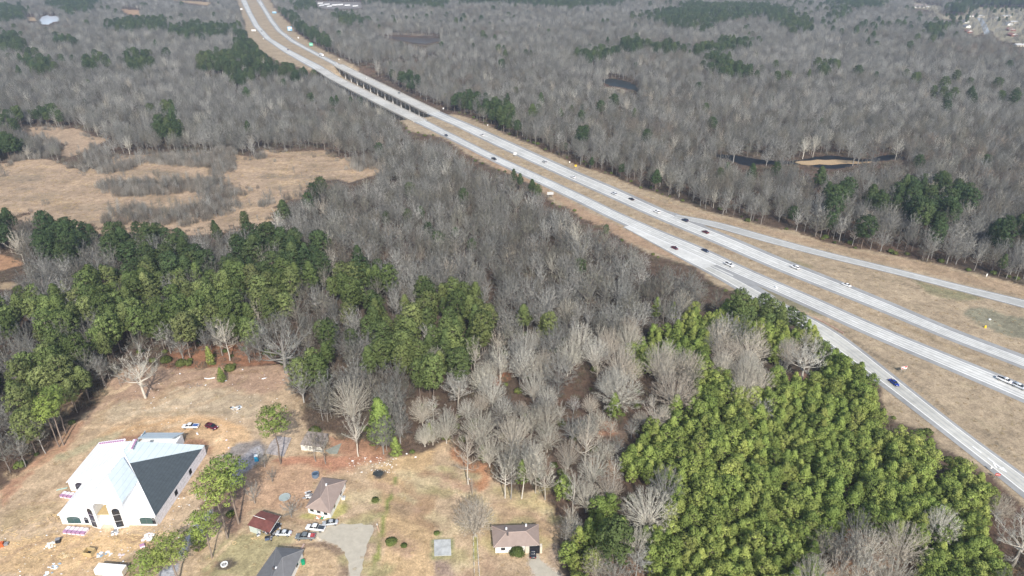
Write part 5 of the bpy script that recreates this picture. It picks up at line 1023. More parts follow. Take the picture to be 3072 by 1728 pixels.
# entrance block: tall walls and hipped roof
ex0, ex1, ey0 = -124.4, -113.6, 147.6
mb = MB(); 
mb.prism([P_(ex0, ey0 + .6, 0)[:2], P_(-121.4, ey0 - .3, 0)[:2], P_(-121.4, 152.0, 0)[:2], P_(-117.4, 152.0, 0)[:2], P_(-117.4, ey0 - .3, 0)[:2], P_(ex1, ey0 + .6, 0)[:2], P_(ex1, 160, 0)[:2], P_(ex0, 160, 0)[:2]], -.2, 9.15)
mb.build('entrance_wall', WRAP, church)
AP = (-119.6, 154.6, 13.6); AR = (-119.6, 163.2, 13.9)
poly_part('entrance_roof', [c_((ex0 - .3, ey0 + .6, 9.2), (ex1 + .3, ey0 + .6, 9.2), AP), c_((ex0 - .3, ey0 + .6, 9.2), AP, AR, (ex0 - .3, 158, 9.2))], UND, church)
o = poly_part('entrance_roof', [c_((ex1 + .3, ey0 + .6, 9.2), (ex1 + .3, 158.0, 9.2), AR, AP)], GREYU, church); o['label'] = 'pale grey right slope of the entrance roof'
MB().box(*P_(-121.3, 147.8, 5.2), *P_(-117.5, 151.6, 5.45)).build('balcony', OSB, church)
MB().box(*P_(-121.3, 147.5, -.05), *P_(-117.5, 151.9, .25)).build('entrance_floor', mat('slab', (.55, .48, .36), .8, .1, 2), church)
def arch(w, h, rise, n=8): 
    pts = [(-w / 2, 0), (w / 2, 0)]
    for i in range(n + 1):
        t = math.pi * i / n; pts.append((w / 2 * math.cos(t), h - rise + rise * math.sin(t)))
    return pts
def window(root, x, y, z, rz, w, h, rise, mx=1, mz=(), glass=GLASS, name='window', depth=.10):
    """glazed opening facing -Y turned by rz, in world place, local to the church"""
    cz, sz_ = math.cos(rz), math.sin(rz); T_ = lambda u, d, v: P_(x + u * cz + d * sz_, y + u * sz_ - d * cz, z + v)
    pl = arch(w, h, rise); k = len(pl); fr = MB(); g = MB()
    fr.add([T_(u * 1.13, depth, v * 1.05 - .03) for u, v in pl] + [T_(u * 1.13, -.1, v * 1.05 - .03) for u, v in pl], [tuple(range(k)), tuple(range(k, 2 * k))[::-1]] + [(i, k + i, k + (i + 1) % k, (i + 1) % k) for i in range(k)])
    f = fr.build(name, FRAME, root); g.add([T_(u, depth + .03, v) for u, v in pl] + [T_(u, depth - .05, v) for u, v in pl], [tuple(range(k)), tuple(range(k, 2 * k))[::-1]] + [(i, k + i, k + (i + 1) % k, (i + 1) % k) for i in range(k)]); g.build('pane', glass, f)
    mu = MB()
    for i in range(1, mx): u = -w / 2 + w * i / mx; mu.add([T_(u - .05, depth + .05, .02), T_(u + .05, depth + .05, .02), T_(u + .05, depth + .05, h - rise * .35), T_(u - .05, depth + .05, h - rise * .35)], [(0, 1, 2, 3)])
    for v in mz: mu.add([T_(-w / 2, depth + .055, v - .05), T_(w / 2, depth + .055, v - .05), T_(w / 2, depth + .055, v + .05), T_(-w / 2, depth + .055, v + .05)], [(0, 1, 2, 3)])
    if mu.v: mu.build('muntin', mat('muntin', (.12, .13, .14), .5) if glass is GLASS and w > 2 else FRAME, f)
window(church, -129.8, 149.05, .7, 0, 3.9, 2.6, .6, 2, (1.9,)); window(church, -126.1, 149.05, .7, 0, 1.2, 2.4, .6, 1, (1.7,), GLASSD)
window(church, -108.1, 148.75, .7, 0, 3.9, 2.6, .6, 2, (1.9,)); window(church, -105.9, 148.75, .7, 0, .95, 2.4, .5, 1, (1.7,), GLASSD)
window(church, -122.9, ey0 + .12, .8, math.radians(-16), 1.8, 7.2, 1.0, 1, (2.3, 4.8), GLASSD, depth=.25); window(church, -115.5, ey0 + .12, .8, math.radians(13), 2.0, 7.2, 1.0, 1, (2.3, 4.8), GLASSD, depth=.25)
window(church, -135.6, 162.75, .9, 0, 2.9, 2.9, 1.4, 1, (), GLASSD)
for x, z, w, h in ((-120.7, 5.9, .8, 2.1), (-118.9, 6.8, 1.4, .9), (-118.3, 2.2, 1.1, 2.1)):
    y_ = 151.9; MB().box(*P_(x - w / 2, y_, z), *P_(x + w / 2, y_ + .2, z + h)).build('doorway', HOLE, church)
# bundles on the roof and the ground
def bundle_row(name, pts, dz, label, cat, group, n, size=(1.0, .5, .35), stripe=True):
    (a, b) = pts; a = Vector(a); b = Vector(b)
    for i in range(n):
        p = a.lerp(b, (i + .5) / n); rz = math.atan2(b.y - a.y, b.x - a.x) + math.pi / 2
        r = empty(name, p + Vector((0, 0, dz)), rz, label, cat, group); sx, sy, sz_ = size
        MB().box(-sx / 2, -sy / 2, 0, sx / 2, sy / 2, sz_).build('wrapped_pack', BUND, r); MB().box(-sx / 2 - .01, -sy / 2 - .01, sz_ * .5, -sx * .1, sy / 2 + .01, sz_ + .02).build('label_sheet', PINK, r)
bundle_row('shingle_bundle', ((-137.4, 179.5, 5.0), (-124, 172.6, 12.05)), .12, 'pink and white shingle bundle in the row on the back left roof hip', 'shingle bundle', 'shingle bundles along the back hip', 11, (1.2, .7, .45))
bundle_row('shingle_bundle', ((-119.0, 166.8, 13.2), (-119.7, 171.5, 13.3)), .1, 'pink and white shingle bundle on the top ridge of the white roof', 'shingle bundle', 'shingle bundles on the ridge', 5, (1.2, .7, .45))
bundle_row('shingle_pallet', (pw(196, 1593), pw(262, 1599)), 0, 'pallet of pink and white wrapped shingles in the row in front of the left window', 'pallet', 'shingle pallets in front of the church', 5, (2.2, 1.1, .9))
bundle_row('shingle_pallet', (pw(186, 1486), pw(232, 1493)), 0, 'pallet of pink and white wrapped shingles beside the left wing wall', 'pallet', 'shingle pallets beside the left wing', 4, (2.0, 1.0, .9))

# ------------------------------------------------------------------ houses
def hip_house(name, ev, ridge, zr, label, roofm, wallm, ze=2.6, windows=True, doors=(), cat='house', inset=.5, chimneys=()):
    """ev: four eave corners in world (front-left, front-right, back-right, back-left)"""
    c = sum((Vector(p[:2]) for p in ev), Vector((0, 0))) / 4; root = empty(name, (c.x, c.y, 0), 0, label, cat); L = lambda p, z: (p[0] - c.x, p[1] - c.y, z)
    E_ = [L(p, ze) for p in ev]; ra, rb = L(ridge[0], zr), L(ridge[1], zr)
    roof = poly_part('roof', [[E_[0], E_[1], rb, ra], [E_[1], E_[2], rb], [E_[2], E_[3], ra, rb], [E_[3], E_[0], ra]], roofm, root, .1)
    hm = mat(roofm.name + '_caps', tuple(min(1, x * 1.35) for x in roofm.node_tree.nodes['Principled BSDF'].inputs['Base Color'].default_value[:3]), .8)
    mb = MB()
    for a, b in ((E_[0], ra), (E_[3], ra), (E_[1], rb), (E_[2], rb), (ra, rb)): mb.tube(a, b, .11, n=5)
    mb.build('ridge_cap', hm, roof)
    W_ = []
    for p in E_: d = Vector((-p[0], -p[1])).normalized(); W_.append((p[0] + d.x * inset * 1.4, p[1] + d.y * inset * 1.4))
    MB().prism(W_, -.2, ze - .09).build('wall', wallm, root)
    if windows:
        for i, n in ((0, 3), (1, 2), (3, 2)):
            a, b = Vector(W_[i]), Vector(W_[(i + 1) % 4]); d = (b - a).normalized(); nn_ = Vector((d.y, -d.x)); 
            if nn_.dot((a + b) / 2) < 0: nn_ = -nn_
            for k in range(n):
                m_ = a.lerp(b, (k + .6) / (n + .3)); mb = MB()
                q = [m_ - d * .6, m_ + d * .6]; mb.prism([tuple(q[0]), tuple(q[1]), tuple(q[1] + nn_ * .06), tuple(q[0] + nn_ * .06)], 1.0, 2.0); w_ = mb.build('window', GLASSD, root)
                MB().prism([tuple(q[0] - d * .1), tuple(q[1] + d * .1), tuple(q[1] + d * .1 + nn_ * .1), tuple(q[0] - d * .1 + nn_ * .1)], .88, .98).build('sill', FRAME, w_)
    for (x, y, z, kd) in chimneys:
        p = L((x, y), z); MB().box(p[0] - .25, p[1] - .25, z - .5, p[0] + .25, p[1] + .25, z + .7).build('vent' if kd else 'chimney', mat('vent_metal', (.75, .75, .75), .4) if kd else mat('flue', (.1, .09, .09), .6), root)
    return root, c
BROWNR = mat('brown_shingles', (.30, .235, .205), .9, .10, .7); GREYR = mat('grey_shingles', (.17, .17, .175), .9, .12, .6); WHITEW = mat('white_siding', (.80, .79, .76), .6); CREAM = mat('cream_siding', (.62, .56, .46), .7)
z26 = 2.6
hA, cA = hip_house('brown_roof_house', [pw(916, 1523, z26), pw(991, 1541, z26), pw(1040, 1441, z26), pw(966, 1432, z26)], (pw(961, 1492, 5), pw(981, 1457, 5)), 4.9, 'white house with brown hip roof seen end-on beside the parked white pickup', BROWNR, WHITEW, chimneys=[(*pw(979, 1454, 5)[:2], 4.6, 1)])
zB = 2.6
hB, cB = hip_house('grey_roof_house', [(pw(735, 1775, zB)), (pw(852, 1775, zB)), pw(912, 1648, zB), pw(829, 1641, zB)], (pw(812, 1740, 5), pw(847, 1672, 5)), 4.9, 'house with dark grey hip roof at the bottom edge below the parked cars', GREYR, WHITEW, chimneys=[(*pw(820, 1706, 4.6)[:2], 4.4, 0), (*pw(829, 1706, 4.5)[:2], 4.3, 1)])
hC, cC = hip_house('ranch_house', [pw(1480, 1643, z26), pw(1619, 1636, z26), pw(1616, 1572, z26), pw(1474, 1577, z26)], (pw(1520, 1596, 4.8), pw(1577, 1593, 4.8)), 4.7, 'white ranch house with brown hip roof and open carport, lawn all around', BROWNR, WHITEW, chimneys=[(*pw(1523, 1602, 4.6)[:2], 4.3, 0), (*pw(1578, 1577, 3.4)[:2], 3.2, 1), (*pw(1519, 1588, 4)[:2], 3.9, 1)])
p = pw(1598, 1650, 0); q0 = pw(1588, 1652); 
MB().box(q0[0] - cC.x, q0[1] - cC.y - 1.0, .0, q0[0] - cC.x + 2.9, q0[1] - cC.y + 1.5, 2.1).build('carport_opening', HOLE, hC)
MB().box(q0[0] - cC.x - 1.2, q0[1] - cC.y - .98, .0, q0[0] - cC.x - .05, q0[1] - cC.y + .3, 2.45).build('wall', CREAM, hC)
MB().box(q0[0] - cC.x + 2.95, q0[1] - cC.y - .98, .0, q0[0] - cC.x + 3.6, q0[1] - cC.y + .3, 2.45).build('wall', CREAM, hC)
# shed with flat brown roof
sh = [pw(899, 1334, 2.5), pw(965, 1341, 2.5), pw(985, 1302, 2.5), pw(923, 1295, 2.5)]; c = sum((Vector(p[:2]) for p in sh), Vector((0, 0))) / 4
shed = empty('shed', (c.x, c.y, 0), 0, 'small white shed with flat brown roof under the bare trees', 'shed')
poly_part('roof', [[(p[0] - c.x, p[1] - c.y, 2.5 + (.25 if i > 1 else 0)) for i, p in enumerate(sh)]], mat('rusty_roof', (.31, .26, .225), .9, .25, 1.2), shed)
MB().prism([((p[0] - c.x) * .95, (p[1] - c.y) * .95) for p in sh], -.1, 2.38).build('wall', mat('old_white_paint', (.66, .66, .60), .8, .15, 1.5), shed)
d = Vector((sh[1][0] - sh[0][0], sh[1][1] - sh[0][1])).normalized()
f0 = Vector(((sh[0][0] - c.x) * .95, (sh[0][1] - c.y) * .95)); nn_ = Vector((d.y, -d.x))
for u in (1.4, 4.4):
    a = f0 + d * u; MB().prism([tuple(a), tuple(a + d), tuple(a + d + nn_ * .05), tuple(a + nn_ * .05)], .9 if u < 3 else .0, 2.0).build('window' if u < 3 else 'door', mat('grey_door', (.40, .40, .38), .7), shed)
# ruined slab with debris
def slab(name, pts, z, m, label, cat, parts=()):
    c = sum((Vector(pw(*p)[:2]) for p in pts), Vector((0, 0))) / len(pts); o = MB().prism([(pw(*p)[0] - c.x, pw(*p)[1] - c.y) for p in pts], -.1, z).build(name, m); o.location = (c.x, c.y, 0); tag(o, label, cat); return o
slab('ruined_slab', [(796, 1362), (852, 1370), (875, 1315), (832, 1311), (812, 1330)], .3, mat('rubble_concrete', (.36, .32, .30), .9, .45, .9), 'ruined concrete slab covered in pale debris beside the big pine', 'slab')
slab('patio_slab', [(1303, 1669), (1354, 1667), (1352, 1619), (1302, 1621)], .25, mat('stained_concrete', (.42, .43, .42), .85, .3, .5), 'bare square concrete slab on the lawn right of the green clumps', 'slab')
slab('shed_slab', [(990, 1362), (1012, 1362), (1025, 1330), (1000, 1340), (975, 1352)], .12, mat('old_slab', (.26, .27, .23), .9, .2, 1), 'old greenish concrete slab beside the white shed', 'slab')
# shed with rusty red roof on posts
rc_ = [pw(741, 1573, 3.0), pw(809, 1596, 3.0), pw(841, 1547, 3.0), pw(783, 1530, 3.0)]; c = sum((Vector(p[:2]) for p in rc_), Vector((0, 0))) / 4
cp = empty('carport_shed', (c.x, c.y, 0), 0, 'open shed with rusty dark red metal roof crammed with dark junk', 'shed')
L4 = [(p[0] - c.x, p[1] - c.y) for p in rc_]; mid = [((L4[0][0] + L4[3][0]) / 2, (L4[0][1] + L4[3][1]) / 2), ((L4[1][0] + L4[2][0]) / 2, (L4[1][1] + L4[2][1]) / 2)]
RUST = mat('rusty_metal', (.17, .065, .055), .6, .3, .8)
roof = poly_part('roof', [[(*L4[0], 2.7), (*L4[1], 2.7), (*mid[1], 3.5), (*mid[0], 3.5)], [(*mid[0], 3.5), (*mid[1], 3.5), (*L4[2], 2.8), (*L4[3], 2.8)]], RUST, cp, .06)
MB().tube((*mid[0], 3.55), (*[(mid[0][i] * .45 + mid[1][i] * .55) for i in range(2)], 3.55), .08).build('ridge_cap', FRAME, roof)
MB().tube((*L4[1], 2.72), (*L4[2], 2.82), .07).build('edge_trim', FRAME, roof)
for p in L4: MB().tube((p[0] * .92, p[1] * .92, 0), (p[0] * .92, p[1] * .92, 2.72), .08).build('post', mat('post_wood', (.25, .2, .15), .9), cp)
a = Vector(L4[0]) * .93; b = a.lerp(Vector(L4[1]) * .93, .38); e_ = (Vector(L4[3]) * .93 - a) * .5
MB().prism([tuple(a), tuple(b), tuple(b + e_), tuple(a + e_)], 0, 2.3).build('storage_room', mat('pale_green_panel', (.50, .56, .52), .7, .1, 1), cp)
JUNK = [mat('junk_' + n, cc_, .7) for n, cc_ in (('dark', (.03, .03, .035)), ('grey', (.25, .25, .26)), ('white', (.65, .65, .64)), ('blue', (.08, .11, .18)))]
cnt = Vector((0, 0))
for k in range(16):
    u, v = rnd.uniform(.42, 1.05), rnd.uniform(-.08, .7); p0 = Vector(L4[0]).lerp(Vector(L4[1]), u) + (Vector(L4[3]) - Vector(L4[0])) * v
    s_ = rnd.uniform(.3, .7); r = empty('junk_box', (p0.x + c.x, p0.y + c.y, 0), rnd.uniform(0, 3), 'small dark or grey junk item heaped under the rusty red roof', 'junk', 'junk under the rusty roof')
    MB().box(-s_, -s_ * .6, 0, s_, s_ * .6, s_ * 1.4, .06).build('body', JUNK[k % 4], r); MB().box(-s_ * 1.04, -s_ * .64, s_ * 1.4, s_ * 1.04, s_ * .64, s_ * 1.5, .05).build('lid', JUNK[(k + 1) % 4], r)

# ------------------------------------------------------------------ driveways
def drive(pts, m, z=.05):
    P = smooth(resample([pw(*p)[:2] for p in pts + [pts[0]]], .9), 6)[:-1]; P = P + smooth(rng.normal(0, .55, P.shape), 1); structure(MB().prism([tuple(p) for p in P], -.2, z).build('gravel_driveway', m))
GRAV = mat('gravel', (.44, .40, .325), .95, .13, .5, bump=.3)
drive(Z2((1010, 1075), (1070, 1030), (1200, 1005), (1400, 1000), (1510, 985), (1530, 1030), (1485, 1110), (1440, 1250), (1390, 1480), (1370, 1600), (1275, 1600), (1295, 1480), (1295, 1320), (1250, 1215), (1150, 1160), (1030, 1135)), GRAV)
drive(Z3((1132, 1245), (1188, 1245), (1228, 1320), (1320, 1390), (1410, 1450), (1430, 1560), (1265, 1560), (1165, 1430), (1125, 1330)), GRAV)
# ------------------------------------------------------------------ vehicles
def loft(mb, stations, n=12, pw_=4):
    """stations: (x, half width, z low, z high)"""
    rings = []
    for x, w, z0, z1 in stations:
        r = []
        for k in range(n):
            t = 2 * math.pi * (k + .5) / n; cx_, sy_ = math.cos(t), math.sin(t); e = 2 / pw_
            r.append((x, w * math.copysign(abs(cx_) ** e, cx_), (z0 + z1) / 2 + (z1 - z0) / 2 * math.copysign(abs(sy_) ** e, sy_)))
        rings.append(r)
    vs = [p for r in rings for p in r]; fs = []
    for i in range(len(rings) - 1):
        for k in range(n): fs.append((i * n + k, i * n + (k + 1) % n, (i + 1) * n + (k + 1) % n, (i + 1) * n + k))
    fs += [tuple(range(n))[::-1], tuple(range((len(rings) - 1) * n, len(rings) * n))]
    mb.add(vs, fs)
def paint(name, c): return mat(name, c, .28, spec=.6)
TYRE = mat('tyre', (.02, .02, .02), .9); RIM = mat('rim', (.45, .45, .46), .35, metal=.6); CGL = mat('car_glass', (.012, .015, .02), .05, spec=.9); LAMP = mat('headlight', (.75, .75, .75), .2); TAIL = mat('tail_light', (.35, .02, .02), .3)
VLIB = {}
def vehicle(kind, pm, loc, heading, label, cat, group=None, name=None, cover=None):
    key = (kind, pm.name, cover)
    name = name or {'sedan': 'car', 'suv': 'suv', 'pickup': 'pickup_truck'}[kind]
    if key in VLIB:
        r = copy_tree(VLIB[key]); r.location = loc; r.rotation_euler = (0, 0, heading); r['label'] = label; r['category'] = cat
        if group: r['group'] = group
        elif 'group' in r: del r['group']
        return r
    r = empty(name, loc, heading, label, cat, group); VLIB[key] = r
    L, Wd = {'sedan': (4.7, .92), 'suv': (4.8, .97), 'pickup': (5.8, 1.0)}[kind]; h = L / 2
    b = MB()
    if kind == 'sedan':
        loft(b, [(-h, .70, .42, .80), (-h + .15, .86, .30, .98), (-h + .9, Wd, .25, 1.02), (-.9, Wd, .25, .98), (.8, Wd, .25, .96), (h - 1.0, Wd, .25, .90), (h - .3, .86, .28, .78), (h, .62, .38, .62)]); cab = [(-1.55, .70, .9, 1.0), (-.95, .68, .9, 1.40), (-.2, .68, .9, 1.46), (.45, .68, .9, 1.42), (1.25, .74, .9, .97)]; rf = [(-.85, .58, 1.36, 1.43), (-.2, .60, 1.40, 1.50), (.35, .58, 1.38, 1.46)]
    elif kind == 'suv':
        loft(b, [(-h, .80, .45, 1.0), (-h + .15, .92, .35, 1.12), (-h + .9, Wd, .3, 1.12), (-.9, Wd, .3, 1.10), (.8, Wd, .3, 1.08), (h - .9, Wd, .3, 1.04), (h - .25, .9, .35, .92), (h, .7, .42, .75)]); cab = [(-2.25, .78, 1.0, 1.15), (-1.95, .76, 1.0, 1.66), (-.5, .76, 1.0, 1.72), (.45, .74, 1.0, 1.66), (1.25, .80, 1.0, 1.10)]; rf = [(-2.0, .66, 1.62, 1.70), (-.5, .70, 1.66, 1.77), (.35, .66, 1.62, 1.70)]
    else:
        loft(b, [(-h, .90, .55, 1.05), (-h + .1, .98, .45, 1.10), (-.75, Wd, .4, 1.10), (.8, Wd, .35, 1.12), (h - 1.0, Wd, .35, 1.10), (h - .25, .94, .4, 1.02), (h, .8, .5, .9)], pw_=6); cab = [(-.75, .80, 1.0, 1.20), (-.55, .78, 1.0, 1.74), (.3, .78, 1.0, 1.80), (1.0, .76, 1.0, 1.74), (1.65, .84, 1.0, 1.14)]; rf = [(-.5, .70, 1.70, 1.80), (.3, .72, 1.74, 1.85), (.95, .68, 1.70, 1.79)]
    b.build('body', pm, r, True)
    c = MB(); loft(c, cab, pw_=5); g = c.build('cabin_glass', CGL, r, True)
    c = MB(); loft(c, rf, pw_=5); c.build('roof', pm, r, True)
    c = MB()
    for s_ in (-1, 1):
        xx = {'sedan': -.25, 'suv': -.6, 'pickup': .25}[kind]; z1 = cab[2][3] - .05; c.box(xx - .06, s_ * cab[2][1] * .96 - .05, .98, xx + .06, s_ * cab[2][1] * .96 + .05, z1)
    c.build('door_pillar', pm, r)
    if kind == 'pickup':
        cm = {None: HOLE, 'cover': mat('bed_cover', (.05, .06, .075), .5), 'blue': mat('blue_bed_load', (.06, .12, .30), .6), 'load': mat('red_bed_load', (.30, .06, .07), .7)}[cover]
        MB().box(-2.78, -.80, 1.08, -.82, .80, 1.125).build('truck_bed', cm, r)
        for s_ in (-1, 1): MB().box(-2.85, s_ * .86 - .06, 1.0, -.78, s_ * .86 + .06, 1.2).build('bed_rail', pm, r)
        MB().box(-2.88, -.88, .95, -2.80, .88, 1.2).build('tailgate', pm, r)
        if cover == 'load': MB().box(-1.5, -.5, 1.1, -.9, .6, 1.5).build('cargo_box', FRAME, r); MB().box(-2.3, -.6, 1.1, -1.6, .2, 1.35).build('cargo_box', mat('red_cargo', (.45, .08, .08), .6), r)
    wr = .33 if kind == 'sedan' else .38
    for sx in (-1, 1):
        for sy in (-1, 1):
            x = sx * L * .30; y = sy * (Wd - .06); w_ = MB().tube((x, y - .11, wr), (x, y + .11, wr), wr, n=14).build('wheel', TYRE, r); MB().tube((x, y + sy * .10, wr), (x, y + sy * .135, wr), wr * .62, n=10).build('rim', RIM, w_)
    for sy in (-1, 1):
        z = {'sedan': .62, 'suv': .82, 'pickup': .85}[kind]; MB().box(h - .28, sy * .62 - .16, z, h - .06, sy * .62 + .16, z + .15).build('headlight', LAMP, r)
        MB().box(-h - .01, sy * .70 - .14, z + .1, -h + .16, sy * .70 + .14, z + .28).build('tail_light', TAIL, r)
    return r
WH = paint('white_car_paint', (.80, .80, .80)); SV = paint('silver_car_paint', (.42, .44, .46)); BK = paint('black_car_paint', (.02, .022, .03)); GY = paint('grey_car_paint', (.16, .18, .19)); RD = paint('maroon_car_paint', (.10, .012, .025)); BL = paint('blue_car_paint', (.012, .035, .25)); NB = paint('navy_car_paint', (.03, .045, .09)); SB = paint('pale_silver_paint', (.58, .61, .64))
def on_road(C, x, y, flip=False, z=.1):
    p = np.array(pw(x, y, .6)[:2]); i = int(np.argmin(np.linalg.norm(C - p, axis=1))); t = offs(C)[0][i]
    return (p[0], p[1], z), math.atan2(t[1], t[0]) + (math.pi if flip else 0)
# lower carriageway runs towards the camera, upper one away from it
for (C, fl, x, y, kind, pm, cov, lab, cat) in [
    (CN, 0, 1339, 406, 'sedan', NB, None, 'dark car on the lower carriageway just after the bridge', 'car'), (CN, 0, 1482, 477, 'pickup', BK, None, 'dark pickup alone on the lower carriageway above the lone sign', 'pickup'),
    (CN, 0, 2024, 744, 'sedan', RD, None, 'maroon car in the outer lane of the lower carriageway near the ramp split', 'car'), (CN, 0, 2116, 752, 'sedan', NB, None, 'dark blue car in the inner lane of the lower carriageway ahead of the maroon one', 'car'),
    (CN, 0, 2187, 794, 'pickup', WH, None, 'white pickup on the lower carriageway beside the ramp gore', 'pickup'), (C1, 0, 2682, 1148, 'sedan', BL, None, 'bright blue car driving down the near ramp', 'car'),
    (CN, 0, 3014, 1141, 'pickup', WH, None, 'white pickup at the right edge of the photo on the lower carriageway', 'pickup'), (CN, 0, 3058, 1160, 'suv', SB, None, 'pale silver suv at the very right edge behind the white pickup', 'suv'),
    (CN, 0, 738, 18, 'sedan', BK, None, 'tiny dark car at the top of the lower carriageway', 'car'), (CN, 0, 785, 94, 'sedan', BK, None, 'small dark car in the upper bend of the lower carriageway', 'car'), (CN, 0, 792, 106, 'sedan', WH, None, 'small white car behind the dark one in the upper bend', 'car'), (CN, 0, 864, 149, 'suv', RD, None, 'small dark red suv on the lower carriageway above the pines', 'suv'),
    (CF, 1, 777, 3, 'suv', BK, None, 'dark suv at the very top of the upper carriageway', 'suv'), (CF, 1, 788, 17, 'sedan', BK, None, 'dark car second from the top of the upper carriageway', 'car'), (CF, 1, 858, 104, 'sedan', WH, None, 'white car in the upper bend nearest the white sign post', 'car'),
    (CF, 1, 861, 114, 'sedan', SB, None, 'pale silver car side by side with another in the upper bend', 'car'), (CF, 1, 874, 116, 'suv', SV, None, 'grey suv last of the three cars in the upper bend', 'suv'), (CF, 1, 1010, 190, 'suv', WH, None, 'white van-like car at the far end of the upper bridge', 'suv'),
    (CF, 1, 1098, 235, 'suv', WH, None, 'white suv in the middle of the upper bridge', 'suv'), (CF, 1, 1197, 279, 'sedan', GY, None, 'dark grey car near the middle of the upper bridge', 'car'), (CF, 1, 1446, 405, 'pickup', WH, 'cover', 'white pickup with black bed cover on the upper carriageway', 'pickup'),
    (CF, 1, 1633, 486, 'suv', SV, None, 'silver suv on the upper carriageway right of the yellow sign', 'suv'), (CF, 1, 1719, 531, 'sedan', WH, None, 'white car alone on the middle of the upper carriageway', 'car'), (CF, 1, 1842, 581, 'suv', SB, None, 'pale silver suv on the upper carriageway just behind a black car', 'suv'),
    (CF, 1, 1894, 597, 'sedan', BK, None, 'black car on the upper carriageway between a silver and a white one', 'car'), (CF, 1, 1970, 635, 'suv', WH, None, 'white suv on the upper carriageway at the tip of the far ramp', 'suv'), (CF, 1, 2055, 661, 'suv', NB, None, 'dark navy suv on the upper carriageway beside the far ramp', 'suv'),
    (CF, 1, 2116, 696, 'sedan', RD, None, 'maroon car on the upper carriageway below the far ramp', 'car'), (CF, 1, 2385, 802, 'suv', WH, None, 'white suv on the upper carriageway, second to last towards the right', 'suv'), (CF, 1, 2539, 855, 'sedan', WH, None, 'white car on the upper carriageway, last one towards the right', 'car')]:
    loc_, hd = on_road(C, x, y, bool(fl)); vehicle(kind, pm, loc_, hd, lab, cat, 'traffic on the highway', cover=cov)
for x, y, kind, pm, cov, hd, lab, cat in [
    (572, 1280, 'pickup', WH, 'blue', math.pi, 'white pickup with blue load in its bed parked on the dirt behind the church', 'pickup'), (635, 1281, 'suv', RD, None, math.radians(-22), 'dark maroon suv parked on the dirt beside the white pickup with blue load', 'suv'),
    (851, 1600, 'sedan', SB, None, math.radians(178), 'pale silver sedan parked beside the rusty red shed', 'car'), (917, 1611, 'pickup', GY, 'load', math.radians(180), 'dark grey pickup with red and white things in its bed, parked on the gravel', 'pickup'),
    (947, 1585, 'pickup', WH, 'cover', math.radians(172), 'white pickup with dark bed cover parked before the brown-roofed house', 'pickup'), (991, 1569, 'sedan', SV, None, math.radians(188), 'silver sedan parked at the house corner, rightmost of the parked cars', 'car'),
    (822, 1586, 'sedan', BK, None, math.radians(60), 'black car half hidden under the edge of the rusty shed roof', 'car'), (1599, 1656, 'sedan', BK, None, math.radians(88), 'black car standing in the carport of the ranch house', 'car')]:
    p = pw(x, y, .5); vehicle(kind, pm, (p[0], p[1], .05), hd, lab, cat, None, cover=cov)
# articulated truck on the far side
loc_, hd = on_road(CF, 965, 168, True); t = empty('semi_truck', loc_, hd, 'white semi truck with long box trailer approaching the bridge on the upper carriageway', 'truck')
MB().box(-7.2, -1.28, 1.2, 7.0, 1.28, 4.1, .06).build('trailer', WH, t); b = MB(); loft(b, [(7.5, 1.2, .7, 3.4), (8.6, 1.2, .7, 3.5), (9.6, 1.15, .7, 3.2), (9.9, 1.1, .7, 1.9), (11.2, 1.0, .7, 1.7)], pw_=8); b.build('cab', WH, t)
MB().box(9.62, -1.0, 2.0, 9.85, 1.0, 2.9).build('windshield', CGL, t)
for x in (-6.2, -5.0, 7.8, 8.9, 10.6):
    for sy in (-1, 1): MB().tube((x, sy * 1.1 - .15, .5), (x, sy * 1.1 + .15, .5), .5, n=12).build('wheel', TYRE, t)
# white trailers in the far yard
for k, (x, y) in enumerate([(961, 11), (965, 17), (981, 14), (988, 20), (1004, 16), (1021, 15), (1042, 17), (1066, 19)]):
    p = pw(x, y, 1.5); t = empty('box_trailer', (p[0], p[1], 0), math.radians(62 if k < 4 else 48) * (1 if k % 2 else .9), 'white box trailer in the row of the far yard at the top', 'trailer', 'white trailers in the far yard')
    MB().box(-8, -1.4, 1.1, 8, 1.4, 4.2, .05).build('box', WH, t); MB().box(-7.6, -1, .5, 7.6, 1, 1.08).build('chassis', GY, t)
    for x_ in (-6, -4.8): MB().tube((x_, -1.3, .5), (x_, 1.3, .5), .5, n=10).build('wheel', TYRE, t)

# ------------------------------------------------------------------ signs
POST = mat('galvanised_post', (.50, .50, .50), .5, metal=.4); SGW = mat('sign_back', (.78, .78, .76), .5); SGB = mat('blue_sign', (.16, .44, .68), .5); SGG = mat('green_sign', (.14, .52, .34), .5); SGY = mat('yellow_sign', (.80, .52, .03), .5); SGR = mat('red_sign', (.55, .05, .04), .5)
def sign(x, y, w, h, z0, m, label, yaw=0, posts=2, base=True, text=None, border=None, name='road_sign'):
    p = pw(x, y, z0 + h / 2); r = empty(name, (p[0], p[1], 0), yaw, label, 'sign')
    MB().box(-w / 2, -.04, z0, w / 2, .04, z0 + h).build('panel', m, r)
    for k in range(posts):
        xx = 0 if posts == 1 else (-w * .32 if k == 0 else w * .32); MB().tube((xx, .10, -.3), (xx, .10, z0 + h * .9), .07, n=6).build('post', POST, r)
    if border:
        for q_ in border: MB().box(q_[0] * w / 2, -.07, z0 + q_[1] * h, q_[2] * w / 2, -.045, z0 + q_[3] * h).build('panel_field', q_[4], r)
    return r
sign(823, 37, 9.5, 4.2, 2, SGB, 'small light blue sign high up beside the upper carriageway', border=[(-.9, .55, .9, .85, SGW)])
sign(869, 86, 8.6, 7.6, 2.5, SGB, 'big blue services sign with white panels beside the upper carriageway', border=[(-.8, .45, .85, .9, SGW), (-.7, .1, .2, .3, SGW)])
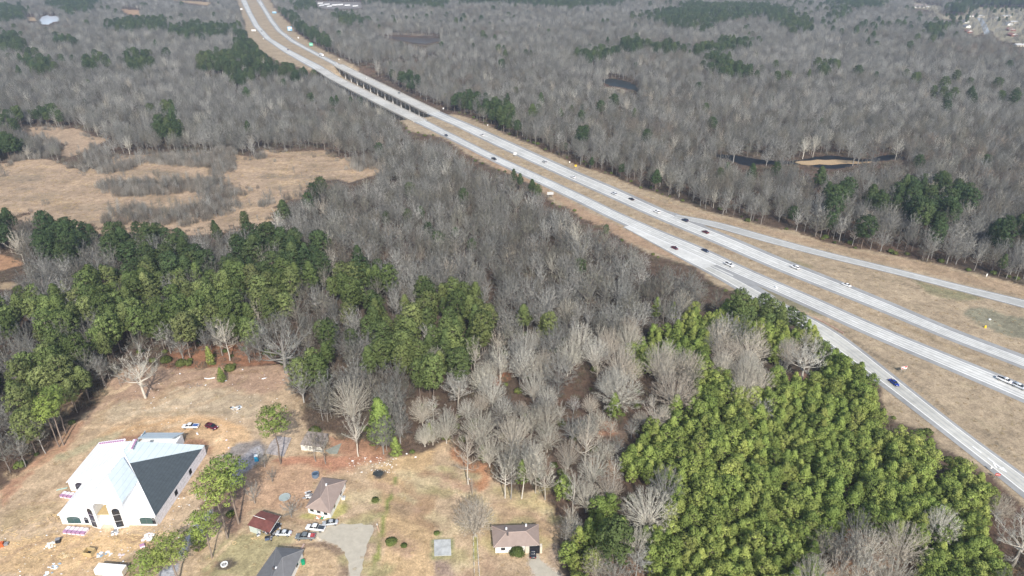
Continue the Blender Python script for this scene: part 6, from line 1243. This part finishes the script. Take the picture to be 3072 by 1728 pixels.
sign(933, 133, 5.6, 4.8, 2, SGG, 'green sign beside the upper carriageway before the bridge', border=[(-.7, .3, .7, .6, mat('green_field', (.45, .75, .60), .5))])
sign(724, 27, 5.5, 3.8, 2, SGW, 'square white sign back beside the lower carriageway near the top'); sign(761, 91, 8.4, 3.2, 2, SGW, 'wide white sign back beside the lower carriageway in the bend')
for x, y, w, lab in ((895, 113, 2.4, 'small white sign beside the three cars of the upper bend'), (790, 116, 1.6, 'tiny white sign on the outer verge of the lower bend'), (1017, 178, 1.5, 'tiny white sign just before the upper bridge'), (1330, 325, 1.3, 'tiny white sign at the near end of the upper bridge'), (1463, 375, 1.0, 'tiny white marker at the wood edge by the upper carriageway'), (1545, 461, 2.2, 'round-looking white sign in the median beside the upper carriageway'), (1709, 486, 1.0, 'tiny white marker left of the yellow sign')):
    sign(x, y, w, w, 1.4, SGW, lab, posts=1)
sign(1651, 580, 4.2, 1.9, 2.0, mat('grey_sign_back', (.55, .56, .56), .6), 'white sign back on two posts at the wood edge below the lower carriageway'); r = sign(1727, 497, 1.5, 1.5, 1.6, SGY, 'yellow sign on the far verge of the upper carriageway', posts=1)
r = sign(2713, 1103, 2.7, 1.3, 1.6, SGW, 'white and red sign on two posts between near ramp and highway', yaw=math.radians(12), border=[(-.9, .1, -.2, .45, SGR), (.1, .5, .9, .9, SGR), (-.9, .88, .9, .97, SGR)])
r = sign(2994, 1424, 1.4, .9, 1.4, SGR, 'red and white sign beside the near ramp at the lower right', yaw=math.radians(-20), posts=2, border=[(-.8, .4, .8, .6, SGW)])
sign(2975, 1402, .5, 1.0, 1.0, SGW, 'small white marker behind the red and white ramp sign', posts=1); sign(2961, 825, .6, 1.5, .8, SGW, 'narrow white marker post at the wood edge right of the far ramp', posts=1)
p = pw(2955, 983); o = MB().box(-.45, -.3, 0, .45, .3, 1.1, .12).build('barrel_marker', SGY); o.location = p; tag(o, 'yellow marker on the verge beside the dark grass patch', 'marker')
p = pw(2969, 960); o = MB().blob((0, 0, .3), (.6, .5, .35), 8, 5).build('white_bag', TARP); o.location = p; tag(o, 'white bag lying on the dark grass patch', 'bag')
# guard rail between ramp and highway
gr = empty('guard_rail', pw(2500, 985), 0, 'thin reddish guard rail at the nose between near ramp and highway', 'guard rail'); o0 = Vector(pw(2500, 985)); pts = [Vector(pw(*p)) - o0 for p in ((2440, 955), (2472, 970), (2500, 985), (2530, 1003))]
mb = MB()
for a, b in zip(pts[:-1], pts[1:]): mb.tube(a + V3((0, 0, .6)), b + V3((0, 0, .6)), .14, n=6)
mb.build('rail', mat('rail_red', (.50, .28, .24), .6), gr)
for a in pts: MB().tube(a, a + V3((0, 0, .6)), .08, n=6).build('post', POST, gr)
gr = empty('crash_cushion', pw(2328, 864), .0, 'pale crash cushion at the edge of the lower carriageway', 'barrier'); MB().box(-.5, -.9, 0, .5, .9, .8, .1).build('body', SGW, gr)

# ------------------------------------------------------------------ far houses of the suburb
HR = [('brown', (.23, .19, .17)), ('brick_red', (.26, .13, .11)), ('grey', (.22, .22, .23)), ('pale', (.50, .50, .49))]
def far_house(x, y, w, d, rz, ri, label, gable=True):
    p = pw(x, y); r = empty('suburban_house', (p[0], p[1], 0), rz, label, 'house', 'houses of the far suburb'); h = 3
    MB().box(-w / 2 + .5, -d / 2 + .5, -.2, w / 2 - .5, d / 2 - .5, h).build('wall', [WHITEW, mat('brick_wall', (.24, .12, .10), .9), WHITEW, CREAM][ri], r)
    rm = mat('far_roof_' + HR[ri][0], HR[ri][1], .85); z = h + d * .22
    poly_part('roof', [[(-w / 2, -d / 2, h), (w / 2, -d / 2, h), (w / 2, 0, z), (-w / 2, 0, z)], [(-w / 2, 0, z), (w / 2, 0, z), (w / 2, d / 2, h), (-w / 2, d / 2, h)]], rm, r, .15)
    for s_ in (-1, 1): MB().add([(s_ * (w / 2 - .48), -d / 2 + .5, h), (s_ * (w / 2 - .48), d / 2 - .5, h), (s_ * (w / 2 - .48), 0, z - .15)], [(0, 1, 2)]).build('gable', WHITEW, r)
    MB().box(-w * .25, -d / 2 + .44, 1, -w * .1, -d / 2 + .56, 2.2).build('window', GLASSD, r); MB().box(w * .1, -d / 2 + .44, 0, w * .18, -d / 2 + .56, 2.2).build('door', HOLE, r)
for q_ in [(2752, 22, 46, 22, .1, 0, 'largest far building, long low roof at the top right'), (2915, 50, 20, 10, 0, 0, 'far house with white front, left one of the upper row'), (2938, 52, 18, 10, .1, 3, 'pale far house, second of the upper row'), (2980, 59, 17, 10, -.2, 3, 'pale far house right of the suburb road'),
           (3018, 52, 20, 11, .2, 3, 'pale far house near the top right corner'), (2896, 68, 18, 11, 1.45, 2, 'grey-roofed far house with white gable left of the road, upper one'), (2900, 82, 18, 11, 1.45, 2, 'grey-roofed far house with white gable left of the road, lower one'), (2905, 98, 17, 11, 1.4, 1, 'red-brown far house left of the road'),
           (3023, 75, 20, 12, 1.5, 2, 'grey-roofed far house right of the road, uppermost'), (3040, 70, 16, 9, 0, 3, 'pale far house at the right edge'), (3030, 92, 19, 12, 1.5, 1, 'brick-red far house right of the road, upper one'), (3035, 108, 19, 12, 1.5, 1, 'brick-red far house right of the road, lower one'),
           (3056, 140, 18, 10, .2, 3, 'pale-roofed far house lowest at the right edge'), (2782, 24, 12, 8, 0, 3, 'small white far building beside the largest one')]: far_house(*q_)
P = smooth(resample([pw(*p)[:2] for p in ((2936, 52), (2945, 62), (2953, 78), (2958, 92), (2966, 112), (2975, 122))], 6), 2); mb = MB(); strip(mb, P, -5.0, 5.0, .08); structure(mb.build('suburb_road', mat('far_road', (.33, .36, .39), .8)))

# ------------------------------------------------------------------ small things on the ground
def at(x, y, z=0): p = pw(x, y, z); return Vector((p[0], p[1], 0))
# white container trailer
t = empty('box_trailer', at(337, 1721), math.radians(-5), 'long white box trailer standing on the littered dirt at the bottom', 'trailer')
MB().box(-4.0, -1.2, .5, 4.0, 1.2, 2.5, .04).build('box', WRAP, t); MB().box(4.0, -1.1, .55, 4.06, 1.1, 2.4).build('door', mat('trailer_door', (.62, .55, .45), .6), t); MB().box(-3.6, -.9, .25, 3.6, .9, .48).build('chassis', GY, t)
for x_ in (-.6, .6):
    for sy in (-1, 1): MB().tube((x_, sy * 1.05 - .1, .33), (x_, sy * 1.05 + .1, .33), .33, n=12).build('wheel', TYRE, t)
# plywood box
t = empty('plywood_crate', at(270, 1662), math.radians(-8), 'open plywood crate with dark inside on the dirt before the church', 'crate'); 
for nm, b_ in (('side_panel', (-1.3, -1.0, 0, 1.3, -.92, 1.5)), ('side_panel', (-1.3, .92, 0, 1.3, 1.0, 1.5)), ('end_panel', (-1.3, -.91, 0, -1.22, .91, 1.5)), ('end_panel', (1.22, -.91, 0, 1.3, .91, 1.5)), ('floor', (-1.2, -.9, 0, 1.2, .9, .1))): MB().box(*b_).build(nm, OSB if nm != 'floor' else HOLE, t)
# portable toilet
t = empty('portable_toilet', at(771, 1381), .2, 'blue portable toilet with white roof beside the grey gravel', 'portable toilet'); TB = mat('blue_plastic', (.02, .22, .45), .4)
MB().box(-.65, -.65, 0, .65, .65, 2.1, .05).build('cabin', TB, t); MB().box(-.7, -.7, 2.1, .7, .7, 2.4, .3).build('roof', mat('white_plastic', (.75, .80, .82), .4), t); MB().box(-.4, -.69, .1, .4, -.62, 1.95).build('door', mat('blue_door', (.02, .30, .52), .4), t); MB().box(.15, -.72, .95, .3, -.69, 1.1).build('handle', GY, t)
# bins
GREEN = mat('green_plastic', (.01, .28, .14), .4)
for x, y, lab in ((990, 1546, 'green wheeled bin at the front corner of the brown-roofed house'), (910, 1692, 'green wheeled bin beside the grey-roofed house')):
    t = empty('wheeled_bin', at(x, y), .4, lab, 'bin'); MB().box(-.42, -.5, .1, .42, .5, 1.25, -.06).build('body', GREEN, t); MB().box(-.5, -.58, 1.26, .5, .58, 1.36, .05).build('lid', GREEN, t)
    for s_ in (-1, 1): MB().tube((s_ * .4, .45, .15), (s_ * .5, .45, .15), .15, n=8).build('wheel', TYRE, t)
t = empty('air_conditioner', at(1031, 1497), 0, 'small pale air conditioner unit on the right side of the brown-roofed house', 'air conditioner'); MB().box(-.5, -.5, 0, .5, .5, .9).build('case', SGW, t); MB().ring((0, 0), .15, .4, .9, .95, 12).build('fan_grille', GY, t)
t = empty('trampoline', at(855, 1497), 0, 'pale round trampoline on the orange ground left of the brown-roofed house', 'trampoline'); MB().tube((0, 0, .75), (0, 0, .8), 1.5, n=20).build('mat', mat('pale_fabric', (.34, .39, .37), .7), t); MB().ring((0, 0), 1.45, 1.75, .74, .86, 20).build('rim_pad', mat('pad', (.38, .42, .42), .6), t)
for k in range(5): a_ = k * 1.257; MB().tube((1.6 * math.cos(a_), 1.6 * math.sin(a_), 0), (1.6 * math.cos(a_), 1.6 * math.sin(a_), .74), .05).build('leg', POST, t)
t = empty('round_tub', at(947, 1429), 0, 'round blue-grey tub on the ground above the brown-roofed house', 'tub'); MB().ring((0, 0), .95, 1.15, 0, 1.3, 18).build('wall', mat('tub_blue', (.14, .19, .26), .5), t); MB().tube((0, 0, .1), (0, 0, .95), .95, n=18).build('inside', mat('tub_dark', (.05, .08, .12), .3), t)
t = empty('dark_tarp', at(1135, 1419), .2, 'flat blackened tarp lying on the lawn near the green strip', 'tarp'); MB().prism([(-1.9, -.4), (-.4, -1.7), (1.2, -1.5), (1.7, .4), (.2, 1.0), (-1.5, .9)], 0, .12).build('sheet', mat('black_tarp', (.04, .045, .045), .7, .4, 1), t)
# white pole, leaning dead pole, utility pole, fence
t = empty('white_pole', at(1138, 1598), 0, 'short white and orange pole standing at the green strip by the driveway', 'pole'); MB().tube((0, 0, 0), (-.35, 0, 3.0), .10).build('shaft', mat('pinkish_paint', (.62, .40, .30), .6), t); MB().tube((-.35, 0, 3.0), (-.42, 0, 3.5), .14).build('cap', SGW, t)
t = empty('dead_tree', at(1565, 1496), 0, 'leaning pale dead pole-like tree at the lawn edge', 'dead tree'); MB().tube((0, 0, 0), (.5, 0, 5.0), .20, .15).tube((.5, 0, 5.0), (.75, 0, 9.0), .15, .06).build('trunk', M_BARKL, t); MB().tube((.55, 0, 6), (1.3, .2, 7.4), .05, .02).build('branch_stub', M_BARKL, t)
t = empty('utility_pole', at(1417, 1485), 0, 'thin grey utility pole under the tall bare tree at the lawn corner', 'utility pole'); MB().tube((0, 0, 0), (0, 0, 7), .13, .10).build('shaft', mat('pole_wood', (.30, .26, .22), .9), t); MB().box(-1.0, -.06, 6.3, .1, .06, 6.45).build('crossarm', mat('pole_wood', (.3, .26, .22)), t); MB().tube((-.8, 0, 6.45), (-.8, 0, 6.75), .1).build('insulator', FRAME, t)
f0, f1 = at(1420, 1600), at(1424, 1760); fence = empty('wire_fence', f0, 0, 'thin wire fence running down the lawn beside the vase-shaped tree', 'fence'); n_ = 9; mb = MB()
for k in range(n_): a = (f1 - f0) * (k / (n_ - 1)); MB().tube(a, a + V3((0, 0, 1.3)), .06, n=5).build('post', SGW, fence)
for z in (.5, .9, 1.25): mb.tube(V3((0, 0, z)), (f1 - f0) + V3((0, 0, z)), .018, n=4)
mb.build('wire', POST, fence)
f0, f1 = at(1431, 1612), at(1440, 1760); f2 = empty('rail_fence', f0, 0, 'second pale fence line just right of the thin wire fence', 'fence')
for k in range(8): a = (f1 - f0) * (k / 7); MB().tube(a, a + V3((0, 0, 1.1)), .06, n=5).build('post', SGW, f2)
MB().tube(V3((0, 0, 1.05)), (f1 - f0) + V3((0, 0, 1.05)), .045, n=4).build('rail', SGW, f2)
# round bush, hedge clumps
def bush_at(x, y, r, h, lab, seed, n=26, m=None):
    t = empty('round_bush' if r > 1.5 else 'shrub', at(x, y), 0, lab, 'bush'); o = bpy.data.objects.new('foliage', bush(seed, r, h, n, 40, .2 * max(.7, r / 2)).mesh('foliage', m or M_BUSH, True)); COL.objects.link(o); o.parent = t
    MB().tube((0, 0, -.1), (0, 0, h * .5), .12, .06).build('stem', M_PBARK, t)
bush_at(1552, 1666, 2.25, 3.0, 'big round clipped bush in front of the ranch house', 400, 30)
bush_at(1126, 1500, 1.3, .35, 'green clump on the lawn below the dark tarp', 401); bush_at(1174, 1626, 1.8, .45, 'largest green clump on the lawn right of the driveway', 402); bush_at(1212, 1637, 1.0, .3, 'small yellowish clump beside the largest green clump', 403)
bush_at(1310, 1600, .9, .3, 'low green clump above the square slab', 404); bush_at(693, 1545, 1.5, 1.2, 'low green bush at the foot of the tall pines', 405); bush_at(1095, 1290, 1.6, 1.6, 'green bush at the wood edge left of the small conifer', 406); bush_at(1062, 1500, .5, .5, 'tiny shrub on the lawn', 407) if False else None
for k, (x, y, lab) in enumerate(((690, 1110, 'dark evergreen shrub under the pines at the top of the building site, right one'), (545, 1095, 'dark evergreen shrub under the pines at the top of the building site, middle one'), (500, 1085, 'dark evergreen shrub under the pines at the top of the building site, left one'), (945, 1300, 'dark evergreen shrub behind the white shed'))): bush_at(x, y, 2.4, 2.4, lab, 410 + k, 30)
# tyre fire ring and tyres
t = empty('fire_ring', at(673, 1694), .3, 'white rimmed ring on a blackened patch beside the drive', 'fire ring'); MB().ring((0, 0), .7, 1.0, 0, .35, 18).build('ring', SGW, t); MB().box(-.5, -.12, .1, .5, .12, .3).build('log', JUNK[1], t); MB().box(-.1, -.5, .12, .1, .5, .28).build('log', JUNK[2], t)
t = empty('wheel_hoop', at(703, 1629), 0, 'small pale hoop lying in the grass below the tall pines', 'hoop'); MB().ring((0, 0), .45, .58, 0, .1, 14).build('hoop', LUM, t)
t = empty('garden_hoop', at(1687, 1678), 0, 'pale round frame at the wood edge right of the ranch house', 'frame'); MB().ring((0, 0), .85, 1.05, .3, .4, 16).build('rim', POST, t)
for k in range(4): a_ = k * 1.571; MB().tube((.95 * math.cos(a_), .95 * math.sin(a_), 0), (.95 * math.cos(a_), .95 * math.sin(a_), .32), .05).build('leg', POST, t)
# heaps
def heap(name, x, y, w, d, h, n, mats, label, cat, seed, long=False):
    R = random.Random(seed); t = empty(name, at(x, y), 0, label, cat)
    for m in mats:
        mb = MB()
        for k in range(n):
            a = R.uniform(0, 6.28); r = math.sqrt(R.random()); cx_, cy_ = r * w / 2 * math.cos(a), r * d / 2 * math.sin(a); z = h * (1 - r) * R.uniform(.3, 1)
            if long: l = R.uniform(.5, 1.7); b = R.uniform(0, 3.14); mb.tube((cx_, cy_, z), (cx_ + l * math.cos(b), cy_ + l * math.sin(b), max(.05, z + R.uniform(-.2, .2))), R.uniform(.04, .08), n=4)
            else: s_ = R.uniform(.25, .6); mb.blob((cx_, cy_, z * .6), (s_, s_ * R.uniform(.5, 1), s_ * R.uniform(.2, .5)), 6, 4, .35, R)
        mb.build('boards' if long and m is LUM else 'heap', m, t)
    return t
heap('trash_heap', 708, 1224, 4.2, 3.0, .9, 9, (TARP, TARPB, JUNK[0], mat('card', (.62, .55, .45), .8)), 'heap of white and grey rubbish on the tan ground above the parked pickup', 'rubbish heap', 1)
heap('lumber_heap', 166, 1555, 5.0, 4.0, .8, 34, (LUM,), 'tangled heap of pale lumber at the left corner of the church', 'lumber heap', 2, True)
heap('sandbag_heap', 155, 1634, 3.6, 2.2, 1.1, 9, (mat('cream_bag', (.75, .72, .60), .7), TARP), 'cream coloured heap of bags with a dark box behind on the dirt', 'heap', 3); 
t = empty('dark_box', at(176, 1626), .3, 'dark box behind the cream coloured heap', 'box'); MB().box(-.6, -.5, 0, .6, .5, 1.2, .05).build('body', JUNK[0], t); MB().box(-.62, -.52, 1.2, .62, .52, 1.28).build('lid', JUNK[1], t)
heap('board_heap', 187, 1670, 3.6, 1.8, .5, 14, (LUM, mat('osb_pieces', (.66, .55, .36), .8)), 'pale yellow heap of sheathing offcuts left of the plywood crate', 'board heap', 4, True)
heap('tarp_heap', 312, 1664, 4.0, 2.0, .4, 8, (TARP, TARPB), 'crumpled white and blue tarp right of the plywood crate', 'tarp', 5); heap('tarp_heap', 362, 1667, 2.2, 1.6, .4, 7, (mat('pinkish_tarp', (.66, .58, .58), .7),), 'pinkish crumpled sheet right of the blue and white tarp', 'tarp', 6)
heap('tarp_heap', 158, 1706, 2.6, 6.0, .35, 12, (TARP, TARPB), 'long crumpled white wrap at the bottom left edge', 'tarp', 7); heap('debris_heap', 445, 1612, 3.0, 3.0, .5, 10, (TARP, BUND), 'white and pink rubbish at the right front corner of the church', 'rubbish heap', 8)
heap('debris_heap', 345, 1597, 2.0, 2.2, .7, 8, (TARP, JUNK[1]), 'white rubbish before the church entrance', 'rubbish heap', 9); heap('junk_heap', 925, 1485, 3.0, 3.4, .8, 12, (JUNK[0], JUNK[2], JUNK[1]), 'dark and white junk against the left wall of the brown-roofed house', 'junk heap', 10)
heap('junk_heap', 961, 1553, 3.2, 1.8, .8, 8, (SGW, mat('terracotta', (.50, .28, .18), .8), GREEN), 'pots and white junk on the porch corner before the brown-roofed house', 'junk heap', 11)
heap('sawdust_heap', 775, 1617, 5.0, 1.2, .25, 20, (LUM,), 'strip of pale wood chips in front of the rusty red shed', 'wood chips', 12, True); heap('board_heap', 570, 1480, 2.6, 2.6, .3, 9, (LUM, mat('osb_pieces', (.66, .55, .36), .8)), 'pale boards on the ground along the right wall of the church', 'board heap', 13, True)
heap('fallen_branch', 580, 1160, 7, 3, .5, 22, (M_BARK,), 'fallen grey branches on the red slope behind the church', 'branches', 14, True)
t = empty('pvc_pipe', at(627, 1137), 0, 'long white bowed pipe lying on the red slope behind the church', 'pipe')
MB().tube((-1.9, .3, .2), (0, -.2, .25), .2).tube((0, -.2, .25), (2.2, .5, .25), .2).build('pipe', TARP, t)
for k, (x, y, lab) in enumerate(((540, 1122, 'white scrap at the top left of the red slope'), (664, 1117, 'round white lump in the red leaves, left one'), (728, 1109, 'round white lump in the red leaves, right one'), (792, 1136, 'long white scrap on the red slope near the oak'), (617, 1156, 'white scrap just under the bowed pipe'), (677, 1143, 'small white scrap right of the bowed pipe'), (592, 1301, 'white sheet on the dirt below the two parked cars'), (426, 1305, 'white scrap behind the church roof'), (679, 1321, 'pinkish white scrap on the dirt above the tall pines'), (686, 1344, 'small pink and white scrap at the edge of the tall pines'), (1112, 1385, 'white bucket at the edge of the lawn'), (1058, 1383, 'pale bucket beside the red leaves'), (1247, 1372, 'white scrap at the wood edge above the lawn'), (1220, 1362, 'tiny white scrap at the wood edge'))):
    R = random.Random(500 + k); r = empty('litter_scrap', at(x, y), R.uniform(0, 3), lab, 'litter'); l = .9 if 'long' in lab or 'sheet' in lab else .42
    MB().blob((0, 0, .12), (l, .32, .16), 7, 4, .3, R).build('scrap', TARP if 'pink' not in lab else BUND, r)
# small litter and offcuts over the building site: too many to count
R = random.Random(77); ms = (TARP, LUM, mat('card', (.62, .55, .45), .8)); root = []
for j, m in enumerate(ms):
    mb = MB()
    for k in range(190 if j != 1 else 620):
        if j == 1: x, y = R.uniform(0, 560), R.gauss(1628, 38)
        else: x, y = R.choice([(R.uniform(0, 560), R.uniform(1580, 1728)), (R.uniform(380, 900), R.uniform(1120, 1300)), (R.uniform(480, 620), R.uniform(1480, 1620)), (R.uniform(1040, 1190), R.uniform(1370, 1420))])
        px_, py_ = np.array([x]), np.array([y])
        if not pip(YARD, px_, py_)[0]: continue
        p = pw(x, y)
        if -135 < p[0] < -104 and 147 < p[1] < 182: continue
        if j == 1: l = R.uniform(.3, 1.5); a = R.gauss(.4, .9); mb.tube((p[0], p[1], .06), (p[0] + l * math.cos(a), p[1] + l * math.sin(a), .07), R.uniform(.04, .09), n=4)
        else: s_ = R.uniform(.06, .22); mb.blob((p[0], p[1], .04), (s_ * 1.5, s_, s_ * .4), 5, 3, .3, R)
    tag(mb.build(('white_litter', 'lumber_offcuts', 'cardboard_litter')[j], m), ('tiny white scraps strewn over the building site', 'pale lumber offcuts strewn before the church', 'bits of tan cardboard strewn over the building site')[j], 'litter', None, 'stuff')
t = empty('pink_board', at(428, 1641), .5, 'pink and white wrapped pack standing tilted before the right corner of the church', 'pack'); MB().box(-.6, -.35, 0, .6, .35, 1.0).build('pack', PINK, t); MB().box(-.62, -.37, .0, .62, -.35, .55).build('label_sheet', BUND, t)
t = empty('wooden_pallet', at(472, 1613), .2, 'pale square pallet beside the low pine at the church corner', 'pallet')
for k in range(4): MB().box(-.7, -.7 + k * .4, .1, .7, -.4 + k * .4, .16).build('board', LUM, t)
for k in (-.6, 0, .6): MB().box(k - .05, -.7, 0, k + .05, .8, .095).build('runner', LUM, t)
t = empty('digger_bucket', at(2, 1638), .3, 'orange machine part at the left edge of the building site', 'machine part'); MB().box(-1.2, -.7, 0, 1.0, .7, 1.2, .15).build('body', mat('orange_paint', (.55, .12, .04), .5), t); MB().box(1.0, -.5, .1, 2.0, .5, .7).build('arm', JUNK[1], t)
t = empty('green_ladder', at(187, 1468), .3, 'pale green sheet propped at the left wall of the church', 'sheet'); MB().prism([(-1.6, -.3), (1.4, -.1), (1.5, .35), (-1.4, .2)], .1, .22).build('sheet', mat('pale_green_sheet', (.42, .58, .50), .6), t)
t = empty('folded_ramp', at(896, 1657), 0, 'narrow pinkish wooden ramp leaning at the back corner of the grey-roofed house', 'ramp'); a = at(893, 1672) - at(896, 1657); b = at(913, 1635) - at(896, 1657); MB().tube(a + V3((0, 0, .3)), b + V3((0, 0, .3)), .35, n=4).build('deck', mat('pinkish_wood', (.46, .33, .27), .9), t)

# ------------------------------------------------------------------ haze
if HAZE > 0:
    hz = MB().box(-9800, -3000, -11.7, 9800, 9600, 166).build('haze', None); tag(hz, None, None, None, 'stuff'); hz['label'] = 'thin bluish winter haze over the whole landscape'; hz['category'] = 'haze'
    m = bpy.data.materials.new('haze_air'); m.use_nodes = True; nt = m.node_tree; nt.nodes.remove(nt.nodes['Principled BSDF']); v = nt.nodes.new('ShaderNodeVolumePrincipled')
    v.inputs['Color'].default_value = (.66, .79, 1.0, 1); v.inputs['Density'].default_value = HAZE; v.inputs['Anisotropy'].default_value = .2; nt.links.new(v.outputs[0], nt.nodes['Material Output'].inputs['Volume'])
    hz.data.materials.append(m)
